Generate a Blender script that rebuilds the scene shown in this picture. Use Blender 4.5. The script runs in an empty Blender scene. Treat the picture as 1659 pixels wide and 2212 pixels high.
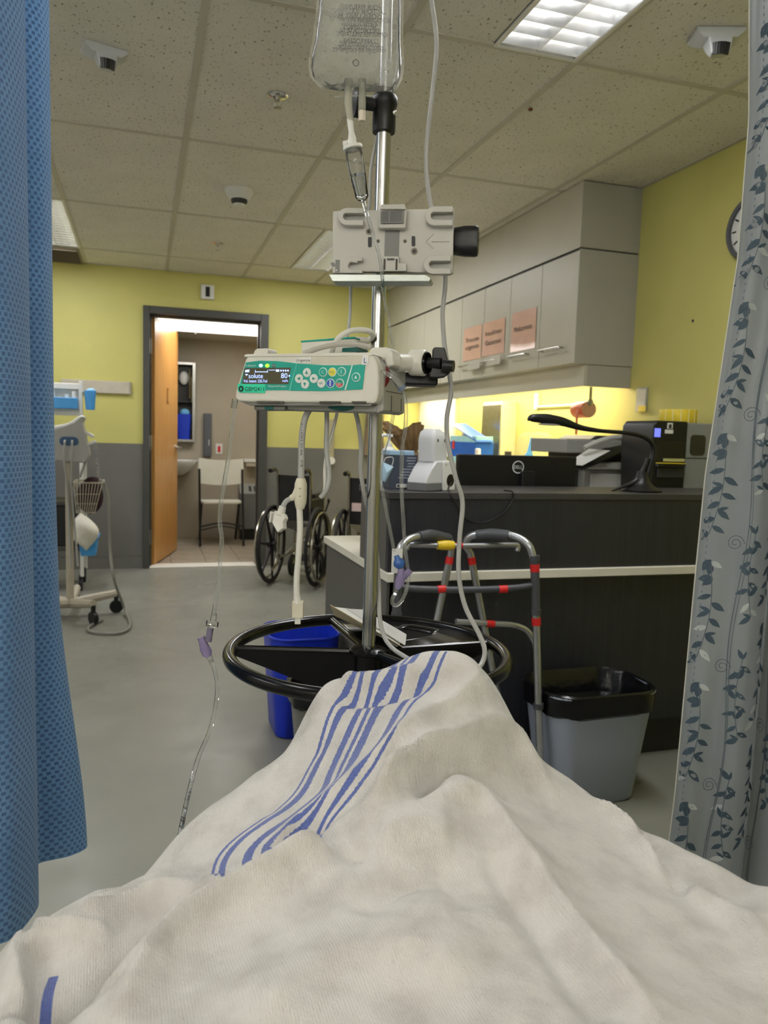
import bpy, math, random
import numpy as np
from mathutils import Vector, Matrix, noise
random.seed(7)
D = bpy.data
SC = bpy.context.scene
COL = SC.collection

# ------------------------------------------------------------------ camera
FPX, CX, CY = 1663.0, 829.5, 1106.0          # focal length and centre for a 1659 x 2212 frame
CAMH = 1.15
RC = ((0.954566, 0.0, 0.298000), (-0.296451, -0.101868, 0.949602), (0.030357, -0.994798, -0.097240))
def _orth():
    d = Vector((310 - CX, 927 - CY, FPX)).normalized()
    t = Vector((6150 - CX, 1105 - CY, FPX)); t = (t - d * t.dot(d)).normalized()
    u = t.cross(d)
    if u.y > 0: u = -u
    return t, d, u
T_, D_, U_ = _orth()
cam = D.cameras.new('camera'); camo = D.objects.new('camera', cam); COL.objects.link(camo)
camo.matrix_world = Matrix(((T_.x, -T_.y, -T_.z, 0), (D_.x, -D_.y, -D_.z, 0), (U_.x, -U_.y, -U_.z, CAMH), (0, 0, 0, 1)))
cam.sensor_fit = 'VERTICAL'; cam.sensor_height = 36.0; cam.sensor_width = 27.0
cam.lens = FPX / 2212 * 36.0
cam.clip_start = 0.02; cam.clip_end = 60
cam.dof.use_dof = True; cam.dof.focus_distance = 1.15; cam.dof.aperture_fstop = 9.0
SC.camera = camo
# ------------------------------------------------------------------ world and exposure
w = D.worlds.new('world'); SC.world = w; w.use_nodes = True
w.node_tree.nodes['Background'].inputs[0].default_value = (0.5, 0.5, 0.5, 1)
w.node_tree.nodes['Background'].inputs[1].default_value = 0.02
SC.view_settings.view_transform = 'Standard'
SC.view_settings.look = 'None'
SC.view_settings.gamma = 1.0
SC.view_settings.use_curve_mapping = False
SC.view_settings.exposure = 0.42
SC.cycles.use_denoising = True
SC.cycles.max_bounces = 8
SC.cycles.use_adaptive_sampling = True
SC.cycles.adaptive_threshold = 0.05
SC.cycles.adaptive_min_samples = 16
SC.cycles.diffuse_bounces = 4
SC.cycles.transmission_bounces = 10
SC.cycles.transparent_max_bounces = 12
SC.cycles.caustics_reflective = False
SC.cycles.caustics_refractive = False
SC.cycles.sample_clamp_indirect = 6.0
TROFFER_W = 12.5    # power of each fluorescent troffer
UNDER_W = 7.5       # under-cabinet strip
BATH_W = 8.0        # bathroom ceiling light
FILL_W = 25.0     # fill lights added behind the camera for the ceiling, upward half

# ------------------------------------------------------------------ measuring: photo pixel -> point in the room
def ray(x, y):
    c = Vector((x - CX, y - CY, FPX))
    return Vector((T_.dot(c), D_.dot(c), U_.dot(c)))
def onZ(x, y, z):
    r = ray(x, y); t = (z - CAMH) / r.z
    return Vector((r.x * t, r.y * t, z))
def onY(x, y, Y):
    r = ray(x, y); t = Y / r.y
    return Vector((r.x * t, Y, CAMH + r.z * t))
def onX(x, y, X):
    r = ray(x, y); t = X / r.x
    return Vector((X, r.y * t, CAMH + r.z * t))
FW = Vector((D_.z * 0 + 0.2987, 0.9543, 0)).normalized()      # bed direction, horizontal
RT = Vector((FW.y, -FW.x, 0))
def Q(x, y, h):                                # point at horizontal distance h along the bed direction
    r = ray(x, y); t = h / (r.x * FW.x + r.y * FW.y)
    return Vector((r.x * t, r.y * t, CAMH + r.z * t))
def proj(p):
    q = Vector(p) - Vector((0, 0, CAMH))
    c = Vector((T_.x * q.x + D_.x * q.y + U_.x * q.z, T_.y * q.x + D_.y * q.y + U_.y * q.z, T_.z * q.x + D_.z * q.y + U_.z * q.z))
    return CX + FPX * c.x / c.z, CY + FPX * c.y / c.z
def onFrame(x, y, M, z=0.0):                   # pixel -> local x,y on the plane z of a frame
    Mi = M.inverted(); o = Mi @ Vector((0, 0, CAMH)); e = Mi @ (Vector((0, 0, CAMH)) + ray(x, y)) - o
    t = (z - o.z) / e.z
    return Vector((o.x + e.x * t, o.y + e.y * t, z))
def frame(o, ex, ey=(0, 0, 1)):
    ex = Vector(ex).normalized(); ey = Vector(ey); ey = (ey - ex * ey.dot(ex)).normalized(); ez = ex.cross(ey)
    M = Matrix((ex, ey, ez)).transposed().to_4x4(); M.translation = Vector(o)
    return M

# ------------------------------------------------------------------ materials
def S(r, g, b):
    f = lambda c: (c / 255 / 12.92) if c / 255 <= 0.04045 else ((c / 255 + 0.055) / 1.055) ** 2.4
    return (f(r), f(g), f(b), 1)
class NT:
    def __init__(s, name):
        s.m = D.materials.new(name); s.m.use_nodes = True; s.t = s.m.node_tree; s.n = s.t.nodes
        s.p = s.n['Principled BSDF']; s.out = s.n['Material Output']
        s.tc = s.n.new('ShaderNodeTexCoord')
    def add(s, typ, **kw):
        n = s.n.new(typ)
        for k, v in kw.items(): setattr(n, k, v)
        return n
    def link(s, a, b): s.t.links.new(a, b)
    def noise(s, scale, detail=3, vec=None, stretch=None, rough=0.5):
        n = s.add('ShaderNodeTexNoise'); n.inputs['Scale'].default_value = scale; n.inputs['Detail'].default_value = detail
        n.inputs['Roughness'].default_value = rough
        v = vec or s.tc.outputs['Object']
        if stretch:
            mp = s.add('ShaderNodeMapping'); mp.inputs['Scale'].default_value = stretch; s.link(v, mp.inputs[0]); v = mp.outputs[0]
        s.link(v, n.inputs['Vector']); return n.outputs[0]
    def ramp(s, fac, stops, interp='LINEAR'):
        r = s.add('ShaderNodeValToRGB'); e = r.color_ramp.elements; r.color_ramp.interpolation = interp
        while len(e) < len(stops): e.new(0.5)
        for i, (p, c) in enumerate(stops): e[i].position = p; e[i].color = c if hasattr(c, '__len__') else (c, c, c, 1)
        s.link(fac, r.inputs[0]); return r.outputs[0]
    def math(s, op, a, b=None, clamp=False):
        n = s.add('ShaderNodeMath', operation=op, use_clamp=clamp)
        for i, v in enumerate((a, b)):
            if v is None: continue
            if isinstance(v, (int, float)): n.inputs[i].default_value = v
            else: s.link(v, n.inputs[i])
        return n.outputs[0]
    def mix(s, fac, a, b):
        n = s.add('ShaderNodeMix', data_type='RGBA')
        for i, v in ((0, fac), (6, a), (7, b)):
            if isinstance(v, (int, float)): n.inputs[i].default_value = v
            elif hasattr(v, '__len__'): n.inputs[i].default_value = v
            else: s.link(v, n.inputs[i])
        return n.outputs[2]
    def bump(s, h, strength=0.2, dist=0.002):
        b = s.add('ShaderNodeBump'); b.inputs['Strength'].default_value = strength; b.inputs['Distance'].default_value = dist
        s.link(h, b.inputs['Height']); s.link(b.outputs[0], s.p.inputs['Normal'])
MATS = {}
def mat(name, c, rough=0.5, metal=0.0, var=0.06, scale=18, bump=0.0, bscale=300, spec=0.5, trans=0, ior=1.45, alpha=1.0, emit=0, coat=0, stretch=None, sheen=0):
    if name in MATS: return MATS[name]
    k = NT(name); p = k.p
    lo = tuple(max(0, v * (1 - var)) for v in c[:3]) + (1,); hi = tuple(min(1, v * (1 + var)) for v in c[:3]) + (1,)
    nz = k.noise(scale, 2, stretch=stretch)
    col = k.ramp(nz, [(0.3, lo), (0.7, hi)])
    k.link(col, p.inputs['Base Color'])
    p.inputs['Roughness'].default_value = rough; p.inputs['Metallic'].default_value = metal
    p.inputs['Specular IOR Level'].default_value = spec; p.inputs['IOR'].default_value = ior
    p.inputs['Transmission Weight'].default_value = trans; p.inputs['Alpha'].default_value = alpha
    p.inputs['Coat Weight'].default_value = coat; p.inputs['Sheen Weight'].default_value = sheen
    if emit:
        k.link(col, p.inputs['Emission Color']); p.inputs['Emission Strength'].default_value = emit
    if bump: k.bump(k.noise(bscale, 2), bump)
    MATS[name] = k.m
    return k.m

# ------------------------------------------------------------------ mesh building
def cr(pts, k=8):                               # Catmull-Rom through points
    P = [Vector(p) for p in pts]
    if len(P) < 3:
        return P
    out = []
    for i in range(len(P) - 1):
        a = P[i - 1] if i else P[0] * 2 - P[1]; b, c = P[i], P[i + 1]
        d = P[i + 2] if i + 2 < len(P) else P[-1] * 2 - P[-2]
        for j in range(k):
            t = j / k
            out.append(0.5 * (2 * b + (c - a) * t + (2 * a - 5 * b + 4 * c - d) * t * t + (3 * b - a - 3 * c + d) * t ** 3))
    out.append(P[-1]); return out
def perp(a):
    a = Vector(a).normalized(); u = a.cross(Vector((0, 0, 1)))
    if u.length < 1e-3: u = a.cross(Vector((0, 1, 0)))
    u.normalize(); return u, a.cross(u)
class MB:
    def __init__(s): s.v = []; s.f = []; s.m = []
    def add(s, vs, fs, m=0):
        o = len(s.v); s.v += [tuple(v) for v in vs]; s.f += [tuple(i + o for i in f) for f in fs]; s.m += [m] * len(fs); return s
    def box(s, c, d, M=None, m=0):
        c = Vector(c); vs = []
        for z in (-.5, .5):
            for x, y in ((-.5, -.5), (.5, -.5), (.5, .5), (-.5, .5)):
                v = Vector((x * d[0], y * d[1], z * d[2]))
                if M is not None: v = M @ v
                vs.append(v + c)
        return s.add(vs, [(3, 2, 1, 0), (4, 5, 6, 7), (0, 1, 5, 4), (1, 2, 6, 5), (2, 3, 7, 6), (3, 0, 4, 7)], m)
    def bb(s, x0, x1, y0, y1, z0, z1, m=0):
        return s.box(((x0 + x1) / 2, (y0 + y1) / 2, (z0 + z1) / 2), (abs(x1 - x0), abs(y1 - y0), abs(z1 - z0)), None, m)
    def tube(s, pts, r, n=8, closed=False, m=0, caps=True):
        P = [Vector(p) for p in pts]; N = len(P); rs = r if hasattr(r, '__len__') else [r] * N
        tg = []
        for i in range(N):
            a = P[(i - 1) % N] if (closed or i) else P[0]; b = P[(i + 1) % N] if (closed or i < N - 1) else P[-1]
            t = b - a; tg.append(t.normalized() if t.length > 1e-9 else Vector((0, 0, 1)))
        u, _ = perp(tg[0]); vs = []
        for i in range(N):
            u = u - tg[i] * u.dot(tg[i]); u.normalize(); v = tg[i].cross(u)
            for j in range(n):
                a = 2 * math.pi * j / n; vs.append(P[i] + (u * math.cos(a) + v * math.sin(a)) * rs[i])
        fs = []
        for i in range(N if closed else N - 1):
            i2 = (i + 1) % N
            for j in range(n):
                j2 = (j + 1) % n; fs.append((i * n + j, i * n + j2, i2 * n + j2, i2 * n + j))
        if caps and not closed:
            fs.append(tuple(range(n - 1, -1, -1))); fs.append(tuple((N - 1) * n + j for j in range(n)))
        return s.add(vs, fs, m)
    def cyl(s, p0, p1, r0, r1=None, n=16, m=0): return s.tube([p0, p1], [r0, r0 if r1 is None else r1], n, m=m)
    def lathe(s, prof, o=(0, 0, 0), ax=(0, 0, 1), n=24, m=0, caps=True):
        o = Vector(o); ax = Vector(ax).normalized(); u, v = perp(ax); vs = []
        for r, t in prof:
            for j in range(n):
                a = 2 * math.pi * j / n; vs.append(o + ax * t + (u * math.cos(a) + v * math.sin(a)) * max(r, 1e-5))
        fs = [(i * n + j, i * n + (j + 1) % n, (i + 1) * n + (j + 1) % n, (i + 1) * n + j) for i in range(len(prof) - 1) for j in range(n)]
        if caps: fs += [tuple(range(n - 1, -1, -1)), tuple((len(prof) - 1) * n + j for j in range(n))]
        return s.add(vs, fs, m)
    def prism(s, poly, z0, z1, M=None, m=0):      # polygon in local xy, extruded along z
        n = len(poly); vs = [Vector((x, y, z0)) for x, y in poly] + [Vector((x, y, z1)) for x, y in poly]
        if M is not None: vs = [M @ v for v in vs]
        return s.add(vs, [tuple(range(n - 1, -1, -1)), tuple(range(n, 2 * n))] + [(i, (i + 1) % n, n + (i + 1) % n, n + i) for i in range(n)], m)
    def loft(s, rings, m=0, caps=True):
        n = len(rings[0]); vs = [p for r in rings for p in r]
        fs = [(i * n + j, i * n + (j + 1) % n, (i + 1) * n + (j + 1) % n, (i + 1) * n + j) for i in range(len(rings) - 1) for j in range(n)]
        if caps: fs += [tuple(range(n - 1, -1, -1)), tuple((len(rings) - 1) * n + j for j in range(n))]
        return s.add(vs, fs, m)
    def grid(s, fn, nu, nv, m=0):
        vs = [fn(i / nu, j / nv) for j in range(nv + 1) for i in range(nu + 1)]
        return s.add(vs, [(j * (nu + 1) + i, j * (nu + 1) + i + 1, (j + 1) * (nu + 1) + i + 1, (j + 1) * (nu + 1) + i) for j in range(nv) for i in range(nu)], m)
    def ell(s, c, r, n=16, k=10, M=None, m=0):
        c = Vector(c); vs = []
        for i in range(k + 1):
            ph = math.pi * i / k - math.pi / 2
            for j in range(n):
                a = 2 * math.pi * j / n
                v = Vector((math.cos(ph) * math.cos(a) * r[0], math.cos(ph) * math.sin(a) * r[1], math.sin(ph) * r[2]))
                if M is not None: v = M @ v
                vs.append(c + v)
        return s.add(vs, [(i * n + j, i * n + (j + 1) % n, (i + 1) * n + (j + 1) % n, (i + 1) * n + j) for i in range(k) for j in range(n)], m)
    def xf(s, M): s.v = [tuple(M @ Vector(v)) for v in s.v]; return s
    def mesh(s, name, ms, ang=40):
        me = D.meshes.new(name); me.from_pydata(s.v, [], s.f)
        for m in (ms if isinstance(ms, (list, tuple)) else [ms]): me.materials.append(m)
        if any(s.m): me.polygons.foreach_set('material_index', s.m)
        me.validate(); me.update()
        me.polygons.foreach_set('use_smooth', [True] * len(me.polygons))
        me.set_sharp_from_angle(angle=math.radians(ang))
        return me
def rrect(w, h, r, n=4, cx=0, cy=0):              # rounded rectangle polygon
    out = []
    for k, (sx, sy) in enumerate(((1, 1), (-1, 1), (-1, -1), (1, -1))):
        for i in range(n + 1):
            a = math.pi / 2 * (k + i / n)
            out.append((cx + sx * (w / 2 - r) + r * math.cos(a), cy + sy * (h / 2 - r) + r * math.sin(a)))
    return out
def circ(r, n=24, cx=0, cy=0, a0=0, a1=2 * math.pi):
    return [(cx + r * math.cos(a0 + (a1 - a0) * i / n), cy + r * math.sin(a0 + (a1 - a0) * i / n)) for i in range(n)]
def tag(o, label=None, cat=None, group=None, kind=None):
    if label: o['label'] = label
    if cat: o['category'] = cat
    if group: o['group'] = group
    if kind: o['kind'] = kind
    return o
def obj(name, me, parent=None, bev=0, seg=2):
    o = D.objects.new(name, me); COL.objects.link(o)
    if parent is not None: o.parent = parent
    if bev:
        b = o.modifiers.new('bevel', 'BEVEL'); b.width = bev; b.segments = seg; b.limit_method = 'ANGLE'; b.angle_limit = math.radians(40); b.harden_normals = True
    return o
def thing(name, label, cat, at=(0, 0, 0), M=None, group=None, kind=None):
    o = D.objects.new(name, None); COL.objects.link(o); o.empty_display_size = 0.05
    o.matrix_world = M if M is not None else Matrix.Translation(Vector(at))
    return tag(o, label, cat, group, kind)
def part(root, name, mb, ms, bev=0, world=False, label=None, top=None, seg=2, ang=40, kind=None):
    """root: parent thing or part; world: vertices given in room coordinates"""
    t = root
    while t.parent is not None: t = t.parent
    if world: mb.xf(t.matrix_basis.inverted())
    o = obj(name, mb.mesh(name, ms, ang), root, bev, seg)
    return tag(o, label, kind=kind)
def solo(name, mb, ms, label=None, cat=None, at=(0, 0, 0), group=None, kind=None, bev=0, parent=None, ang=40):
    at = Vector(at); mb.xf(Matrix.Translation(-at))
    o = obj(name, mb.mesh(name, ms, ang), parent, bev); o.location = at
    return tag(o, label, cat, group, kind)
def copy_tree(o, parent=None):
    c = o.copy(); COL.objects.link(c); c.parent = parent
    for ch in list(o.children): copy_tree(ch, c)
    return c
def text_mesh(s, width=None, height=None):
    cu = D.curves.new('t', 'FONT'); cu.body = s; cu.align_x = 'LEFT'; cu.size = 1; cu.resolution_u = 3
    to = D.objects.new('t', cu); COL.objects.link(to)
    me = D.meshes.new_from_object(to); D.objects.remove(to); D.curves.remove(cu)
    co = np.empty(len(me.vertices) * 3); me.vertices.foreach_get('co', co); co = co.reshape(-1, 3)
    mn, mx = co.min(0), co.max(0); sz = mx - mn
    k = width / sz[0] if width else height / sz[1]
    ky = height / sz[1] if height else k
    kx = width / sz[0] if width else k
    co = (co - (mn + mx) / 2) * np.array([kx, ky, 1]); me.vertices.foreach_set('co', co.ravel()); me.update()
    return me
def txt(root, name, s, M, m, width=None, height=None, bold=0):
    me = text_mesh(s, width, height); me.name = name; me.materials.append(m)
    me.transform(M)
    return obj(name, me, root)

# ================================================================== materials of the room
M_yel = mat('wall_paint_yellow', S(204, 198, 118), 0.55, var=0.03, scale=3, bump=0.08, bscale=250)
M_greywall = mat('wall_vinyl_grey', S(112, 111, 106), 0.5, var=0.03, scale=4, bump=0.05)
M_frame = mat('door_frame_grey', S(74, 74, 70), 0.45, var=0.03)
M_offwhite = mat('laminate_offwhite', S(214, 210, 196), 0.45, var=0.02, scale=6)
M_cab = mat('laminate_cabinet', S(196, 192, 176), 0.42, var=0.02, scale=6)
M_cabend = mat('laminate_cabinet_grey', S(172, 170, 160), 0.45, var=0.02, scale=6)
M_bath = mat('bathroom_wall_beige', S(176, 166, 148), 0.5, var=0.05, scale=4, bump=0.05)
M_bathceil = mat('bathroom_ceiling', S(206, 200, 186), 0.7, var=0.02)
M_white = mat('white_plastic', S(226, 226, 222), 0.4, var=0.02)
M_steel = mat('brushed_steel', S(196, 194, 188), 0.28, 1.0, var=0.08, scale=40)
M_chrome = mat('chrome', S(225, 225, 225), 0.12, 1.0, var=0.03)
M_black = mat('black_plastic', S(20, 20, 21), 0.4, var=0.1)
M_blackg = mat('black_gloss', S(9, 9, 10), 0.2, var=0.1, spec=.35)
M_dark = mat('dark_grey_plastic', S(58, 58, 58), 0.5, var=0.08)
M_tbar = mat('ceiling_grid_white', S(196, 192, 178), 0.5, var=0.02)
M_thr = mat('threshold_white', S(228, 224, 214), 0.4, var=0.02)
def floor_mat():
    k = NT('floor_linoleum'); p = k.p
    a = k.noise(2.2, 4); b = k.noise(420, 1)
    c1 = k.ramp(a, [(0.3, S(128, 128, 119)), (0.7, S(142, 142, 132))])
    c2 = k.ramp(b, [(0.30, S(104, 104, 98)), (0.40, S(136, 136, 126)), (0.66, S(136, 136, 126)), (0.74, S(170, 168, 160))])
    k.link(k.mix(0.35, c1, c2), p.inputs['Base Color'])
    k.link(k.ramp(k.noise(6, 3), [(0.3, 0.30), (0.7, 0.42)]), p.inputs['Roughness'])
    p.inputs['Specular IOR Level'].default_value = 0.4
    k.bump(k.noise(240, 2), 0.04); return k.m
def ceil_mat():
    k = NT('ceiling_tile_fissured'); p = k.p
    d = k.noise(95, 2, stretch=(1.0, 0.55, 1)); e = k.noise(170, 1)
    f1 = k.ramp(d, [(0.31, 1.0), (0.36, 0.0)]); f2 = k.ramp(e, [(0.27, 1.0), (0.31, 0.0)])
    fl = k.math('MAXIMUM', f1, f2)
    base = k.ramp(k.noise(4, 2), [(0.3, S(224, 220, 209)), (0.7, S(232, 228, 218))])
    k.link(k.mix(fl, base, S(132, 126, 112)), p.inputs['Base Color'])
    p.inputs['Roughness'].default_value = 0.9
    k.bump(k.math('SUBTRACT', k.noise(300, 2), fl), 0.35, 0.0025); return k.m
def wood_mat():
    k = NT('door_wood_maple'); p = k.p
    g = k.noise(7, 4, stretch=(9, 9, 0.5)); w2 = k.noise(3, 2)
    c = k.ramp(g, [(0.25, S(178, 122, 58)), (0.5, S(205, 150, 80)), (0.75, S(216, 166, 96))])
    k.link(k.mix(k.ramp(w2, [(0.3, 0.0), (0.8, 0.35)]), c, S(190, 134, 66)), p.inputs['Base Color'])
    p.inputs['Roughness'].default_value = 0.35; return k.m
def tilefloor_mat():
    k = NT('bathroom_floor_tile'); p = k.p
    k.link(k.ramp(k.noise(9, 4), [(0.3, S(150, 140, 124)), (0.7, S(170, 160, 142))]), p.inputs['Base Color'])
    p.inputs['Roughness'].default_value = 0.4; return k.m
def laminate_dark():
    k = NT('desk_laminate_dark'); p = k.p
    g = k.noise(60, 4, stretch=(1, 1, 0.03), rough=0.7)
    k.link(k.ramp(g, [(0.25, S(30, 31, 36)), (0.75, S(47, 48, 54))]), p.inputs['Base Color'])
    p.inputs['Roughness'].default_value = 0.42; k.bump(g, 0.06, 0.001); return k.m
M_floor, M_ceil, M_wood, M_btile, M_desk = floor_mat(), ceil_mat(), wood_mat(), tilefloor_mat(), laminate_dark()
def em(name, c, s):
    k = NT(name); k.link(k.ramp(k.noise(3, 1), [(0, c), (1, c)]), k.p.inputs['Emission Color'])
    k.p.inputs['Base Color'].default_value = c; k.p.inputs['Emission Strength'].default_value = s; return k.m
M_tube = em('fluorescent_tube_light', (0.97, 0.98, 1.0, 1), 7.0)
M_under = em('under_cabinet_tube_light', (1.0, 0.86, 0.55, 1), 5.0)
M_bathlamp = em('bathroom_lamp_diffuser', (1.0, 0.96, 0.88, 1), 2.5)
for m_ in (M_tube, M_under, M_bathlamp): m_.cycles.emission_sampling = 'NONE'      # their light comes from the lamp in each fitting

# ================================================================== room shell
ZC = 2.433; XR = 2.40; YB = 6.63; XL = -3.2; YF = -1.5
def st(name, mb, m, at=(0, 0, 0), bev=0): return solo(name, mb, m, at=at, kind='structure', bev=bev)
st('floor', MB().bb(XL, XR, YF, YB + .06, -.05, 0), M_floor)
wr = st('wall_right', MB().bb(XR, XR + .12, YF, YB + .12, -.05, ZC + .2), M_yel)
M_pale = mat('wall_paint_pale', S(222, 219, 208), 0.55, var=0.02, scale=3)
st('wall_left', MB().bb(XL - .12, XL, YF, YB + .12, -.05, ZC + .2), M_pale)
st('wall_front', MB().bb(XL - .12, XR + .12, YF - .12, YF, -.05, ZC + .2), M_pale)
DX0, DX1, DZ = .048, .942, 2.08
wb = MB(); wb.bb(XL, DX0 - .04, YB, YB + .12, 0, ZC + .2); wb.bb(DX1 + .04, XR, YB, YB + .12, 0, ZC + .2); wb.bb(DX0 - .04, DX1 + .04, YB, YB + .12, DZ + .04, ZC + .2)
wb = st('wall_back', wb, M_yel)
for x0, x1 in ((XL, -1.25), (-1.245, -.005), (1.005, XR)):
    part(wb, 'wainscot_panel', MB().bb(x0, x1, YB - .006, YB, .10, 1.03), M_greywall)
bbk = MB(); bbk.bb(XL, -.005, YB - .012, YB, 0, .098); bbk.bb(1.005, XR, YB - .012, YB, 0, .098)
st('baseboard_back', bbk, M_greywall)
# ceiling: tiles in a T-bar grid
ceil = thing('ceiling', None, None, (0, 0, ZC), kind='structure')
GX = [-3.2, -2.872, -2.262, -1.652, -1.042, -.432, .178, .788, 1.398, 2.008, 2.40]
GY = [-1.5, -1.211, .006, 1.223, 2.44, 3.657, 4.874, 6.091, 6.63]
LROWS = ((1.223, 2.44), (4.874, 6.091)); LCOLS = (-.432, 1.398, -2.262)
shared = {}
for i in range(len(GX) - 1):
    for j in range(len(GY) - 1):
        x0, x1, y0, y1 = GX[i], GX[i + 1], GY[j], GY[j + 1]
        if (y0, y1) in LROWS and x1 in LCOLS: x1 = x1 - .305
        key = (round(x1 - x0, 3), round(y1 - y0, 3))
        if key not in shared:
            shared[key] = MB().bb(-key[0] / 2 + .008, key[0] / 2 - .008, -key[1] / 2 + .008, key[1] / 2 - .008, 0, .015).mesh('ceiling_tile', M_ceil)
        o = obj('ceiling_tile', shared[key], ceil); o.location = ((x0 + x1) / 2, (y0 + y1) / 2, random.uniform(-.0006, .0006))
for x in GX[1:-1]: part(ceil, 'grid_bar', MB().bb(x - .012, x + .012, YF, YB, ZC - .004, ZC + .001), M_tbar, world=True)
for y in GY[1:-1]: part(ceil, 'grid_bar', MB().bb(XL, XR, y - .012, y + .012, ZC - .0035, ZC + .0015), M_tbar, world=True)
part(ceil, 'slab', MB().bb(XL - .1, XR + .1, YF - .1, YB + .1, ZC + .16, ZC + .2), M_tbar, world=True)
part(ceil, 'edge_angle', MB().bb(XR - .02, XR, YF, YB, ZC - .004, ZC + .001).bb(XL, XR, YB - .02, YB, ZC - .004, ZC + .001), M_tbar, world=True)

# fluorescent troffers with parabolic louvres
M_louv = mat('louvre_aluminium', S(232, 232, 232), 0.22, 0.9, var=0.15, scale=14)
M_house = mat('troffer_white', S(232, 230, 222), 0.45, var=0.02)
M_strip = mat('louvre_side_yellowish', S(224, 220, 170), 0.3, 0.4, var=0.05)
def lamp(root, name, loc, sx, sy, watts, c=(.98, .985, 1.0), rot=(0, 0, 0)):
    l = D.lights.new(name, 'AREA'); l.shape = 'RECTANGLE'; l.size = sx; l.size_y = sy; l.energy = watts; l.color = c
    o = D.objects.new(name, l); COL.objects.link(o); o.parent = root; o.location = loc; o.rotation_euler = rot
    return o
def make_troffer():
    r = thing('ceiling_light', '', 'light')
    h = MB(); W2, L2 = .1525, .6085
    h.bb(-W2, W2, -L2, L2, .125, .13)
    for s in (-1, 1):
        h.bb(s * W2, s * (W2 - .004), -L2, L2, 0, .125); h.bb(-W2, W2, s * L2, s * (L2 - .004), 0, .125)
        h.bb(s * W2, s * (W2 - .013), -L2, L2, -.005, 0); h.bb(-W2, W2, s * L2, s * (L2 - .013), -.005, 0)
    part(r, 'housing', h, M_house)
    for s in (-1, 1):
        part(r, 'tube', MB().cyl((s * .07, -.585, .088), (s * .07, .585, .088), .0135, n=10), M_tube)
    for x in (-.1385, 0, .1385):
        part(r, 'louvre_rail', MB().prism([(x - .0012, -.002), (x + .0012, -.002), (x + .007, .05), (x - .007, .05)], -L2 + .01, L2 - .01, Matrix(((1, 0, 0, 0), (0, 0, 1, 0), (0, 1, 0, 0), (0, 0, 0, 1)))), M_louv)
    bm = MB().prism([(-.0008, -.001), (.0008, -.001), (.006, .048), (-.006, .048)], -.137, .137, Matrix(((0, 0, 1, 0), (1, 0, 0, 0), (0, 1, 0, 0), (0, 0, 0, 1)))).mesh('louvre_blade', M_louv)
    for k in range(-8, 9):
        o = obj('louvre_blade', bm, r); o.location = (0, k * .0725, 0)
    lamp(r, 'lamp_light', (0, 0, -.008), .27, 1.18, TROFFER_W)
    return r
tro = make_troffer()
spots = [((1.2455, 1.8315), 'bright louvred ceiling light above the desk, nearest the top edge'), ((1.2455, 5.4825), 'far louvred ceiling light partly behind the grey bracket plate'), ((-.5845, 5.4825), 'far louvred ceiling light beside the blue curtain'),
         ((-.5845, 1.8315), 'louvred ceiling light added over the left aisle, outside the picture'),  # from here on unseen fixtures, added for light along the same spacing
         ((-2.4145, 1.8315), 'louvred ceiling light added unseen by the left wall, near'), ((-2.4145, 5.4825), 'louvred ceiling light added unseen by the left wall, far')]
for i, ((x, y), lb) in enumerate(spots):
    o = tro if i == 0 else copy_tree(tro)
    o.location = (x, y, ZC); tag(o, lb, 'light', 'louvred ceiling lights')

# ================================================================== door and bathroom
dr = thing('door_1', None, None, (.0, YB, 0), kind='structure')
fr = MB()
for x0, x1 in ((-.004, DX0), (DX1, DX1 + .066)): fr.bb(x0, x1, YB - .03, YB + .15, 0, DZ + .06)
fr.bb(DX0, DX1, YB - .03, YB + .15, DZ, DZ + .06)
fr.bb(DX0, DX0 + .014, YB + .05, YB + .09, 0, DZ); fr.bb(DX1 - .014, DX1, YB + .05, YB + .09, 0, DZ); fr.bb(DX0, DX1, YB + .05, YB + .09, DZ - .014, DZ)
part(dr, 'door_frame', fr, M_frame, world=True, bev=.004)
hin = Vector((DX0 + .02, YB + .10, 0)); ang = math.atan2(7.60 - hin.y, .288 - hin.x)
DM = Matrix.Translation(hin) @ Matrix.Rotation(ang, 4, 'Z')
leaf = part(dr, 'door_leaf', MB().bb(0, .89, -.0225, .0225, .012, DZ - .008).xf(DM), M_wood, world=True, bev=.002)
plate = MB().bb(.44, .50, -.027, -.0225, 1.38, 1.52).xf(DM)
part(leaf, 'sign_plate', plate, mat('sign_brown', S(150, 100, 46), .4), world=True, bev=.001)
part(leaf, 'sign_insert', MB().bb(.452, .488, -.029, -.027, 1.40, 1.50).xf(DM), mat('sign_tan', S(190, 146, 84), .4), world=True)
hd = MB().cyl((.82, -.0225, .99), (.82, -.032, .99), .028, n=20).cyl((.82, -.03, .99), (.82, -.07, .99), .010).tube(cr([(.82, -.068, .99), (.80, -.072, .99), (.72, -.07, .99)]), .009)
hd.cyl((.82, .0225, .99), (.82, .032, .99), .028, n=20).tube(cr([(.82, .03, .99), (.82, .068, .99), (.79, .072, .99), (.72, .07, .99)]), .009)
part(leaf, 'lever_handle', hd.xf(DM), M_steel, world=True)
for z in (.25, 1.04, 1.83):
    part(dr, 'hinge', MB().bb(DX0, DX0 + .004, YB + .03, YB + .10, z - .06, z + .06).cyl((DX0 + .012, YB + .098, z - .06), (DX0 + .012, YB + .098, z + .06), .008, n=10), M_steel, world=True)
st('trim_1', MB().bb(DX0, DX1, YB - .03, YB + .14, 0, .012), M_thr, bev=.004)
BY, BZ = 8.40, 2.10
st('floor_bathroom', MB().bb(-1.2, 2.2, YB + .06, BY + .1, -.05, -.004), M_dark)
fb = D.objects['floor_bathroom']
tm = MB().bb(-.148, .148, -.148, .148, -.004, .0).mesh('floor_tile', M_btile)
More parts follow.
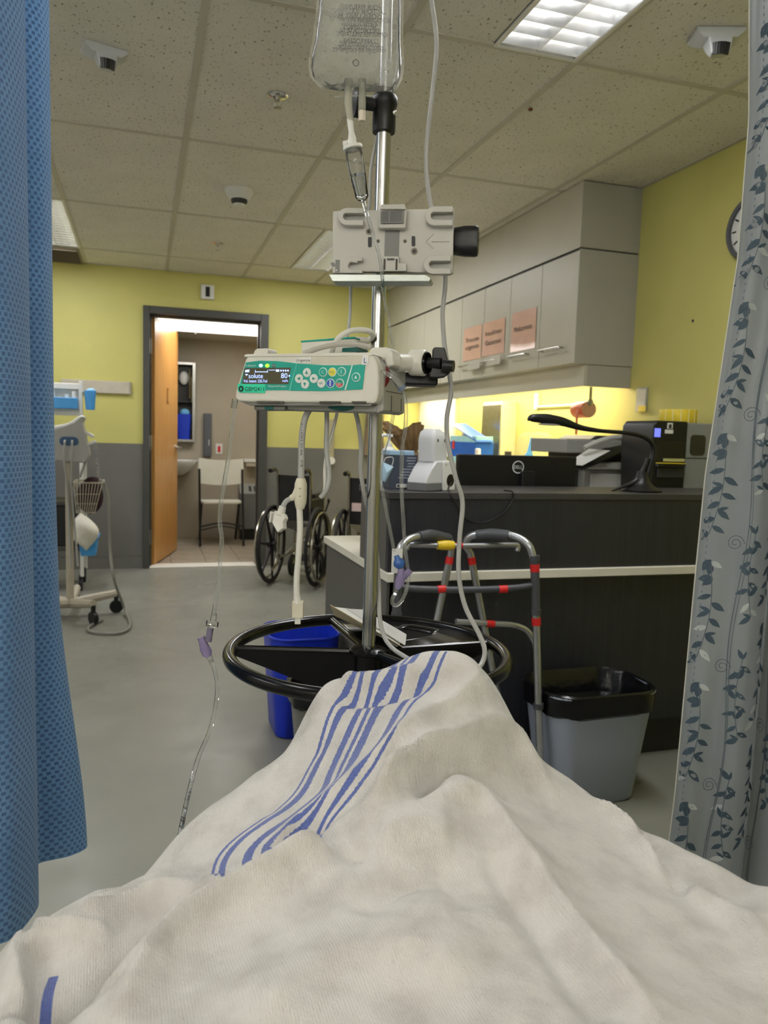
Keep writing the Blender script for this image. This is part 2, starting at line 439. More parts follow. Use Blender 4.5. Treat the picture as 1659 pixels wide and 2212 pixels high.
for i in range(-4, 7):
    for j in range(6):
        o = obj('floor_tile', tm, fb); o.location = (i * .30 + .08, YB + .27 + j * .30, 0)
st('wall_bathroom_back', MB().bb(-1.2, 2.2, BY, BY + .1, 0, BZ + .1), M_bath)
st('wall_bathroom_left', MB().bb(-1.3, -1.2, YB + .12, BY, 0, BZ + .1), M_bath)
st('wall_bathroom_right', MB().bb(2.2, 2.3, YB + .12, BY, 0, BZ + .1), M_bath)
st('ceiling_bathroom', MB().bb(-1.2, 2.2, YB + .12, BY, BZ, BZ + .05), M_bathceil)
bl = thing('bathroom_ceiling_light', 'glowing white ceiling light just inside the bathroom doorway', 'light', (.7, 7.22, BZ))
part(bl, 'frame', MB().bb(.0, 1.40, 6.86, 7.54, BZ - .02, BZ), M_white, world=True)
part(bl, 'diffuser', MB().bb(.02, 1.38, 6.88, 7.52, BZ - .035, BZ - .02), M_bathlamp, world=True, bev=.006)
lamp(bl, 'lamp_light', (0, 0, -.04), 1.3, .6, BATH_W)

# ================================================================== things on the ceiling and walls
def sprinkler(x, y, lb, s=1.0):
    r = thing('sprinkler_head', lb, 'sprinkler', (x, y, ZC), group='ceiling sprinklers')
    part(r, 'escutcheon', MB().lathe([(.040, 0), (.040, -.004), (.030, -.009), (.018, -.010)], n=28), M_chrome)
    part(r, 'body', MB().lathe([(.010, -.006), (.010, -.022), (.006, -.026)], n=12).tube(cr([(.009, 0, -.02), (.013, 0, -.033), (.004, 0, -.046)]), .0025, 6).tube(cr([(-.009, 0, -.02), (-.013, 0, -.033), (-.004, 0, -.046)]), .0025, 6), M_steel)
    part(r, 'deflector', MB().lathe([(.004, -.044), (.016, -.047), (.016, -.049), (.003, -.05)], n=16), M_steel)
sprinkler(.489, 3.069, 'chrome sprinkler head on the ceiling nearest the drip bag'); sprinkler(.487, 5.53, 'small far sprinkler head on the ceiling near the back wall')
sd = thing('smoke_detector', 'round white smoke detector on the ceiling between the two sprinklers', 'smoke detector', (.487, 4.295, ZC))
part(sd, 'base', MB().lathe([(.075, 0), (.075, -.012), (.066, -.03), (.052, -.045), (.046, -.052)], n=32), M_white)
part(sd, 'sensor_chamber', MB().lathe([(.044, -.050), (.043, -.066), (.030, -.074), (.002, -.076)], n=28), M_dark)
part(sd, 'cap', MB().lathe([(.030, -.072), (.028, -.08), (.002, -.082)], n=24), M_white)
def motion(x, y, ang, lb, sc=1.0):
    r = thing('motion_sensor', lb, 'sensor', M=Matrix.Translation((x, y, ZC)) @ Matrix.Rotation(ang, 4, 'Z') @ Matrix.Scale(sc, 4), group='ceiling motion sensors')
    g = mat('sensor_grey_white', S(196, 198, 200), .45, var=.02)
    part(r, 'base', MB().loft([[(-.075, -.05, 0), (.075, -.05, 0), (.075, .05, 0), (-.075, .05, 0)], [(-.075, -.05, -.012), (.075, -.05, -.012), (.075, .05, -.012), (-.075, .05, -.012)], [(-.05, -.045, -.03), (.05, -.045, -.03), (.05, .03, -.03), (-.05, .03, -.03)]]), g, bev=.004)
    part(r, 'nose', MB().loft([[(-.038, -.045, -.024), (.038, -.045, -.024), (.034, .03, -.024), (-.034, .03, -.024)], [(-.034, -.052, -.055), (.034, -.052, -.055), (.028, .015, -.05), (-.028, .015, -.05)], [(-.028, -.05, -.08), (.028, -.05, -.08), (.022, -.015, -.078), (-.022, -.015, -.078)]]), g, bev=.006)
    l = MB()
    for k in range(7):
        a = -.95 + k * .32; l.tube([(math.sin(a) * .027, -.045 - math.cos(a) * .014, -.05), (math.sin(a) * .024, -.038 - math.cos(a) * .014, -.083)], .0052, 6)
    part(r, 'lens', l, mat('sensor_lens_dark', S(40, 40, 40), .3), label='ribbed dark lens')
motion(-.127, 2.94, .25, 'grey motion sensor on the ceiling beside the blue curtain', .95)
motion(1.71, 2.13, -.35, 'grey motion sensor with dark lens on the ceiling right of the light', 1.0)
wd = thing('wall_detector', 'small white detector with dark slot on yellow wall above the door', 'detector', (.502, YB, 2.284))
part(wd, 'case', MB().bb(.448, .556, YB - .035, YB, 2.225, 2.343), M_white, world=True, bev=.01)
part(wd, 'window', MB().bb(.485, .519, YB - .038, YB - .034, 2.245, 2.325), M_black, world=True, bev=.003)
rl = thing('wall_bumper_rail', 'cream wall protection rail on the yellow wall left of the door', 'wall rail', (-.36, YB, 1.47))
part(rl, 'rail', MB().bb(-.62, -.105, YB - .03, YB, 1.425, 1.525), mat('rail_beige', S(192, 184, 168), .45), world=True, bev=.006)
part(rl, 'end_cap', MB().bb(-.105, -.095, YB - .031, YB, 1.424, 1.526), mat('rail_cap', S(178, 170, 154), .45), world=True, bev=.003)
for x in (-.5, -.2): part(rl, 'screw', MB().cyl((x, YB - .03, 1.475), (x, YB - .0315, 1.475), .006, n=10), M_steel, world=True)
vt = thing('ceiling_vent', 'brown ceiling return grille by the far yellow wall beside the curtain', 'vent', (-.72, 6.36, ZC))
M_brown = mat('vent_brown', S(160, 148, 124), .6, var=.03)
part(vt, 'panel', MB().bb(-1.03, -.45, 6.11, 6.61, ZC - .012, ZC - .006), M_brown, world=True)
for k in range(12):
    part(vt, 'slat', MB().box((-.74, 6.14 + k * .041, ZC - .016), (.56, .03, .003), Matrix.Rotation(.4, 3, 'X')), M_brown, world=True)
hk = onZ(1146, 232, ZC); solo('ceiling_clip', MB().bb(hk.x - .008, hk.x + .008, hk.y - .006, hk.y + .006, ZC - .012, ZC - .003), mat('clip_red_brown', S(120, 66, 48), .5), 'tiny red-brown clip on a ceiling grid bar', 'clip', hk, bev=.002)
ck = thing('wall_clock', 'round grey-rimmed wall clock mostly behind the leafy curtain', 'clock', (XR, 2.672, 2.05))
CM = Matrix.Translation((XR, 2.672, 2.05)) @ Matrix.Rotation(-math.pi / 2, 4, 'Y')
part(ck, 'rim', MB().lathe([(.122, 0), (.131, .01), (.131, .03), (.122, .04), (.110, .035), (.110, .02)], n=48).xf(CM), mat('clock_rim', S(90, 92, 94), .4), world=True)
part(ck, 'face', MB().lathe([(.111, .01), (.111, .022), (.001, .022)], n=40).xf(CM), M_white, world=True)
for a in range(12):
    part(ck, 'hour_mark', MB().box((0, .092, .0235), (.006, .022, .002)).xf(CM @ Matrix.Rotation(a * math.pi / 6, 4, 'Z')), M_black, world=True)
for a, L, wd_ in ((1.1, .07, .008), (2.6, .1, .005)):
    part(ck, 'clock_hand', MB().box((0, L / 2, .026), (wd_, L, .002)).xf(CM @ Matrix.Rotation(a, 4, 'Z')), M_black, world=True)
hp = onX(1497, 693, XR); solo('wall_plug', MB().lathe([(.007, 0), (.006, .003), (.001, .004)], (XR, hp.y, hp.z), (-1, 0, 0), 12), M_dark, 'tiny dark screw plug on the yellow wall right of the cabinets', 'screw', (XR, hp.y, hp.z))

for x, lb in ((-.15, 'long white fill light added unseen on the wall behind the camera'), (-2.2, 'long white fill light added unseen in the next bay')):  # unseen wall lamps added to lift the ceiling brightness
    ob = thing('added_fill_light', lb, 'light', (x, YF, 1.78), group='added fill lights')
    part(ob, 'housing', MB().bb(-.6, .6, 0, .10, -.05, .05), M_white, bev=.012)
    part(ob, 'up_diffuser', MB().bb(-.57, .57, .015, .09, .05, .056), M_tube); part(ob, 'down_diffuser', MB().bb(-.57, .57, .015, .09, -.056, -.05), M_tube)
    lamp(ob, 'up_light', (0, .055, .06), 1.12, .07, FILL_W, rot=(math.pi, 0, 0)); lamp(ob, 'down_light', (0, .055, -.06), 1.12, .07, FILL_W * .12)

# ================================================================== wall cabinets over the side counter
XC, YC = 2.062, 3.462
def pbox(x0, y0, x1, y1, Y, dep):                 # box whose near face spans the given outline at distance Y
    a = onY(x0, y1, Y); b = onY(x1, y0, Y)
    return MB().bb(a.x, b.x, Y, Y + dep, a.z, b.z)
st('trim_2', MB().bb(XC, XR, YC, YB, 2.112, ZC - .004), M_cab)                      # filler above the cabinets
part(D.objects['trim_2'], 'end_filler', MB().bb(XC - .001, XR, YC - .004, YC, 2.114, ZC - .006), M_cabend)
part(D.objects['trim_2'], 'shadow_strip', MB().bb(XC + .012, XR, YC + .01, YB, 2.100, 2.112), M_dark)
uL = ['wall cabinet nearest the camera, with a grey end panel and plain doors', 'wall cabinet with two pink signs on its doors', 'wall cabinet with the leftmost pink sign', 'farthest wall cabinet, in the corner behind the drip pole']
uY = [YC, 4.205, 4.935, 5.67, 6.41]
M_edge = mat('cabinet_gap_dark', S(110, 106, 92), .6)
for i in range(4):
    y0, y1 = uY[i], uY[i + 1]
    r = thing('wall_cabinet', uL[i], 'cabinet', (2.23, (y0 + y1) / 2, 1.545), group='wall cabinets')
    part(r, 'body', MB().bb(XC + .022, XR, y0, y1, 1.545, 2.10), M_cab, world=True)
    if i == 0: part(r, 'end_panel', MB().bb(XC, XR, YC - .004, YC, 1.545, 2.104), M_cabend, world=True)
    ym = (y0 + y1) / 2
    for a, b in ((y0 + .002, ym - .0025), (ym + .0025, y1 - .002)):
        dd = part(r, 'door', MB().bb(XC, XC + .019, a, b, 1.547, 2.098), M_cab, world=True, bev=.0015)
        h0, h1 = a + .12, a + .33
        hz = 1.635
        hm = MB().tube(cr([(XC, h0, hz), (XC - .02, h0, hz), (XC - .028, h0 + .012, hz), (XC - .028, h1 - .012, hz), (XC - .02, h1, hz), (XC, h1, hz)], 4), .0045, 8)
        part(dd, 'handle', hm, M_steel, world=True)
r = thing('cabinet_filler', 'narrow filler panel closing the cabinet row at the back wall', 'cabinet', (2.2, 6.52, 1.545))
part(r, 'panel', MB().bb(XC, XR, 6.412, YB - .001, 1.545, 2.10), M_cab, world=True)
va = thing('light_valance', 'cream valance hiding the warm strip light under the wall cabinets', 'valance', (2.2, 5, 1.435))
XV = 2.125
part(va, 'front_board', MB().bb(XV, XV + .018, YC + .004, YB - .001, 1.435, 1.544), M_cab, world=True)
part(va, 'end_board', MB().bb(XV + .018, XR - .001, YC + .004, YC + .02, 1.435, 1.544), M_cabend, world=True)
part(va, 'strip_tube', MB().cyl((2.20, YC + .15, 1.52), (2.20, YB - .15, 1.52), .010, n=10), M_under, world=True)
for ya, yb in ((YC + .12, 5.0), (5.05, YB - .12)):
    lamp(va, 'strip_light', Vector((2.21, (ya + yb) / 2, 1.505)) - Vector((2.2, 5, 1.435)), .05, yb - ya, UNDER_W, (1, .87, .60))
# pink signs
M_pink = mat('sign_paper_pink', S(226, 178, 160), .3, var=.04, coat=.6)
M_ink = mat('print_ink_dark', S(46, 40, 36), .6)
def sign(px, lines, lb):
    a = onX(px[0], px[1], XC - .002); b = onX(px[2], px[3], XC - .002)
    y1, y0 = a.y, b.y; z1 = (a.z + b.z) / 2 + .0; 
    zt = onX(px[4], px[5], XC).z; zb = onX(px[6], px[7], XC).z
    r = thing('door_sign', lb, 'sign', (XC - .001, (y0 + y1) / 2, (zt + zb) / 2), group='pink signs on the cabinet doors')
    def sheet(u, v): return (XC - .0025 - .004 * math.sin(v * math.pi) * (u - .5) ** 2 - .006 * max(0, .35 - u) * (1 - v), y1 + (y0 - y1) * u, zb + (zt - zb) * v)
    part(r, 'paper', MB().grid(sheet, 10, 8), M_pink, world=True)
    n = len(lines)
    for i, (s, v) in enumerate(lines):
        M = frame(Vector((XC - .007, (y0 + y1) / 2, zb + (zt - zb) * v)) - r.location, (0, -1, 0))
        txt(r, 'lettering', s, M, M_ink, width=(y1 - y0) * .72, height=.028)
sign((1107, 675, 1160, 662, 1133, 670, 1133, 756), [('Médicaments', .56)], 'pink paper sign nearest the camera, lettered Médicaments')
sign((1045, 697, 1092, 686, 1068, 692, 1068, 766), [('Insulines', .66), ('Gazettes', .38)], 'middle pink paper sign, two lines of lettering')
sign((1003, 712, 1042, 700, 1022, 706, 1022, 777), [('Trousse', .62), ('urgence', .36)], 'leftmost pink paper sign, faded two-line lettering')
for px, lb in (((1010, 782, 1036, 796), 'clear label holder hanging under the leftmost signed door handle'), ((1053, 770, 1080, 786), 'clear label holder hanging under the middle signed door handle')):
    a = onX(px[0], px[1], XC - .03); b = onX(px[2], px[3], XC - .03)
    solo('label_holder', MB().bb(XC - .032, XC - .0295, b.y, a.y, b.z, a.z), mat('clear_holder', S(214, 212, 200), .25, alpha=.7), lb, 'label holder', (XC - .03, a.y, b.z), 'label holders on handles', bev=.001)

# side counter under the cabinets
ct = thing('side_counter', 'off-white counter top along the right wall under the cabinets', 'counter', (2.1, 4.6, .93))
part(ct, 'worktop', MB().bb(1.80, XR, 2.66, 5.17, .90, .93), M_offwhite, world=True, bev=.004)
part(ct, 'front_edge', MB().bb(1.794, 1.80, 2.66, 5.17, .898, .929), M_cabend, world=True)
for i in range(4):
    y0 = 2.68 + i * .622
    r = thing('base_cabinet', 'grey base cabinet under the side counter, number %s from the desk' % ('one', 'two', 'three', 'four', 'five', 'six')[i], 'cabinet', (2.1, y0 + .32, 0), group='base cabinets hidden behind the desk')
    part(r, 'body', MB().bb(1.85, XR - .001, y0, y0 + .62, .1, .90), M_cabend, world=True)
    part(r, 'plinth', MB().bb(1.91, XR - .001, y0, y0 + .62, 0, .1), M_dark, world=True)
    for a in (0, 1):
        dd = part(r, 'door', MB().bb(1.832, 1.85, y0 + .003 + a * .310, y0 + .307 + a * .310, .11, .885), M_cabend, world=True, bev=.002)
        part(dd, 'handle', MB().tube([(1.832, y0 + .1 + a * .310, .82), (1.808, y0 + .1 + a * .310, .82), (1.808, y0 + .22 + a * .310, .82), (1.832, y0 + .22 + a * .310, .82)], .005, 8), M_steel, world=True)

# ================================================================== reception desk
YD = 2.30; XD = .735
dk = thing('reception_desk', 'dark charcoal reception desk with white worktop edge', 'desk', (1.5, 2.6, 0))
M_white_edge = mat('worktop_white', S(226, 222, 208), .4, var=.02)
M_deskside = mat('desk_side_grey', S(92, 91, 87), .45, var=.03)
part(dk, 'lower_panel', MB().bb(XD + .02, XR - .01, YD + .02, YD + .045, .145, .69), M_desk, world=True)
part(dk, 'toe_kick', MB().bb(XD + .04, XR - .01, YD + .06, YD + .08, 0, .145), mat('toe_kick_dark', S(44, 44, 44), .5), world=True)
part(dk, 'side_panel', MB().bb(XD + .01, XD + .035, YD + .02, 3.17, 0, .69), M_deskside, world=True)
part(dk, 'back_panel', MB().bb(XD + .035, 1.4, 3.10, 3.13, 0, .69), M_deskside, world=True)
part(dk, 'worktop', MB().bb(XD, XR - .01, YD - .015, 2.66, .69, .72).bb(XD, 1.5, 2.66, 3.19, .69, .72), M_white_edge, world=True, bev=.003)
part(dk, 'upper_panel', MB().bb(XD + .005, XR - .01, YD, YD + .025, .7205, .955), M_desk, world=True, bev=.001)
part(dk, 'upper_side', MB().bb(XD + .005, XD + .03, YD + .025, 2.63, .7205, .955), M_deskside, world=True)
part(dk, 'ledge', MB().bb(XD, XR - .01, YD - .004, 2.65, .955, .977), mat('ledge_dark', S(62, 61, 60), .4, var=.06), world=True, bev=.002)
ZL = .977

# monitor, seen from behind
mo = thing('monitor', 'black monitor seen from behind with a round white logo', 'monitor', (1.31, 2.80, .72))
MY = 2.76
a, b = onY(986, 1090, MY), onY(1247, 987, MY)
part(mo, 'shell', MB().bb(a.x, b.x, MY, MY + .028, a.z - .12, b.z), M_black, world=True, bev=.006)
part(mo, 'screen', MB().bb(a.x + .012, b.x - .012, MY + .028, MY + .031, a.z - .10, b.z - .012), mat('screen_off', S(12, 13, 16), .12), world=True)
c0, c1 = onY(1124, 1100, MY - .02), onY(1157, 1018, MY - .02)
part(mo, 'stand_neck', MB().bb(c0.x, c1.x, MY - .022, MY - .0, .735, c1.z), mat('stand_black', S(24, 24, 29), .35), world=True, bev=.004)
part(mo, 'stand_foot', MB().bb(c0.x - .08, c1.x + .08, MY - .09, MY + .10, .7205, .735), M_black, world=True, bev=.004)
lg = onY(1119, 1009, MY)
FMo = lambda y, p: Matrix.Translation(Vector((p.x, y, p.z)) - mo.location) @ frame((0, 0, 0), (1, 0, 0))
M_logo = mat('logo_silver_white', S(214, 216, 218), .35)
ringp = MB(); n = 40; rr0, rr1 = .0215, .0252
ringp.add([(r_ * math.cos(2 * math.pi * i / n), r_ * math.sin(2 * math.pi * i / n), 0) for i in range(n) for r_ in (rr0, rr1)], [(2 * i, 2 * i + 1, (2 * i + 3) % (2 * n), (2 * i + 2) % (2 * n)) for i in range(n)])
part(mo, 'logo_ring', ringp.xf(FMo(MY - .0012, lg)), M_logo)
txt(mo, 'logo_letters', 'DELL', FMo(MY - .0012, lg), M_logo, width=.036, height=.0135)

# black gooseneck lamp on the ledge
YL = 2.42
lp = thing('desk_lamp', 'black gooseneck desk lamp with long curved arm on the desk ledge', 'lamp', onY(1385, 1060, YL))
lp.location.z = ZL
nk = [(1392, 1058), (1396, 1040), (1403, 1010), (1411, 980), (1408, 958), (1388, 943), (1350, 935), (1300, 931), (1255, 924), (1215, 911), (1180, 905), (1150, 903), (1140, 907)]
kk = 6; P = cr([onY(x, y, YL) for x, y in nk], kk)
rad = [.020, .015, .0125, .010, .009, .008, .0075, .007, .010, .016, .0185, .014, .004]
rl_ = []
for i in range(len(P)):
    t = i / kk; j = min(int(t), len(rad) - 2); rl_.append(rad[j] + (rad[j + 1] - rad[j]) * (t - j))
part(lp, 'arm', MB().tube(P[:8 * kk + 1], rl_[:8 * kk + 1], 12), M_black, world=True)
hdm = MB().tube(P[8 * kk:], [r_ * 1.0 for r_ in rl_[8 * kk:]], 14)
hd = part(lp, 'lamp_head', hdm, M_black, world=True)
pc = onY(1188, 917, YL); part(hd, 'lens', MB().ell(pc, (.05, .012, .004)), mat('lamp_lens', S(200, 200, 196), .3), world=True)
bc = Vector((lp.location.x, YL, ZL))
part(lp, 'base', MB().lathe([(.072, 0), (.074, .006), (.066, .012), (.044, .022), (.028, .038), (.021, .06), (.018, .075)], bc, n=32), M_black, world=True)
tl = [onY(x, y, YL) for x, y in ((1322, 1060), (1345, 1052), (1372, 1040), (1390, 1015), (1400, 990))]
part(lp, 'brace', MB().tube(cr(tl, 6), [.003 + .006 * min(1, i / 12) for i in range(25)], 10), M_black, world=True)

# white cradle device with cable hole
FD = frame((.955, 2.40, ZL), (.85, .53, 0))
dv = thing('scanner_cradle', 'white and grey scanner cradle with round cable hole on the desk ledge', 'scanner', M=FD)
M_lgrey = mat('device_light_grey', S(206, 207, 210), .4, var=.02); M_mgrey = mat('device_mid_grey', S(112, 113, 116), .45)
part(dv, 'base', MB().prism([(-.115, 0), (-.115, .035), (-.085, .075), (-.06, .098), (.0, .1), (.01, .1), (.03, .096), (.034, .09), (.036, 0)], -.06, .02), M_lgrey, bev=.006)
part(dv, 'foot_skirt', MB().bb(-.117, -.03, .0005, .028, -.058, .022), M_mgrey, bev=.003)
part(dv, 'back_plate', MB().prism(rrect(.068, .096, .006, 3, .002, .049), .02, .027), M_white, bev=.002)
part(dv, 'cable_hole', MB().prism(circ(.021, 24, .008, .034), .0262, .0275), M_black)
for x in (-.018, .022): part(dv, 'screw', MB().cyl((x, .086, .027), (x, .086, .0278), .0025, n=8), M_mgrey)
up = part(dv, 'handset', MB().loft([[(x * (1 - .12 * k / 5) - .028 - .002 * k, .095 + .024 * k - (.0 if k < 5 else .012), z) for x, z in rrect(.082 * (1 if k < 4 else (.86 if k == 4 else .5)), .07 * (1 if k < 4 else (.9 if k == 4 else .6)), .012 * (1 if k < 5 else .6), 3, 0, -.022)] for k in range(6)]), M_lgrey)
for x in (-.05, -.012): part(up, 'foot_pad', MB().ell((x, .165, .0125), (.004, .006, .003)), M_dark)
cb = [(966, 1050), (972, 1060), (985, 1090), (1003, 1118), (1030, 1130), (1062, 1124), (1092, 1104), (1107, 1080), (1108, 1064), (1100, 1057)]
P = [onY(x, y, YD - .008) for x, y in cb]; P[0] = dv.matrix_basis @ Vector((.008, .026, .03)); P[1] = Vector((P[1].x, YD + .005, ZL + .006)); P[-1] = Vector((P[-1].x, YD + .03, ZL + .006)); P[-2].z = ZL + .0035; P[-2].y = YD - .006
solo('black_cable', MB().tube(cr(P, 6), .0028, 8), M_black, 'thin black cable drooping over the desk front', 'cable', P[0])

# box with a mask, pump bottle, brown bag
bx = thing('printed_box', 'dark blue box with white text lines standing on the desk ledge', 'box', onY(856, 1058, 2.42)); bx.location.z = ZL
M_bluebox = mat('box_slate', S(66, 74, 88), .5); M_ltext = mat('box_text', S(150, 156, 166), .6)
part(bx, 'carton', MB().bb(.775, .872, 2.42, 2.50, ZL, ZL + .115), M_bluebox, world=True, bev=.002)
part(bx, 'lid', MB().bb(.772, .86, 2.418, 2.502, ZL + .112, ZL + .128), mat('box_lid_blue', S(150, 180, 205), .5), world=True, bev=.003)
for k, (x0, x1) in enumerate(((.835, .866), (.833, .865), (.838, .862), (.836, .866), (.82, .86), (.815, .86), (.81, .858), (.806, .86))):
    part(bx, 'text_line', MB().bb(x0, x1, 2.4190, 2.42, ZL + .103 - k * .0095, ZL + .1065 - k * .0095), M_ltext, world=True)
part(bx, 'label', MB().bb(.80, .862, 2.4185, 2.42, ZL + .006, ZL + .018), M_white, world=True)
part(bx, 'code_mark', MB().bb(.802, .81, 2.418, 2.4186, ZL + .008, ZL + .016), M_dark, world=True)
mk = thing('face_mask', 'pale blue face mask hooked on the dark box beside the pole', 'mask', onY(838, 1040, 2.41))
m0 = [onY(x, y, 2.410) for x, y in ((827, 998), (850, 1008), (832, 1042), (824, 1036))]
mm = MB(); cen = sum(m0, Vector()) / 4 + Vector((0, -.012, 0)); mm.add([*m0, cen, *[p + Vector((0, .006, 0)) for p in m0]], [(0, 1, 4), (1, 2, 4), (2, 3, 4), (3, 0, 4), (8, 7, 6, 5)])
part(mk, 'cloth', mm, mat('mask_blue', S(176, 206, 226), .8), world=True)
part(mk, 'ear_loop', MB().tube(cr([onY(x, y, 2.41) for x, y in ((829, 998), (834, 989), (848, 988), (849, 998), (846, 1006))], 5), .0012, 6), M_white, world=True)
pbt = thing('pump_bottle', 'small white pump bottle behind the dark box', 'bottle', (.815, 2.56, ZL))
part(pbt, 'bottle', MB().lathe([(.026, 0), (.028, .004), (.028, .115), (.022, .13), (.012, .138), (.012, .15)], n=20), M_white)
part(pbt, 'pump', MB().cyl((0, 0, .15), (0, 0, .175), .005, n=10).tube([(.006, 0, .176), (-.02, 0, .178), (-.034, 0, .172)], .006, 8).cyl((0, 0, .172), (0, 0, .182), .013, n=14), M_white)
bgp = onY(880, 1055, 2.85)
bg = thing('brown_bag', 'tied brown bag with gathered top behind the white cradle', 'bag', (bgp.x + .03, 2.85, .72))
M_bag = mat('bag_brown', S(134, 108, 74), .55, var=.18, scale=30, bump=.5, bscale=60)
def bagpt(u, v):
    a = 2 * math.pi * u; prof = [(0, .085), (.15, .125), (.4, .13), (.6, .105), (.72, .06), (.79, .028), (.86, .05), (1, .075)]
    for (v0, r0), (v1, r1) in zip(prof, prof[1:]):
        if v <= v1: r_ = r0 + (r1 - r0) * (v - v0) / (v1 - v0); break
    r_ *= 1 + (.10 * math.sin(9 * a + 3 * v) + .05 * math.sin(23 * a)) * (0.3 + v)
    off = -.05 * max(0, v - .6) / .4
    return (math.cos(a) * r_ + off * 1.2, math.sin(a) * r_ * .8, v * .47 - (.02 * math.sin(a * 2) if v > .95 else 0))
part(bg, 'sack', MB().grid(bagpt, 72, 30), M_bag)
part(bg, 'tie', MB().tube(cr([(.03 * math.cos(t) - .03, .026 * math.sin(t), .372 + .004 * t / 6) for t in [i * .7 for i in range(10)]], 4), .004, 6), mat('tie_brown', S(96, 72, 44), .6))
part(bg, 'handle_loop', MB().tube(cr([(.0, -.02, .40), (.045, -.03, .43), (.085, -.02, .39), (.10, 0, .33)], 6), .006, 8), M_bag)

# things on the side counter, lit by the strip light
ZS = .93
def cx(px, py, X): return onX(px, py, X)
td = thing('towel_dispenser', 'tall stainless paper towel dispenser on the yellow wall', 'dispenser', cx(1113, 985, XR))
a = onX(1113, 985, XR); b = onX(1045, 985, XR - .11)
ya = a.y; yb = a.y + .30; zt_ = onX(1100, 868, XR - .05).z
part(td, 'case', MB().bb(XR - .115, XR, ya, yb, 1.0, zt_), mat('dispenser_cream', S(216, 206, 164), .4), world=True, bev=.004)
part(td, 'steel_front', MB().bb(XR - .121, XR - .115, ya + .004, yb - .004, 1.005, zt_ - .02), M_steel, world=True, bev=.001)
part(td, 'slot', MB().bb(XR - .08, XR - .03, ya - .002, ya, 1.02, 1.075), M_dark, world=True)
gb = thing('glove_box', 'blue carton of gloves with torn open lid beside the dispenser', 'box', (2.1, 4.9, ZS))
p0 = onX(988, 985, 2.12); p1 = onX(1048, 925, 2.12)
gy0, gy1 = p1.y, p0.y
M_blue = mat('carton_blue', S(30, 98, 190), .45, var=.1); M_cy = mat('carton_pale_cyan', S(166, 214, 216), .5)
part(gb, 'carton', MB().bb(2.06, 2.18, gy0, gy1, ZS, 1.17), M_cy, world=True, bev=.002)
part(gb, 'blue_band', MB().bb(2.056, 2.184, gy0 - .003, gy1 + .003, 1.03, 1.13), M_blue, world=True, bev=.002)
part(gb, 'red_mark', MB().bb(2.052, 2.056, gy1 - .10, gy1 - .06, 1.08, 1.135), mat('carton_red', S(206, 62, 58), .5), world=True)
part(gb, 'open_lid', MB().box((2.11, (gy0 + gy1) / 2 - .02, 1.195), (.12, gy1 - gy0 + .04, .004), Matrix.Rotation(.25, 3, 'X')), M_blue, world=True)
part(gb, 'glove_tuft', MB().ell((2.11, (gy0 + gy1) / 2 + .02, 1.18), (.04, .07, .018)), M_white, world=True)
wbp = onX(1032, 985, 2.02); wbt = thing('white_bottle', 'small white conical bottle in front of the blue glove carton', 'bottle', (2.02, wbp.y, ZS))
part(wbt, 'bottle', MB().lathe([(.035, 0), (.036, .01), (.035, .05), (.026, .10), (.017, .13)], n=20), M_white)
part(wbt, 'cap', MB().lathe([(.018, .128), (.018, .158), (.012, .163)], n=16), M_white)
pbp = onX(1165, 985, 2.25); pb = thing('plastic_bag', 'clear plastic bag holding blue and green plastic pieces on the counter', 'bag', (2.22, pbp.y, ZS))
M_clearbag = mat('clear_bag_film', S(240, 240, 236), .2, alpha=.10, var=.02)
def cbag(u, v):
    a = 2 * math.pi * u; r_ = .15 * (1 - .25 * v ** 3) * (1 + .08 * math.sin(7 * a + 5 * v)) * (1 if v < .95 else .75)
    return (math.cos(a) * r_ * .55, math.sin(a) * r_ * 1.25, v * .27 + .002)
part(pb, 'film', MB().grid(cbag, 40, 14), M_clearbag)
part(pb, 'blue_piece', MB().lathe([(.05, 0), (.045, .02), (.016, .07), (.010, .16)], (-.02, .05, .08), (0.1, -.1, 1), 14), mat('plastic_sky_blue', S(70, 160, 226), .4))
part(pb, 'green_piece', MB().box((-.03, -.05, .085), (.05, .14, .06), Matrix.Rotation(.3, 3, 'X')).ell((-.03, .02, .075), (.03, .04, .034)), mat('plastic_green', S(38, 150, 58), .4), bev=.006)
part(pb, 'white_piece', MB().ell((-.01, .12, .06), (.05, .06, .05)).ell((.0, -.11, .05), (.04, .06, .05)), M_white)
# towel rail bracket on the wall
bp = onX(1160, 860, XR - .01); bq = onX(1236, 872, XR - .02)
br = thing('wall_rail', 'thin white rail with bracket on the yellow wall beside the orange roll', 'rail', bp)
part(br, 'bracket', MB().bb(XR - .02, XR, bp.y - .02, bp.y + .02, bp.z - .07, bp.z + .03), M_white, world=True, bev=.003)
part(br, 'rod', MB().cyl((XR - .02, bp.y, bp.z - .055), (XR - .02, bq.y - .2, bp.z - .055), .006, n=10), M_white, world=True)
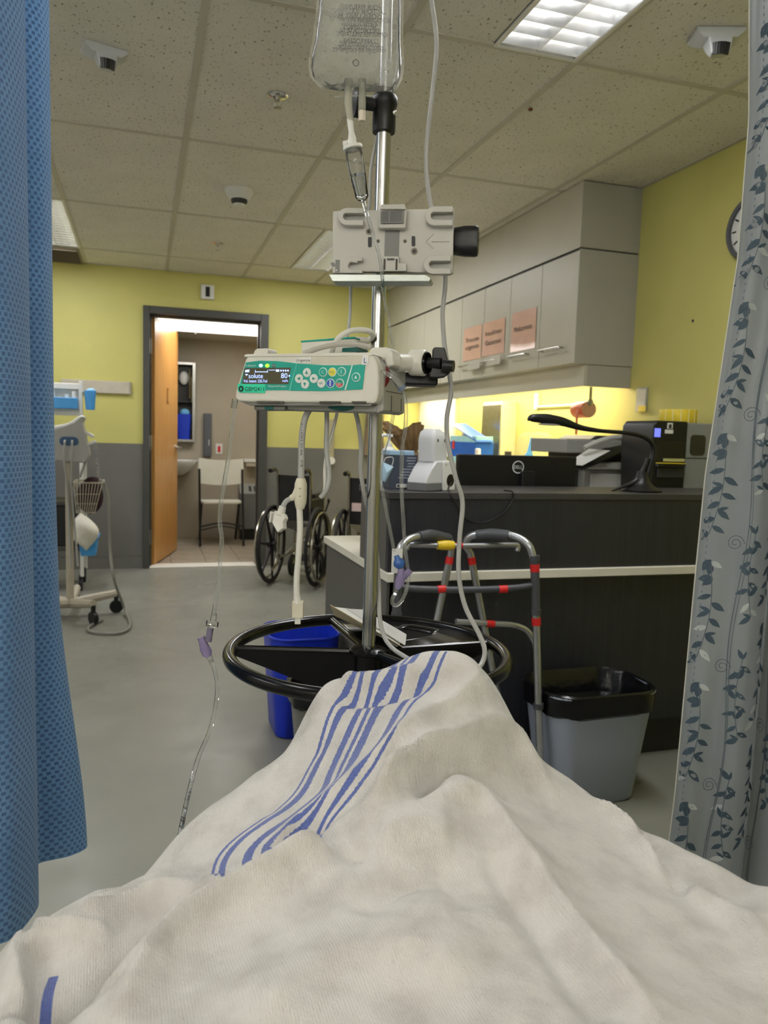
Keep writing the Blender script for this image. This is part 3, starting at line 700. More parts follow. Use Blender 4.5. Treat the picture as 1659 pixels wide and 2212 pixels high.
# orange tourniquet roll
rp = onY(1272, 884, 3.50)
ro = thing('tourniquet_roll', 'orange elastic roll hanging under the cabinet end with a loose tail', 'roll', rp)
M_or = mat('rubber_orange', S(218, 104, 64), .4, trans=.1, var=.08)
ax = Vector((.06, 1, .0)).normalized(); rp2 = rp - ax * .0
part(ro, 'roll', MB().lathe([(.020, 0), (.042, 0), (.043, .003), (.043, .122), (.042, .125), (.020, .125)], rp2, ax, 32, caps=False), M_or, world=True)
part(ro, 'core', MB().lathe([(.0395, -.004), (.0395, .0), (.038, .001)], rp2, ax, 28), mat('roll_core_tan', S(206, 158, 116), .5), world=True)
t0 = rp2 + ax * .062; side = Vector((-ax.y, ax.x, 0))
tp = cr([t0 + Vector((0, 0, .043)), t0 - Vector((.03, .02, -.03)) , t0 + Vector((-.045, -.02, -.01)), t0 + Vector((-.046, -.02, -.06)), t0 + Vector((-.045, -.02, -.13))], 6)
tb = MB()
for p_, q_ in zip(tp, tp[1:]):
    tb.add([p_ - ax * .012, q_ - ax * .012, q_ + ax * .012, p_ + ax * .012, *[v + Vector((.002, .001, 0)) for v in (p_ - ax * .012, q_ - ax * .012, q_ + ax * .012, p_ + ax * .012)]], [(0, 1, 2, 3), (7, 6, 5, 4), (0, 4, 5, 1), (3, 2, 6, 7)])
part(ro, 'loose_tail', tb, M_or, world=True)
hz_ = 1.435
part(ro, 'hanger', MB().box((rp.x + .004, rp.y - .003, (hz_ + rp.z + .03) / 2), (.016, .002, hz_ - rp.z - .03)).ell((rp.x + .004, rp.y - .004, rp.z + .036), (.018, .004, .018)), M_steel, world=True)
# clear holder with yellow label
p0 = onX(1378, 890, XR); p1 = onX(1402, 836, XR)
ch = thing('wall_holder', 'small clear holder with a yellow label on the yellow wall', 'holder', p0)
part(ch, 'pocket', MB().bb(XR - .018, XR, p1.y, p0.y, p0.z, p1.z), mat('clear_acrylic', S(226, 226, 214), .15, alpha=.5), world=True, bev=.003)
part(ch, 'paper', MB().bb(XR - .010, XR - .008, p1.y + .008, p0.y - .008, p0.z + .01, p1.z - .01), M_white, world=True)
part(ch, 'yellow_label', MB().bb(XR - .0205, XR - .018, p1.y - .01, (p0.y + p1.y) / 2 + .01, p0.z, p0.z + .028), mat('label_yellow', S(232, 206, 60), .5), world=True)

# multifunction printer
mf = thing('office_printer', 'grey multifunction printer with slanted paper tray behind the desk', 'printer', (2.10, 3.25, ZS))
M_pg = mat('printer_grey', S(150, 150, 146), .5, var=.02); M_pl = mat('printer_light', S(184, 184, 178), .5, var=.02)
YP = 3.10
part(mf, 'base', MB().bb(1.93, 2.37, YP, YP + .34, ZS, 1.03), M_pg, world=True, bev=.008)
part(mf, 'paper_drawer', MB().bb(1.96, 2.34, YP - .012, YP, ZS + .015, 1.01), M_pl, world=True, bev=.004)
part(mf, 'mid_shell', MB().bb(1.90, 2.375, YP - .03, YP + .34, 1.03, 1.065), M_pl, world=True, bev=.01)
part(mf, 'output_gap', MB().bb(1.92, 2.36, YP - .0, YP + .32, 1.065, 1.10), M_black, world=True)
part(mf, 'scanner_lid', MB().bb(1.84, 2.375, YP + .02, YP + .36, 1.10, 1.165), M_pg, world=True, bev=.006)
part(mf, 'feeder', MB().prism([(1.98, 1.165), (2.02, 1.185), (2.34, 1.185), (2.37, 1.165)], -YP - .34, -YP - .05, Matrix(((1, 0, 0, 0), (0, 0, -1, 0), (0, 1, 0, 0), (0, 0, 0, 1)))), M_dark, world=True, bev=.006)
def slab(pts, th):
    q = [Vector(p) for p in pts]; n_ = (q[1] - q[0]).cross(q[3] - q[0]).normalized() * th
    return MB().add(q + [p + n_ for p in q], [(3, 2, 1, 0), (4, 5, 6, 7), (0, 1, 5, 4), (1, 2, 6, 5), (2, 3, 7, 6), (3, 0, 4, 7)])
tr = [onY(1218, 1008, YP - .10), onY(1262, 1012, YP - .11), onY(1378, 962, YP - .02), onY(1325, 958, YP + .05)]
part(mf, 'paper_tray', slab(tr, -.012), M_black, world=True, bev=.003)
tr2 = [onY(1222, 1003, YP - .105), onY(1258, 1006, YP - .115), onY(1318, 974, YP - .09), onY(1272, 970, YP - .02)]
pp = part(mf, 'paper', slab(tr2, .002), M_white, world=True)
part(mf, 'side_arm', MB().tube(cr([onY(x, y, YP - .1) for x, y in ((1262, 968), (1290, 955), (1330, 945), (1385, 947))], 5), .012, 8), M_pl, world=True)
part(mf, 'dark_bay', MB().bb(1.86, 1.935, YP + .05, YP + .3, ZS + .0, 1.03), M_dark, world=True)
# label printer with yellow roll
YQ = 2.72
lp2 = thing('label_printer', 'black and grey label printer with small blue screen on the desk ledge end', 'printer', (2.15, 2.85, ZS))
a = onY(1402, 1062, YQ); b = onY(1487, 911, YQ)
c = onY(1530, 915, YQ)
x0, x1, z1 = a.x, b.x, b.z
part(lp2, 'front', MB().prism([(x0 + .012, ZS), (x1, ZS), (x1, z1), (x0 + .02, z1), (x0 + .004, z1 - .02), (x0, z1 - .10)], -YQ - .22, -YQ, Matrix(((1, 0, 0, 0), (0, 0, -1, 0), (0, 1, 0, 0), (0, 0, 0, 1)))), M_black, world=True, bev=.006)
part(lp2, 'bay', MB().bb(x0 + .02, x1 - .012, YQ - .004, YQ + .02, z1 - .17, z1 - .085), mat('bay_olive', S(30, 28, 16), .5), world=True, bev=.002)
part(lp2, 'bay_lip', MB().bb(x0 + .02, x1 - .012, YQ - .02, YQ, z1 - .19, z1 - .176), M_dark, world=True, bev=.003)
part(lp2, 'print_head', MB().bb(x0 + .05, x1 - .014, YQ - .012, YQ - .004, z1 - .168, z1 - .155), M_chrome, world=True, bev=.001)
part(lp2, 'label_strip', MB().bb(x0 + .02, x1 - .03, YQ - .04, YQ - .004, z1 - .176, z1 - .173), mat('label_yellow', S(232, 206, 60), .5), world=True)
part(lp2, 'lower_cover', MB().bb(x0 + .03, x1 - .012, YQ - .008, YQ, z1 - .235, z1 - .195), M_dark, world=True, bev=.003)
part(lp2, 'screen', MB().bb(x0 + .008, x0 + .036, YQ - .003, YQ, z1 - .068, z1 - .032), mat('screen_blue', S(110, 120, 236), .3, emit=.8), world=True)
part(lp2, 'sticker', MB().bb(x0 + .068, x0 + .094, YQ - .002, YQ, z1 - .032, z1 - .008), M_white, world=True)
part(lp2, 'sticker_mark', MB().bb(x0 + .074, x0 + .088, YQ - .003, YQ - .002, z1 - .030, z1 - .014), M_dark, world=True)
part(lp2, 'name_sticker', MB().bb(x0 + .058, x0 + .098, YQ - .002, YQ, z1 - .052, z1 - .036), M_white, world=True)
M_ps = mat('printer_side_grey', S(140, 143, 140), .5, var=.02)
part(lp2, 'side_cover', MB().bb(x1, XR - .03, YQ + .004, YQ + .22, ZS, z1 - .004), M_ps, world=True, bev=.006)
part(lp2, 'seam', MB().bb(x1, XR - .03, YQ + .002, YQ + .004, z1 - .152, z1 - .149), M_dark, world=True)
wA = onY(1495, 935, YQ); wB = onY(1530, 988, YQ)
part(lp2, 'side_window', MB().prism(rrect(.075, .085, .015, 3, wA.x + .035, (wA.z + wB.z) / 2), -YQ - .006, -YQ - .001, Matrix(((1, 0, 0, 0), (0, 0, -1, 0), (0, 1, 0, 0), (0, 0, 0, 1)))), mat('window_smoke', S(52, 50, 40), .15), world=True)
yr = thing('label_roll', 'roll of yellow labels standing on top of the label printer', 'roll', (x1 + .05, YQ + .13, z1 - .002))
part(yr, 'roll', MB().lathe([(.022, 0), (.078, 0), (.079, .002), (.079, .054), (.078, .056), (.022, .056)], n=48, caps=False), mat('label_yellow', S(232, 206, 60), .5))
for k in range(9):
    a_ = math.pi + .2 + k * .42
    part(yr, 'label_gap', MB().box((math.cos(a_) * .0795, math.sin(a_) * .0795, .028), (.001, .0025, .054), Matrix.Rotation(a_, 3, 'Z')), mat('label_gap_pale', S(244, 238, 190), .5))
# white wall panel and coat at the far end
wp = thing('white_wall_panel', 'plain white panel on the wall at the far end of the counter', 'panel', (XR, 6.2, .93))
part(wp, 'board', MB().bb(XR - .014, XR, 5.78, YB - .005, 1.0, 1.54), M_white, world=True, bev=.002)
part(wp, 'edge_strip', MB().bb(XR - .02, XR, 5.765, 5.78, 1.0, 1.54), mat('panel_edge', S(220, 216, 190), .5), world=True)
hc = thing('hanging_coat', 'taupe coat hanging on the back wall beside the pole', 'coat', (1.95, YB - .06, 1.0))
M_coat = mat('coat_taupe', S(120, 106, 88), .9, var=.12, scale=20)
part(hc, 'cloth', MB().grid(lambda u, v: (1.95 + (u - .5) * .14 * (1 + .4 * (1 - v)), YB - .05 - .03 * math.sin(u * math.pi) - .012 * math.sin(u * 20), .98 + v * .5), 24, 8), M_coat, world=True)
part(hc, 'hook', MB().cyl((1.95, YB, 1.48), (1.95, YB - .06, 1.48), .008, n=8).ell((1.95, YB - .06, 1.48), (.014, .014, .014)), M_dark, world=True)

# ================================================================== walker in front of the desk
M_alu = mat('walker_aluminium', S(186, 188, 192), .3, .85, var=.05); M_sleeve = mat('walker_sleeve_grey', S(74, 76, 80), .45); M_red = mat('walker_red_band', S(206, 34, 34), .45)
def toward_floor(a, b):                            # extend the line a->b down to the floor
    d = b - a; t = (0.0 - b.z) / d.z
    return b + d * t
wk = thing('walking_frame', 'folding aluminium walking frame with red bands before the desk', 'walker', (1.02, 2.14, 0))
YA, YR = 2.07, 2.235
La, Lb = onY(862, 1215, YA + .04), onY(856, 1335, YA + .04); Lf = toward_floor(La, Lb)
Ra, Rb = onY(974, 1195, YR), onY(946, 1330, YR); Rf = toward_floor(Ra, Rb)
Lf.z = Rf.z = .02
part(wk, 'side_frame', MB().tube([Lf, Lb] + cr([La, onY(866, 1183, YA + .05), onY(888, 1163, YA + .07), onY(930, 1157, YA + .1), onY(962, 1161, YA + .14), onY(975, 1176, YR - .01), Ra], 5) + [Rb, Rf], .0118, 10), M_alu, world=True)
part(wk, 'hand_grip', MB().tube(cr([onY(905, 1160, YA + .08), onY(930, 1156, YA + .1), onY(968, 1164, YA + .145)], 6), [.0165] * 5 + [.0178] * 4 + [.0172] * 4, 12), M_sleeve, world=True)
Ka, Kb = onY(1155, 1215, YA), onY(1164, 1560, YA); Kf = toward_floor(Ka, Kb); Kf.z = .02
Ja, Jb = onY(1016, 1195, YR), onY(1070, 1480, YR); Jf = toward_floor(Ja, Jb); Jf.z = .02
part(wk, 'side_frame', MB().tube([Jf, Jb] + cr([Ja, onY(1006, 1176, YR - .01), onY(1018, 1158, YA + .14), onY(1060, 1152, YA + .1), onY(1110, 1158, YA + .05), onY(1142, 1178, YA + .01), Ka], 5) + [Kb, Kf], .0118, 10), M_alu, world=True)
part(wk, 'hand_grip', MB().tube(cr([onY(1030, 1156, YA + .13), onY(1062, 1154, YA + .1), onY(1100, 1157, YA + .06)], 6), [.0165] * 5 + [.0178] * 4 + [.0172] * 4, 12), M_sleeve, world=True)
def seg(name, p, q, r_, m, n=12): part(wk, name, MB().cyl(p, q, r_, n=n), m, world=True)
def onleg(a, b, y0): # point on leg a-b at pixel row y0
    ya, yb = proj(a)[1], proj(b)[1]; return a + (b - a) * ((y0 - ya) / (yb - ya))
seg('leg_sleeve', onleg(Ka, Kb, 1212), onleg(Ka, Kb, 1318), .0135, M_sleeve); seg('leg_sleeve', onleg(La, Lb, 1225), onleg(La, Lb, 1330), .0135, M_sleeve)
for y0, y1 in ((1200, 1212), (1314, 1326), (1518, 1530)): seg('collar', onleg(Ka, Kb, y0), onleg(Ka, Kb, y1), .0155, M_sleeve)
seg('collar', onleg(La, Lb, 1322), onleg(La, Lb, 1336), .0158, M_sleeve)
for y0, y1 in ((1218, 1234), (1332, 1348)): seg('red_band', onleg(Ka, Kb, y0), onleg(Ka, Kb, y1), .0142, M_red)
seg('red_band', onleg(Ra, Rb, 1203), onleg(Ra, Rb, 1218), .0128, M_red); seg('red_band', onleg(Ja, Jb, 1203), onleg(Ja, Jb, 1218), .0128, M_red)
c1 = [onY(x, y, YA + .10) for x, y in ((878, 1186), (884, 1177), (900, 1177), (1000, 1179), (1106, 1177), (1118, 1180), (1117, 1190))]
part(wk, 'front_bar', MB().tube(cr(c1, 5), .0085, 10), M_alu, world=True)
part(wk, 'yellow_clip', MB().tube([onY(x, 1178, YA + .10) for x in (944, 960, 972, 980)], [.0125, .0155, .015, .013], 12), mat('walker_yellow', S(230, 196, 48), .45), world=True)
part(wk, 'red_band', MB().cyl(onY(985, 1178, YA + .1), onY(998, 1179, YA + .1), .0098, n=12), M_red, world=True)
c2 = [onY(x, y, YA + .05 - (x - 860) * .00016) for x, y in ((860, 1268), (900, 1272), (1000, 1274), (1100, 1271), (1163, 1263))]
part(wk, 'cross_bar', MB().tube(cr(c2, 5), .0105, 10), M_sleeve, world=True)
for x0, x1 in ((945, 962), (1077, 1095)): part(wk, 'red_band', MB().cyl(onY(x0, 1273, YA + .05 - (x0 - 860) * .00016), onY(x1, 1272, YA + .05 - (x1 - 860) * .00016), .0118, n=12), M_red, world=True)
c3 = [onY(x, y, YA + .07) for x, y in ((985, 1343), (1060, 1347), (1110, 1351), (1138, 1362), (1153, 1385), (1158, 1405))]
part(wk, 'lower_bar', MB().tube(cr(c3, 5), .0098, 10), M_alu, world=True)
part(wk, 'red_band', MB().cyl(onY(1050, 1347, YA + .07), onY(1067, 1348, YA + .07), .0112, n=12), M_red, world=True)
for p in (Lf, Rf, Kf, Jf): part(wk, 'rubber_foot', MB().lathe([(.02, 0), (.02, .01), (.015, .04), (.013, .05)], (p.x, p.y, 0.0), n=14), M_sleeve, world=True)

# ================================================================== waste bins
M_bin = mat('bin_grey_blue', S(150, 158, 174), .42, var=.02, scale=5); M_liner = mat('bin_liner_black', S(14, 14, 17), .22, var=.2, bump=.9, bscale=38)
def bin_(name, label, c, top, bot, h, m, liner, wall=.004):
    r = thing(name, label, 'bin', (c[0], c[1], 0))
    def ring(w, d, rr, z, off=0): return [(x, y, z) for x, y in rrect(w, d, rr, 8)]
    o_ = []
    for t in (0, .02, .5, .98, 1):
        w = bot[0] + (top[0] - bot[0]) * t; d = bot[1] + (top[1] - bot[1]) * t
        if t == 0: w -= .012; d -= .012
        o_.append(ring(w, d, .05 + .03 * t, h * t))
    i_ = []
    for t in (1, .5, .03):
        w = bot[0] + (top[0] - bot[0]) * t - 2 * wall; d = bot[1] + (top[1] - bot[1]) * t - 2 * wall
        i_.append(ring(w, d, .046 + .03 * t, h * t))
    part(r, 'body', MB().loft(o_ + i_), m)
    part(r, 'rim', MB().tube([(x, y, h) for x, y in rrect(top[0], top[1], .08, 8)], .005, 8, closed=True), m)
    if liner:
        L = []
        N = len(rrect(1, 1, .1, 8)); random.seed(3)
        ph = [random.uniform(0, 6) for _ in range(4)]
        def lring(w, d, z, amp, k): return [(x * (1 + amp * math.sin(i * 1.7 + ph[k % 4])), y * (1 + amp * math.sin(i * 2.3 + ph[(k + 1) % 4])), z + amp * .5 * math.sin(i * .9 + ph[(k + 2) % 4])) for i, (x, y) in enumerate(rrect(w, d, min(w, d) * .34, 12))]
        W, Dp = top
        L = [lring(W + .004 - .02, Dp + .004 - .02, h - .068 + .0, .008, 0), lring(W + .010, Dp + .010, h - .06, .006, 1), lring(W + .016, Dp + .016, h - .02, .004, 2), lring(W + .015, Dp + .015, h + .005, .002, 3), lring(W + .002, Dp + .002, h + .010, .001, 0),
             lring(W - .016, Dp - .016, h - .002, .004, 1), lring(W - .045, Dp - .035, h - .09, .02, 2), lring(W - .09, Dp - .07, h - .2, .03, 3)]
        part(r, 'liner', MB().loft(L), M_liner, label='black plastic liner folded over the rim')
    return r
bin_('waste_bin', 'grey plastic waste bin with black liner standing before the desk', (1.39, 2.135), (.385, .27), (.285, .195), .365, M_bin, True)
bin_('recycling_bin', 'blue plastic recycling bin on the floor behind the drip stand', (.585, 2.90), (.27, .30), (.215, .24), .39, mat('bin_blue', S(24, 52, 190), .35, var=.05), False)
bin_('waste_bin', 'small grey waste bin with black liner under the ring, beside the blue bin', (.60, 2.50), (.25, .21), (.19, .16), .31, mat('bin_grey_small', S(120, 120, 116), .45), True)
solo('paper_sheet', MB().box((.585, 2.90, .25), (.16, .2, .004), Matrix.Rotation(.2, 3, 'X')), M_white, 'loose white paper lying inside the blue recycling bin', 'paper', (.585, 2.90, .25))

# ================================================================== wheelchairs
M_tyre = mat('tyre_black', S(26, 26, 26), .6); M_cloth = mat('vinyl_black', S(22, 22, 23), .5, var=.15); M_wchrome = mat('wheelchair_chrome', S(176, 170, 156), .25, 1.0)
def make_wheelchair(label, c, ex, track=.36):
    ex = Vector((ex[0], ex[1], 0)).normalized(); fy = Vector((-ex.y, ex.x, 0))
    M = Matrix((ex, fy, Vector((0, 0, 1)))).transposed().to_4x4(); M.translation = Vector((c[0], c[1], 0))
    r = thing('wheelchair', label, 'wheelchair', M=M, group='wheelchairs by the back wall')
    R_ = .302; h = track / 2
    for s in (-1, 1):
        X = s * h
        wh = part(r, 'rear_wheel', MB().tube([(X, (R_ - .013) * math.cos(a), .305 + (R_ - .013) * math.sin(a)) for a in [i * 2 * math.pi / 40 for i in range(40)]], .014, 8, closed=True), M_tyre)
        part(wh, 'rim', MB().tube([(X, (R_ - .03) * math.cos(a), .305 + (R_ - .03) * math.sin(a)) for a in [i * 2 * math.pi / 40 for i in range(40)]], .008, 6, closed=True), M_black)
        part(wh, 'hand_rim', MB().tube([(X + s * .035, (R_ - .04) * math.cos(a), .305 + (R_ - .04) * math.sin(a)) for a in [i * 2 * math.pi / 40 for i in range(40)]], .0085, 6, closed=True), M_wchrome)
        for k in range(7):
            a = k * 2 * math.pi / 7 + .3
            part(wh, 'spoke', MB().tube([(X, .03 * math.cos(a), .305 + .03 * math.sin(a)), (X, (R_ - .03) * math.cos(a), .305 + (R_ - .03) * math.sin(a))], [.016, .008], 6), M_black)
        part(wh, 'hub', MB().cyl((X - .03, 0, .305), (X + .035, 0, .305), .03, n=14), M_black)
        xi = X - s * .05
        part(r, 'frame_tube', MB().tube(cr([(xi, -.01, .16), (xi, -.02, .5), (xi, -.03, .80), (xi, -.05, .865), (xi, -.10, .885), (xi, -.15, .88)], 5), .0115, 8).tube([(xi, -.015, .47), (xi, .36, .48), (xi, .40, .45), (xi, .41, .12)], .0105, 8).tube([(xi, -.01, .2), (xi, .40, .2)], .010, 8), M_wchrome)
        part(r, 'push_grip', MB().tube([(xi, -.10, .885), (xi, -.15, .882), (xi, -.20, .876)], [.016, .018, .017], 10), M_black)
        part(r, 'armrest', MB().tube([(xi, -.02, .66), (xi, .30, .665), (xi, .33, .64), (xi, .33, .47)], .010, 8), M_wchrome)
        part(r, 'arm_pad', MB().bb(xi - .022, xi + .022, .02, .28, .668, .70), M_cloth, bev=.008)
        part(r, 'side_guard', MB().bb(xi - .003, xi + .003, .0, .30, .49, .65), M_cloth)
        part(r, 'caster_fork', MB().tube([(xi, .40, .2), (xi, .39, .16), (xi, .36, .1)], .012, 8), M_wchrome)
        part(r, 'caster', MB().tube([(xi, .36 + .075 * math.cos(a), .09 + .075 * math.sin(a)) for a in [i * 2 * math.pi / 20 for i in range(20)]], .015, 8, closed=True).cyl((xi - .008, .36, .09), (xi + .008, .36, .09), .07, n=18), M_tyre)
        part(r, 'leg_rest', MB().tube(cr([(xi, .40, .46), (xi, .47, .40), (xi, .53, .2), (xi, .56, .12)], 5), .0105, 8), M_wchrome)
        part(r, 'foot_plate', MB().box((X - s * .10, .60, .115), (.12, .14, .008), Matrix.Rotation(.2, 3, 'X')), M_black)
        part(r, 'brake_lever', MB().cyl((xi + s * .02, .26, .5), (xi + s * .05, .30, .62), .007, n=8).ell((xi + s * .05, .30, .63), (.012, .012, .02)), M_black)
        part(r, 'tip_tube', MB().tube([(xi, -.01, .16), (xi, -.12, .13)], .010, 8), M_wchrome)
    part(r, 'cross_brace', MB().cyl((-h + .05, .18, .2), (h - .05, .18, .47), .011, n=8).cyl((h - .05, .2, .2), (-h + .05, .2, .47), .011, n=8), M_wchrome)
    part(r, 'backrest', MB().grid(lambda u, v: ((u - .5) * (track - .1), -.025 - .04 * math.sin(u * math.pi) - .0, .50 + v * .34), 12, 4), M_cloth)
    part(r, 'seat', MB().grid(lambda u, v: ((u - .5) * (track - .1), v * .38, .485 - .06 * math.sin(u * math.pi)), 12, 4), M_cloth)
    return r
make_wheelchair('black wheelchair with chrome handrims parked against the grey back wall', (1.095, 5.74), (.875, -.48))
w2 = make_wheelchair('black wheelchair mostly hidden behind the desk corner', (1.575, 5.44), (.9, -.43))
part(w2, 'label_tag', MB().bb(-.10, -.03, -.075, -.07, .60, .66), mat('tag_pinkish', S(220, 196, 196), .6), label='pale printed tag')

# ================================================================== bathroom contents
M_cream = mat('chair_plastic_white', S(214, 214, 202), .45, var=.02)
fc = thing('folding_chair', 'white folding chair with black legs inside the bathroom', 'chair', (.75, 7.93, 0))
x0, x1, Yc = .545, .955, 7.90
part(fc, 'backrest', MB().grid(lambda u, v: (x0 + (x1 - x0) * u, Yc + .05 + .035 * math.sin(u * math.pi), (.625 - .02 * math.sin(u * math.pi)) + (.855 - .60) * v), 14, 6).grid(lambda u, v: (x1 - (x1 - x0) * u, Yc + .065 + .035 * math.sin(u * math.pi), (.625 - .02 * math.sin(u * math.pi)) + (.855 - .60) * v), 14, 6), M_cream, world=True)
part(fc, 'seat', MB().prism(rrect(.40, .40, .06, 5, .75, 0), .43, .455).xf(Matrix.Translation((0, Yc + .10, 0))), M_cream, world=True, bev=.006)
for s, X in ((-1, x0 - .008), (1, x1 + .008)):
    part(fc, 'leg', MB().tube([(X, Yc - .14, 0.01), (X, Yc - .02, .45), (X, Yc + .055, .78)], .0115, 8), M_black, world=True)
    part(fc, 'leg', MB().tube([(X - s * .025, Yc + .36, 0.01), (X - s * .025, Yc + .06, .44)], .0115, 8), M_black, world=True)
    part(fc, 'cap', MB().tube([(X, Yc + .055, .77), (X, Yc + .07, .875)], .016, 10), M_cream, world=True)
part(fc, 'stretcher', MB().tube(cr([(x0, Yc - .07, .20), (.75, Yc - .07, .235), (x1, Yc - .07, .20)], 6), .009, 8).tube(cr([(x0, Yc - .09, .165), (.75, Yc - .09, .205), (x1, Yc - .09, .165)], 6), .007, 8), M_black, world=True)
sk = thing('wall_sink', 'white wall-mounted sink beside the wooden door in the bathroom', 'sink', (.30, 8.2, .78))
part(sk, 'basin', MB().loft([[(x, y, z) for x, y in rrect(w, d, .06, 5, .30, 8.17)] for w, d, z in ((.18, .2, .70), (.34, .34, .76), (.44, .42, .81), (.46, .44, .845))] + [[(x, y, z) for x, y in rrect(w, d, .06, 5, .30, 8.17)] for w, d, z in ((.40, .38, .845), (.3, .28, .76))]), M_white, world=True)
part(sk, 'tap', MB().tube(cr([(.30, 8.36, .85), (.30, 8.36, .93), (.30, 8.32, .96), (.30, 8.25, .93)], 5), .011, 8), M_chrome, world=True)
part(sk, 'drain_pipe', MB().tube([(.30, 8.2, .70), (.30, 8.2, .55), (.30, 8.40, .52)], .018, 8), M_chrome, world=True)
gc = thing('mirror_standin', 'narrow steel-framed mirror on the bathroom wall, its reflection built as solid parts', 'cabinet', (.36, BY, 1.06))  # a mirror, its dark reflection modelled as a shallow cabinet
part(gc, 'back', MB().bb(.20, .50, BY - .012, BY, 1.05, 1.83), mat('mirror_reflection_dark', S(48, 46, 44), .5), world=True)
part(gc, 'frame', MB().bb(.485, .515, BY - .10, BY, 1.03, 1.85).bb(.185, .215, BY - .10, BY, 1.03, 1.85).bb(.215, .485, BY - .10, BY, 1.03, 1.055).bb(.215, .485, BY - .10, BY, 1.825, 1.85), M_steel, world=True, bev=.002)
part(gc, 'shelf', MB().bb(.215, .485, BY - .09, BY - .012, 1.44, 1.448), M_dark, world=True)
part(gc, 'reflected_bar', MB().cyl((.455, BY - .11, 1.48), (.455, BY - .11, 1.78), .010, n=8).cyl((.475, BY - .105, 1.44), (.475, BY - .105, 1.7), .006, n=8), M_chrome, world=True)  # shelf and bars only imitate what the mirror reflects
bt = thing('reflected_tub', 'blue tub imitating a reflection in the bathroom mirror', 'tub', (.39, BY - .06, 1.056))  # tub and cloth stand in for the blue reflection in the mirror
part(bt, 'tub', MB().loft([[(x, y, z) for x, y in rrect(w, .07, .02, 3, .40, BY - .055)] for w, z in ((.12, 1.056), (.15, 1.32))]), mat('reflection_blue', S(26, 58, 190), .4), world=True)
part(bt, 'reflected_cloth', MB().ell((.41, BY - .055, 1.335), (.05, .03, .04)), mat('reflection_light_blue', S(110, 180, 226), .8), world=True)
solo('reflected_lump', MB().ell((.40, BY - .055, 1.69), (.05, .03, .07)), M_white, 'white lump imitating a reflection in the bathroom mirror', 'gloves', (.40, BY - .055, 1.62))  # added shape, part of the imitated mirror reflection
tdn = thing('soap_dispenser', 'tall narrow grey dispenser on the bathroom wall above the chair', 'dispenser', (.64, BY, .88))
part(tdn, 'case', MB().bb(.605, .685, BY - .07, BY, .88, 1.335), mat('dispenser_grey', S(92, 94, 100), .4), world=True, bev=.006)
part(tdn, 'window', MB().bb(.655, .662, BY - .073, BY - .07, 1.0, 1.06), M_white, world=True)
rp_ = thing('emergency_switch', 'white wall plate with red emergency switch in the bathroom', 'switch', (.77, BY, .965))
part(rp_, 'plate', MB().bb(.735, .805, BY - .008, BY, .91, 1.02), M_white, world=True, bev=.002)
part(rp_, 'switch', MB().bb(.755, .785, BY - .014, BY - .008, .93, .995), M_red, world=True, bev=.003)
gl = thing('wall_ledge', 'short white ledge on the bathroom wall right of the chair', 'ledge', (1.15, BY, .83))
part(gl, 'board', MB().bb(1.02, 1.45, BY - .14, BY, .835, .865), M_white, world=True, bev=.003)
part(gl, 'apron', MB().bb(1.04, 1.43, BY - .13, BY - .11, .79, .835), M_bath, world=True)
rd = thing('radiator_unit', 'grey wall heater with grille low on the bathroom wall', 'heater', (1.2, BY, .1))
part(rd, 'case', MB().bb(.98, 1.5, BY - .16, BY, .12, .50), mat('heater_grey', S(112, 114, 114), .45), world=True, bev=.004)
part(rd, 'grille_top', MB().loft([[(.98, BY - .16, .50), (1.5, BY - .16, .50), (1.5, BY, .50), (.98, BY, .50)], [(.98, BY - .06, .60), (1.5, BY - .06, .60), (1.5, BY, .60), (.98, BY, .60)]]), mat('heater_light', S(150, 150, 146), .45), world=True)
for k in range(6):
    part(rd, 'grille_slot', MB().box((1.09 + k * .055, BY - .113, .55), (.03, .004, .07), Matrix.Rotation(-.78, 3, 'X')), M_dark, world=True)
part(rd, 'plinth', MB().bb(1.0, 1.48, BY - .13, BY, 0, .12), M_black, world=True)
spk = thing('sprinkler_head', 'tiny sprinkler on the bathroom ceiling seen through the doorway', 'sprinkler', (.47, 7.62, BZ))
part(spk, 'body', MB().lathe([(.03, 0), (.028, -.006), (.008, -.008), (.008, -.03), (.014, -.032), (.014, -.035)], n=16), M_steel)
part(spk, 'deflector', MB().lathe([(.018, -.036), (.018, -.039)], n=12), M_steel)
# wall hook light patch on back wall right of door
wh_ = onY(714, 995, YB - .02); kn = thing('wall_bracket', 'small wall bracket with white knob above the wheelchair', 'bracket', (wh_.x, YB, wh_.z))
part(kn, 'strip', MB().bb(wh_.x - .035, wh_.x + .03, YB - .02, YB - .006, wh_.z - .02, wh_.z + .36), mat('bracket_beige', S(170, 162, 132), .5), world=True, bev=.003)
part(kn, 'knob', MB().cyl((wh_.x, YB - .02, wh_.z), (wh_.x, YB - .06, wh_.z), .032, n=20), M_white, world=True)

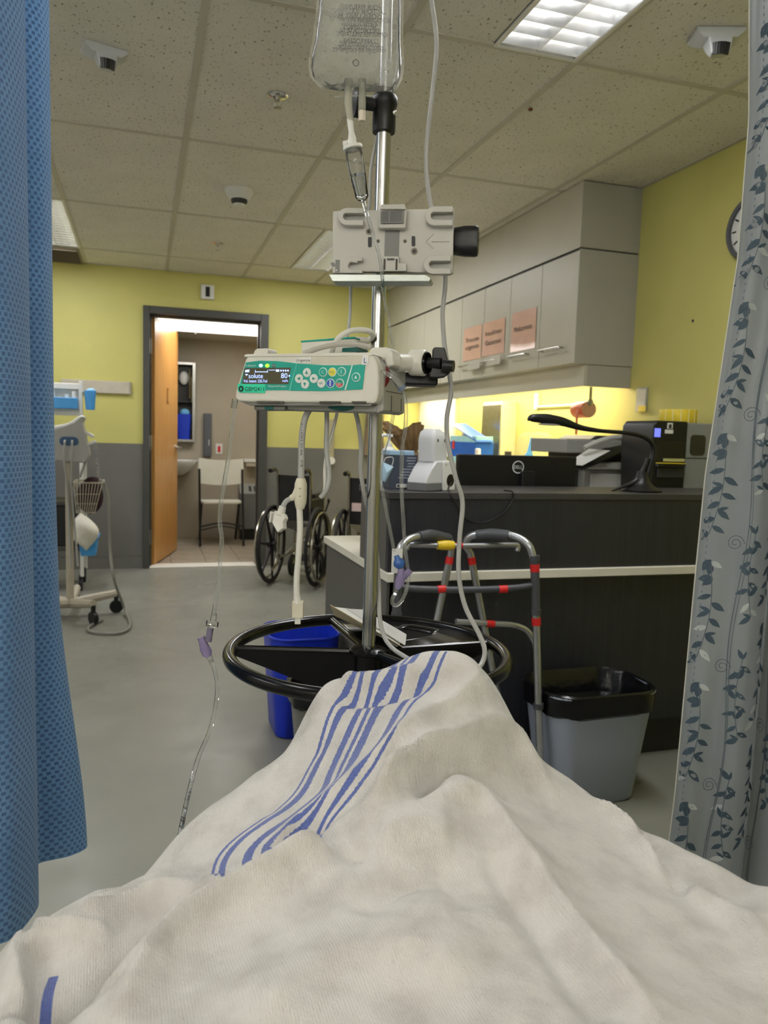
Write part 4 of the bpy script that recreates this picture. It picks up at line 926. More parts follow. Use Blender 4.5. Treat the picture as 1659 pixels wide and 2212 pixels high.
# ================================================================== vital signs monitor on a rolling stand
YV = 4.95
vs = thing('vital_signs_stand', 'grey vital signs monitor on a rolling pole stand beside the curtain', 'medical monitor', (-.43, YV, 0))
M_beige = mat('stand_beige', S(176, 168, 150), .45, var=.04); M_vgrey = mat('monitor_case_grey', S(168, 168, 164), .45, var=.03)
part(vs, 'pole', MB().cyl((-.425, YV, .08), (-.425, YV, 1.0), .022, n=16), M_beige, world=True)
for k in range(5):
    a = .25 + k * 2 * math.pi / 5
    e = Vector((-.425 + .27 * math.cos(a), YV + .27 * math.sin(a), 0))
    lg_ = part(vs, 'base_leg', MB().tube([(-.425, YV, .085), (e.x * .5 - .2125, e.y * .5 + YV * .5, .105), (e.x, e.y, .125)], [.03, .028, .024], 8), M_beige, world=True)
    part(lg_, 'caster', MB().cyl((e.x - .012 * math.sin(a), e.y + .012 * math.cos(a), .04), (e.x + .012 * math.sin(a), e.y - .012 * math.cos(a), .04), .04, n=16).cyl((e.x, e.y, .06), (e.x, e.y, .115), .014, n=10), M_black, world=True)
part(vs, 'head_mount', MB().bb(-.48, -.37, YV - .05, YV + .05, .97, 1.01), M_black, world=True, bev=.006)
Pm = lambda x, y: (lambda q: (q.x, q.z))(onY(x, y, YV - .06))
shp = [Pm(*p) for p in ((112, 995), (184, 1000), (194, 984), (178, 912), (184, 902), (176, 898), (160, 912), (112, 930))]
XZ = Matrix(((1, 0, 0, 0), (0, 0, -1, 0), (0, 1, 0, 0), (0, 0, 0, 1)))
part(vs, 'monitor_case', MB().prism(shp, -YV - .08, -YV + .06, XZ), M_vgrey, world=True, bev=.008)
part(vs, 'monitor_handle', MB().tube(cr([onY(x, y, YV - .04) for x, y in ((112, 926), (150, 918), (172, 904), (182, 903))], 5), .014, 8), M_white, world=True)
op = onY(149, 953, YV - .063)
port = part(vs, 'port_panel', MB().prism(rrect(.105, .052, .025, 5, op.x, op.z), -YV + .06, -YV + .064, XZ), mat('port_blue', S(62, 92, 128), .45), world=True)
for dx in (-.02, .02):
    part(port, 'plug', MB().tube(cr([(op.x + dx, YV - .06, op.z), (op.x + dx, YV - .10, op.z), (op.x + dx, YV - .11, op.z - .03), (op.x + dx - .005, YV - .10, op.z - .12), (op.x + dx * .6, YV - .04, op.z - .30), (op.x + dx + .02, YV - .03, op.z - .75)], 6), .006, 6), M_vgrey, world=True)
part(vs, 'probe', MB().box(onY(192, 938, YV), (.06, .05, .02), Matrix.Rotation(.5, 3, 'Y')).box(onY(197, 957, YV - .03), (.06, .02, .016), Matrix.Rotation(-.4, 3, 'Y')), M_white, world=True, bev=.004)
cc = [onY(x, y, YV - .03) for x, y in ((203, 958), (210, 985), (213, 1032))]; cpath = cr(cc, 30); n = len(cpath)
part(vs, 'coiled_cord', MB().tube([p + Vector((math.cos(i * 1.6), math.sin(i * 1.6), 0)) * .008 for i, p in enumerate(cpath)], .003, 5), M_vgrey, world=True)
cc = cr([onY(x, y, YV - .03) for x, y in ((187, 985), (182, 1005), (172, 1032))], 30)
part(vs, 'coiled_cord', MB().tube([p + Vector((math.cos(i * 1.6), math.sin(i * 1.6), 0)) * .008 for i, p in enumerate(cc)], .003, 5), M_vgrey, world=True)
# wire basket
b0, b1 = onY(160, 1042, YV - .1), onY(221, 1042, YV - .1); zb0 = onY(190, 1108, YV - .1).z
def brect(t, grow): 
    x0 = b0.x + (1 - t) * .01; x1 = b1.x - (1 - t) * .045; return [(x0, YV - .12 + (1 - t) * .03), (x1, YV - .12 + (1 - t) * .03), (x1, YV + .10 - (1 - t) * .03), (x0, YV + .10 - (1 - t) * .03)]
wire = MB()
for t, r_ in ((1, .008), (.62, .003), (.3, .003), (0, .004)):
    z = zb0 + (b0.z - zb0) * t; c_ = brect(t, 0); wire.tube([(x, y, z) for x, y in c_] , r_, 6, closed=True)
bk = part(vs, 'basket', wire, M_beige, world=True)
for k in range(10):
    u = k / 9
    (xa, ya), (xb, yb) = brect(1, 0)[0], brect(1, 0)[1]; (xc, yc), (xd, yd) = brect(0, 0)[0], brect(0, 0)[1]
    part(bk, 'wire', MB().cyl((xa + (xb - xa) * u, ya, b0.z), (xc + (xd - xc) * u, yc, zb0), .0028, n=5), M_beige, world=True)
for k in range(1, 7):
    u = k / 7
    (xa, ya), (xb, yb) = brect(1, 0)[1], brect(1, 0)[2]; (xc, yc), (xd, yd) = brect(0, 0)[1], brect(0, 0)[2]
    part(bk, 'wire', MB().cyl((xa, ya + (yb - ya) * u, b0.z), (xc, yc + (yd - yc) * u, zb0), .0028, n=5), M_beige, world=True)
part(bk, 'mount', MB().cyl((-.425, YV, .80), (b0.x, YV, .80), .014, n=8), M_beige, world=True)
cf = thing('pressure_cuff', 'dark maroon blood pressure cuff lying in the wire basket', 'cuff', ((b0.x + b1.x) / 2, YV, zb0))
part(cf, 'cuff', MB().ell(((b0.x + b1.x) / 2 + .005, YV - .01, (zb0 + b0.z) / 2 + .0), (.075, .085, .105), n=18, k=12).ell(((b0.x + b1.x) / 2 + .02, YV - .01, b0.z - .005), (.05, .06, .035)), mat('cuff_maroon', S(48, 18, 26), .85, var=.3, scale=25), world=True)
hz = [onY(213, 1036, YV - .08), onY(226, 1046, YV - .08), onY(234, 1080, YV - .09), onY(236, 1130, YV - .1), onY(238, 1190, YV - .12), onY(246, 1250, YV - .2)] + [onZ(x, y, .012) for x, y in ((268, 1322), (281, 1350), (262, 1366), (222, 1368), (192, 1362), (196, 1351), (222, 1338))]
hz[6].z = .04
solo('cuff_hose', MB().tube(cr(hz, 8), .0085, 8), mat('hose_grey', S(138, 136, 128), .45), 'grey hose looping from the wire basket onto the floor', 'hose', hz[-1])

# ================================================================== supply cart behind it
YK = 5.75
sc_ = thing('supply_cart', 'tall white supply cart half hidden by the blue curtain', 'cart', (-.62, YK + .2, 0))
X0c, X1c = -.98, onY(181, 850, YK).x
for x in (X0c, X1c - .02):
    part(sc_, 'upright', MB().bb(x - .012, x + .012, YK - .005, YK + .02, .10, onY(180, 824, YK).z), M_white, world=True, bev=.003)
    part(sc_, 'upright', MB().bb(x - .012, x + .012, YK + .33, YK + .355, .10, .95), M_white, world=True, bev=.003)
zt_ = onY(150, 828, YK).z
for z in (zt_ - .02, zt_ - .20, zt_ - .34): part(sc_, 'rail', MB().bb(X0c, X1c - .02, YK - .004, YK + .02, z - .02, z + .02), M_white, world=True, bev=.004)
part(sc_, 'back_board', MB().bb(X0c + .01, X1c - .03, YK + .022, YK + .03, zt_ - .20, zt_ - .02), M_offwhite, world=True)
for z in (.30, .62, .93): part(sc_, 'shelf', MB().bb(X0c, X1c - .01, YK, YK + .35, z - .015, z + .015), M_white if z > .9 else mat('shelf_dark', S(70, 66, 60), .5), world=True, bev=.003)
part(sc_, 'carcass', MB().bb(X0c + .02, X1c - .06, YK + .03, YK + .33, .32, .60), M_black, world=True)
for x in (X0c, X1c - .03):
    for y in (YK + .02, YK + .33):
        part(sc_, 'caster', MB().cyl((x - .012, y, .05), (x + .012, y, .05), .05, n=16).cyl((x, y, .06), (x, y, .11), .012, n=8), M_black, world=True)
pa = onY(119, 870, YK - .03)
bn = thing('vial_bin', 'blue bin row filled with white vials hung on the supply cart', 'bin', (-.75, YK - .05, zt_ - .18))
M_binb = mat('bin_sky_blue', S(66, 150, 214), .4)
part(bn, 'tray', MB().bb(X0c + .03, X1c - .035, YK - .075, YK - .006, zt_ - .175, zt_ - .10), M_binb, world=True, bev=.004)
for k in range(11):
    xx = X1c - .06 - k * .045
    part(bn, 'vial', MB().cyl((xx, YK - .04, zt_ - .10), (xx, YK - .04, zt_ - .055 - .02 * (k % 3)), .013, n=10), M_white, world=True)
bs = thing('side_bin', 'small sky-blue bin hanging off the right side of the supply cart', 'bin', (X1c + .03, YK + .02, zt_ - .17))
part(bs, 'body', MB().loft([[(x, y, z) for x, y in rrect(w, .10, .01, 2, X1c + .04, YK + .03)] for w, z in ((.055, zt_ - .175), (.075, zt_ - .045))]), M_binb, world=True)
part(bs, 'tissue', MB().ell((X1c + .045, YK + .03, zt_ - .045), (.032, .04, .02)), mat('tissue_blue', S(140, 190, 224), .8), world=True)
wbg = onY(182, 1150, YK - .03)
solo('white_bag', MB().grid(lambda u, v: (wbg.x + (.07 + .03 * math.sin(v * 3)) * math.cos(2 * math.pi * u) * math.sin(math.pi * (v * .93 + .03)) + (v - .5) * -.03, YK - .07 + .06 * math.sin(2 * math.pi * u) * math.sin(math.pi * (v * .93 + .03)) + .008 * math.sin(14 * u + 9 * v), wbg.z - .12 + .26 * v), 24, 14), mat('bag_white', S(220, 216, 204), .6, bump=.4, bscale=50), 'knotted white plastic bag hanging below the wire basket', 'bag', wbg)
bq_ = onY(188, 1170, YK)
bk2 = thing('blue_basket', 'blue plastic basket on the lower end of the supply cart', 'basket', (bq_.x, YK + .1, bq_.z - .1))
part(bk2, 'body', MB().loft([[(x, y, z) for x, y in rrect(w, .22, .015, 3, bq_.x + .005, YK + .1)] for w, z in ((.10, bq_.z - .10), (.13, bq_.z + .03))]), M_binb, world=True)
part(bk2, 'rim', MB().tube([(x, y, bq_.z + .03) for x, y in rrect(.135, .225, .015, 3, bq_.x + .005, YK + .1)], .007, 6, closed=True), M_binb, world=True)
part(bk2, 'bracket', MB().bb(X1c - .03, bq_.x, YK + .05, YK + .15, bq_.z - .105, bq_.z - .10), M_white, world=True)
solo('paper_stack', MB().bb(X0c + .1, X1c - .08, YK + .02, YK + .28, .946, .975), M_white, 'stack of white paper on the supply cart shelf', 'paper', (X0c + .2, YK + .1, .946), bev=.002)
ca = thing('cart_supplies', 'silvery wrapped supplies on the supply cart behind the pole', 'supplies', (-.45, YK + .1, .95))
for k in range(4): part(ca, 'package', MB().ell((X1c - .10 - .07 * k, YK + .06 + .04 * (k % 2), .946 + .10 - .015 * k), (.05, .05, .10 - .015 * k)), mat('package_foil', S(206, 204, 196), .25, .4, bump=.6, bscale=40), world=True)

# ================================================================== drip stand
PX, PY = .338, 1.135; PH = PX * FW.x + PY * FW.y
def P_(x, y, dh=0): return Q(x, y, PH + dh)
M_pole = mat('pole_steel', S(190, 190, 188), .22, 1.0, var=.10, scale=30, stretch=(1, 1, .05))
iv = thing('drip_stand', 'steel drip stand with black ring handle at the foot of the bed', 'drip stand', (PX, PY, 0))
rc = P_(797, 1408); zr = rc.z; RR = .2155
zcol0, zcol1 = P_(832, 287).z, P_(832, 210).z
part(iv, 'lower_pole', MB().cyl((0, 0, .10), (0, 0, zcol1 - .005), .0108, n=24), M_pole)
part(iv, 'upper_pole', MB().cyl((0, 0, zcol0), (0, 0, 2.14), .0078, n=20), M_pole)
col = part(iv, 'collar', MB().lathe([(.0165, zcol0), (.0172, zcol0 + .004), (.0172, zcol1 - .016), (.0188, zcol1 - .013), (.0192, zcol1 - .002), (.0165, zcol1 + .002), (.009, zcol1 + .003)], n=28), M_black)
kd = (-RT * .96 - FW * .28).normalized(); kz = Vector((0, 0, (zcol0 + zcol1) / 2 + .012))
part(col, 'knob', MB().lathe([(.009, .012), (.009, .03), (.012, .031), (.012, .036), (.021, .038), (.021, .046), (.015, .048)], kz, kd, 22), M_black)
part(col, 'rivet', MB().ell(kz + RT * .0145 - FW * .0095 - Vector((0, 0, .012)), (.0035, .0035, .004)), M_chrome)
_b = Q(772, 190, PH - .075); HKA = math.atan2(_b.y - PY, _b.x - PX)
for k in range(4):
    d_ = Vector((math.cos(HKA + k * math.pi / 2), math.sin(HKA + k * math.pi / 2), 0)); up_ = Vector((0, 0, 1))
    part(iv, 'hook', MB().tube(cr([up_ * 2.12, d_ * .03 + up_ * 2.13, d_ * .07 + up_ * 2.10, d_ * .085 + up_ * 2.085, d_ * .10 + up_ * 2.10], 6), .004, 8), M_pole)
# ring, spokes, tray
part(iv, 'ring', MB().tube([(RR * math.cos(a), RR * math.sin(a), zr) for a in [i * 2 * math.pi / 72 for i in range(72)]], .0102, 12, closed=True), M_blackg)
part(iv, 'hub', MB().lathe([(.018, zr - .085), (.022, zr - .08), (.022, zr - .004), (.031, zr), (.031, zr + .004), (.024, zr + .008), (.012, zr + .010)], n=28), M_blackg)
def ang_of(px, py):
    q = onZ(px, py, zr); return math.atan2(q.y - PY, q.x - PX)
aL, aR, aB, aF = ang_of(515, 1400), ang_of(1060, 1390), ang_of(722, 1345), ang_of(880, 1440)
for a in (aL, aR):
    d_ = Vector((math.cos(a), math.sin(a), 0)); pr_ = Vector((-d_.y, d_.x, 0)) * .002; up_ = Vector((0, 0, 1))
    pts = [d_ * .015 + up_ * (zr + .001), d_ * (RR - .006) + up_ * (zr + .001), d_ * (RR - .006) + up_ * (zr - .012), d_ * .12 + up_ * (zr - .045), d_ * .015 + up_ * (zr - .085)]
    g = MB(); n = len(pts); g.add([p + pr_ for p in pts] + [p - pr_ for p in pts], [tuple(range(n)), tuple(range(2 * n - 1, n - 1, -1))] + [(i, n + i, n + (i + 1) % n, (i + 1) % n) for i in range(n)])
    part(iv, 'spoke_plate', g, M_blackg)
    part(iv, 'spoke_bar', MB().tube([d_ * .02 + up_ * zr, d_ * (RR - .005) + up_ * zr], .0052, 8), M_blackg)
for a in (aB, aF):
    d_ = Vector((math.cos(a), math.sin(a), 0)); part(iv, 'spoke_bar', MB().tube([d_ * .02 + Vector((0, 0, zr)), d_ * (RR - .005) + Vector((0, 0, zr))], .0075, 10), M_blackg)
a0, a1 = (aR, aB) if aR < aB else (aR, aB + 2 * math.pi)
tray = MB(); N = 24
am = a0 + .42 * (a1 - a0); sl = Vector((math.cos(am), math.sin(am), 0)) * .150; ts = Vector((-math.sin(am), math.cos(am), 0)); rs_ = Vector((math.cos(am), math.sin(am), 0))
for zz in (zr + .004,):
    # fan of quads with a slot left open
    rings = [.022, .143, .157, RR]
    vs = []
    for r_ in rings:
        for i in range(N + 1):
            a = a0 + (a1 - a0) * i / N; vs.append((r_ * math.cos(a), r_ * math.sin(a), zz))
    fs = []
    for k in range(3):
        for i in range(N):
            am_ = (i + .5) / N
            if k == 1 and .28 < am_ < .54: continue
            fs.append((k * (N + 1) + i, (k + 1) * (N + 1) + i, (k + 1) * (N + 1) + i + 1, k * (N + 1) + i + 1))
    tray.add(vs, fs)
to = part(iv, 'tray', tray, M_blackg)
so = to.modifiers.new('solid', 'SOLIDIFY'); so.thickness = .003
# base on five castors
for k in range(5):
    a = .6 + k * 2 * math.pi / 5; d_ = Vector((math.cos(a), math.sin(a), 0))
    lg_ = part(iv, 'base_leg', MB().tube([Vector((0, 0, .115)) + d_ * .01, d_ * .15 + Vector((0, 0, .105)), d_ * .29 + Vector((0, 0, .085))], [.02, .018, .014], 10), M_blackg)
    pr_ = Vector((-d_.y, d_.x, 0))
    part(lg_, 'castor', MB().cyl(d_ * .29 + pr_ * .012 + Vector((0, 0, .035)), d_ * .29 - pr_ * .012 + Vector((0, 0, .035)), .035, n=18).cyl(d_ * .29 + Vector((0, 0, .05)), d_ * .29 + Vector((0, 0, .085)), .01, n=10), M_black)
part(iv, 'base_hub', MB().lathe([(.035, .09), (.035, .13), (.02, .15), (.013, .16)], n=24), M_blackg)

# ------------------------------------------------------------------ infusion bag
def film_mat(name, tint, dens, rough=.12):
    k = NT(name); t = k.t
    tr = k.add('ShaderNodeBsdfTransparent'); tr.inputs[0].default_value = tint
    df = k.add('ShaderNodeBsdfTranslucent'); df.inputs[0].default_value = (.92, .92, .86, 1)
    d2 = k.add('ShaderNodeBsdfDiffuse'); d2.inputs[0].default_value = (.86, .86, .8, 1)
    gl = k.add('ShaderNodeBsdfGlossy'); gl.inputs['Roughness'].default_value = rough
    md = k.add('ShaderNodeMixShader'); md.inputs[0].default_value = .45; t.links.new(df.outputs[0], md.inputs[1]); t.links.new(d2.outputs[0], md.inputs[2])
    m1 = k.add('ShaderNodeMixShader'); nz = k.ramp(k.noise(22, 3), [(.3, dens * .6), (.75, dens * 1.5)]); t.links.new(nz, m1.inputs[0]); t.links.new(tr.outputs[0], m1.inputs[1]); t.links.new(md.outputs[0], m1.inputs[2])
    fr_ = k.add('ShaderNodeFresnel'); fr_.inputs[0].default_value = 1.22
    b = k.add('ShaderNodeBump'); b.inputs['Strength'].default_value = .5; b.inputs['Distance'].default_value = .004; t.links.new(k.noise(60, 2, stretch=(1, 1, .4)), b.inputs['Height'])
    t.links.new(b.outputs[0], gl.inputs['Normal']); t.links.new(b.outputs[0], fr_.inputs['Normal'])
    m2 = k.add('ShaderNodeMixShader'); t.links.new(fr_.outputs[0], m2.inputs[0]); t.links.new(m1.outputs[0], m2.inputs[1]); t.links.new(gl.outputs[0], m2.inputs[2])
    t.links.new(m2.outputs[0], k.out.inputs[0]); return k.m
M_film = film_mat('bag_film_clear', (.96, .965, .97, 1), .22); M_port = film_mat('port_plastic_amber', (.93, .92, .78, 1), .38, .2); M_edge_film = film_mat('bag_seam_film', (.94, .94, .90, 1), .30)
BH = PH - .075
def B_(x, y, dh=0): return Q(x, y, BH + dh)
bl_, br_ = B_(692, 60), B_(862, 60)
bc_ = B_(772, 190); ztop = bc_.z + .285
bagt = thing('infusion_bag', 'clear infusion bag with mirrored print hanging from the drip stand', 'infusion bag', B_(772, 190))
outl = [(0.0, 700, 846), (.012, 682, 857), (.032, 676, 860), (.055, 684, 856), (.08, 689, 855), (.11, 692, 854), (.16, 694, 853)]
zb_ = bc_.z
rings = []
def halfw(z):
    t = z - zb_; o_ = outl
    if t >= .16: xl, xr = 694, 853
    else:
        for (t0, l0, r0), (t1, l1, r1) in zip(o_, o_[1:]):
            if t <= t1: f_ = (t - t0) / (t1 - t0); xl = l0 + (l1 - l0) * f_; xr = r0 + (r1 - r0) * f_; break
    sc = BH / (FPX * .985)
    return (xl - 772) * sc * 1.0, (xr - 772) * sc * 1.0
NB = 36
cx0 = Vector((bc_.x, bc_.y, 0))
zs = [zb_ + t for t in (0, .006, .014, .026, .04, .06, .085, .12, .16, .2, .24, .275, .305, .335, .352, .36)]
for z in zs:
    l_, r_ = halfw(z); t = z - zb_; th = .024 * min(1, (t + .002) / .05) ** .6 * (1 if t < .2 else max(.06, 1 - ((t - .2) / .16) ** 2))
    lean = FW * (.0)
    mid = (l_ + r_) / 2; hw = (r_ - l_) / 2; ring_ = []
    for i in range(NB):
        a = 2 * math.pi * i / NB; wob = 1 + .05 * math.sin(5 * a + z * 60) * min(1, t * 20)
        ring_.append(cx0 + RT * (mid + hw * math.cos(a)) + FW * (th * math.sin(a) * wob) + Vector((0, 0, z + (.004 * math.sin(8 * a) if t < .01 else 0))))
    rings.append(ring_)
part(bagt, 'pouch', MB().loft(rings), M_film, world=True)
hk_d = Vector((bc_.x - PX, bc_.y - PY, 0)); hk_a = math.atan2(hk_d.y, hk_d.x)
part(bagt, 'hanging_loop', MB().tube(cr([cx0 - RT * .012 + Vector((0, 0, zb_ + .37)), Vector((PX, PY, 2.0905)) + hk_d.normalized() * .085 - RT * .004, cx0 + RT * .012 + Vector((0, 0, zb_ + .37))], 8), .0016, 6), M_edge_film, world=True)
# seam around the pouch and the hanger tab
for sgn in (0, 1):
    sm = MB()
    for z, z2 in zip(zs[:-1], zs[1:]):
        w0 = halfw(z)[sgn]; w1 = halfw(z2)[sgn]; e = -.004 if sgn == 0 else .004
        sm.add([cx0 + RT * w0 + Vector((0, 0, z)), cx0 + RT * (w0 + e) + Vector((0, 0, z)), cx0 + RT * (w1 + e) + Vector((0, 0, z2)), cx0 + RT * w1 + Vector((0, 0, z2))], [(0, 1, 2, 3)])
    part(bagt, 'side_seam', sm, M_edge_film, world=True)

part(bagt, 'hanger_tab', MB().box(cx0 + Vector((0, 0, zb_ + .375)), (.11, .003, .04), frame((0, 0, 0), RT).to_3x3() @ Matrix.Rotation(math.pi / 2, 3, 'X').inverted()), M_edge_film, world=True)
part(bagt, 'bottom_seam', MB().cyl(B_(722, 209), B_(806, 206), .0009, n=6), M_edge_film, world=True)
pA0, pA1 = B_(752, 192), B_(757, 262); pB0, pB1 = B_(782, 192), B_(782, 262)
part(bagt, 'spike_port', MB().tube([pA0 + Vector((0, 0, .012)), B_(752, 225), pA1], [.0058, .0058, .0045], 12), M_port, world=True)
part(bagt, 'injection_port', MB().tube([pB0 + Vector((0, 0, .012)), B_(782, 238)], .0052, 12), M_port, world=True)
part(bagt, 'port_plug', MB().cyl(B_(782, 240), pB1, .0052, .0048, n=12), mat('port_plug_pink', S(220, 208, 196), .5), world=True)
M_bink = mat('bag_print_ink', S(24, 25, 27), .6)
FB = frame(cx0 + FW * .0205 + Vector((0, 0, zb_)), -RT)            # printed on the far side of the pouch, reads reversed from here
FBl = bagt.matrix_basis.inverted() @ FB
lines = [('POUR PERFUSION', -6, .055), ('LACTIONE SOLUTION', 12, .07), ('DOSIS UNIT M', 33, .06), ('NE PAS ADMINISTRER SIMULTANEMENT', 48, .085), ('À JETER PORTION', 68, .05), ("MODE D'EMPLOI", 80, .045), ('DE LACTATE NI', 93, .055), ('ADMINISTRER SIMULTANEMENT', 108, .08), ('/ APYROGENE', 137, .045), ('CONTENANT DE PVC', 152, .055), ('AVERTISSEMENTS CANADIENS', 165, .07), ('MARQUES DE COMMERCE', 177, .075)]
for s_, py, wd_ in lines:
    z = B_(772, py * .5).z if False else (Q(772, py / 1.9, BH).z)
    txt(bagt, 'print_line', s_, FBl @ Matrix.Translation((0, z - zb_, 0)), M_bink, width=wd_, height=.0066)
part(bagt, 'round_mark', MB().tube([FB @ Vector((.004 + .0042 * math.cos(a), Q(760, 120, BH).z - zb_ + .0042 * math.sin(a), .0)) for a in [i * .35 for i in range(18)]], .0005, 5, closed=True), M_bink, world=True)

# ------------------------------------------------------------------ drip chamber and line
M_clear = film_mat('clear_tubing', (.93, .94, .95, 1), .16, .05); M_clear2 = film_mat('drip_chamber_clear', (.93, .94, .94, 1), .12, .05)
ds = thing('drip_line', 'clear drip chamber and tubing running from the bag to the pump', 'infusion line', B_(760, 300))
CH = lambda x, y: B_(x, y, .0)
part(ds, 'spike', MB().tube([B_(756, 258), B_(759, 285), B_(761, 303)], [.0045, .0038, .0062], 12), M_white, world=True)
part(ds, 'vent_cap', MB().tube([B_(748, 318), B_(746, 306)], .0042, 10).cyl(B_(749, 312), B_(760, 312), .004, n=8), M_white, world=True)
a_, b_ = B_(762, 318), B_(783, 432); ax_ = (b_ - a_).normalized(); L_ = (b_ - a_).length
part(ds, 'chamber_cap', MB().lathe([(.0065, -.010), (.0065, -.002), (.0135, -.001), (.0138, .003), (.0118, .004)], a_, ax_, 24), M_white, world=True)
part(ds, 'chamber', MB().lathe([(.0112, .004), (.0118, .01), (.0112, L_ * .55), (.0098, L_ * .8), (.0092, L_ - .004), (.006, L_), (.003, L_ + .001)], a_, ax_, 24), M_clear2, world=True)
part(ds, 'liquid', MB().lathe([(.0097, L_ * .52), (.0096, L_ * .6), (.0086, L_ * .8), (.0080, L_ - .005), (.003, L_ - .003)], a_, ax_, 20), mat('saline_clear', S(232, 236, 238), .03, trans=1.0, ior=1.33), world=True)
part(ds, 'drop', MB().ell(a_ + ax_ * .017, (.002, .002, .003)), mat('saline_clear', S(232, 236, 238), .03, trans=1.0, ior=1.33), world=True)
def tube_px(pts, dh, r_, n=8, k=7): return MB().tube(cr([P_(x, y, (d0 if len(q) else dh)) for x, y, *q in pts for d0 in (q or [dh])], k), r_, n)
part(ds, 'tubing', tube_px([(784, 430, -.075), (792, 460, -.085), (805, 505, -.10), (818, 548, -.10), (825, 592, -.10), (830, 640, -.06), (840, 695, -.04), (850, 748, -.05)], 0, .0024), M_clear, world=True)

# ------------------------------------------------------------------ grey holder plate on the pole
bL, bR = P_(718, 588, -.035), P_(978, 588, -.062)
FBK = frame(bL, Vector((bR.x - bL.x, bR.y - bL.y, 0)))
hb = thing('pump_holder', 'pale grey plastic pump holder plate clamped to the pole', 'holder', M=FBK)
M_hg = mat('holder_grey', S(190, 188, 182), .45, var=.02); M_hd = mat('holder_dark_grey', S(120, 120, 118), .45)
def K(x, y, z=0): return onFrame(x, y, FBK, z)
def kbox(x0, y0, x1, y1, z0, z1):
    a = K(x0, y1, z1); b = K(x1, y0, z1); return MB().bb(a.x, b.x, a.y, b.y, z0, z1)
def kpoly(px, z0, z1): return MB().prism([tuple(K(x, y, z1)[:2]) for x, y in px], z0, z1)
part(hb, 'plate', kpoly([(717, 586), (719, 456), (732, 455), (968, 450), (981, 449), (978, 590)], -.012, 0), M_hg, bev=.0015)
def ushape(x0, x1, yc, hy, w, open_right=True):
    p = []
    xs = 1 if open_right else -1
    a = [(x1, yc - hy)] + [(x0 + hy - hy * math.sin(t) if False else x0 + hy - hy * math.cos(t - math.pi / 2 + math.pi / 2), yc - hy * math.cos(t)) for t in []]
    return a
def ulip(name, x0, x1, yt, yb_, wpx=11):
    yc = (yt + yb_) / 2; h_ = (yb_ - yt) / 2
    pts = [(x1, yt)] + [(x0 + h_ - h_ * math.sin(t), yc - h_ * math.cos(t)) for t in [i * math.pi / 10 for i in range(11)]] + [(x1, yb_)]
    pth = [K(x, y, .004) for x, y in pts]
    m = MB()
    hw = .5 * wpx * .00068
    for i in range(len(pth)):
        pass
    prof = []
    for i, p in enumerate(pth):
        a = pth[max(0, i - 1)]; b = pth[min(len(pth) - 1, i + 1)]; t = (b - a).normalized(); n_ = Vector((-t.y, t.x, 0))
        prof.append([p + n_ * hw + Vector((0, 0, -.004)), p + n_ * hw + Vector((0, 0, .008)), p - n_ * hw + Vector((0, 0, .008)), p - n_ * hw + Vector((0, 0, -.004))])
    m.loft(prof); part(hb, 'guide_lip', m, M_hg, bev=.0012)
    part(hb, 'guide_recess', kpoly([(x, y) for x, y in pts], 0, .0006), mat('holder_recess', S(168, 167, 162), .5))
ulip('a', 738, 787, 458, 484); ulip('b', 925, 979, 455, 484, 12); ulip('c', 922, 975, 560, 588, 12)
part(hb, 'lower_guide', kpoly([(716, 555), (783, 555), (783, 564), (772, 564), (772, 568), (757, 566), (752, 572), (752, 578), (758, 582), (783, 582), (783, 590), (718, 590)], 0, .009), M_hg, bev=.001)
part(hb, 'lower_hole', kbox(724, 561, 734, 588, .009, .0094), M_hd)
part(hb, 'clip_notch', kpoly([(714, 567), (722, 567), (726, 575), (717, 577)], .009, .0096), M_hd)
part(hb, 'clip_hole', MB().cyl(K(727, 584, .0096), K(727, 584, .0096) + Vector((0, 0, .0006)), .0012, n=10), M_white)
part(hb, 'latch_housing', kpoly([(820, 452), (822, 449), (876, 449), (878, 452), (876, 490), (874, 493), (819, 493), (817, 489)], 0, .013), M_hg, bev=.002)
lt = part(hb, 'latch', kbox(821, 455, 873, 483, .013, .016), M_hd, bev=.0015)
part(lt, 'latch_pocket', kbox(824, 456, 840, 479, .016, .0163), mat('latch_pocket_dark', S(92, 92, 90), .5)); part(lt, 'latch_pocket', kbox(842, 456, 869, 479, .016, .0163), mat('latch_pocket_dark', S(92, 92, 90), .5))
part(hb, 'latch_top', kpoly([(823, 441), (874, 440), (876, 452), (821, 452)], .004, .018), M_hg, bev=.0015)
part(hb, 'slide_channel', kbox(830, 493, 863, 553, 0, .0012), M_hd)
part(hb, 'foot_guide', kpoly([(827, 553), (862, 553), (862, 568), (878, 568), (878, 586), (827, 586)], 0, .010), M_hg, bev=.0012)
for x0 in (828, 854): part(hb, 'guide_slot', kbox(x0, 559, x0 + 5, 583, .010, .0104), mat('slot_dark', S(66, 62, 52), .6))
part(hb, 'clip_eye', kbox(836, 558, 852, 562, .010, .0106), M_dark)
for (x, y) in ((799, 523), (893, 521)): part(hb, 'slot', kpoly([(x - 3, y - 11), (x + 3, y - 11), (x + 4, y - 8), (x + 4, y + 8), (x + 3, y + 11), (x - 3, y + 11), (x - 4, y + 8), (x - 4, y - 8)], 0, .0006), M_black)
for (x, y, r_) in ((797, 500, .0048), (817, 521, .0028), (875, 521, .0028), (895, 543, .0050)):
    c_ = K(x, y); sb = part(hb, 'screw_hole', MB().prism(circ(r_, 18, c_.x, c_.y), 0, .0005), mat('holder_recess_d', S(132, 124, 108), .5)); part(sb, 'screw', MB().prism(circ(r_ * .55, 14, c_.x, c_.y), .0005, .0009), M_black)
arw = MB()
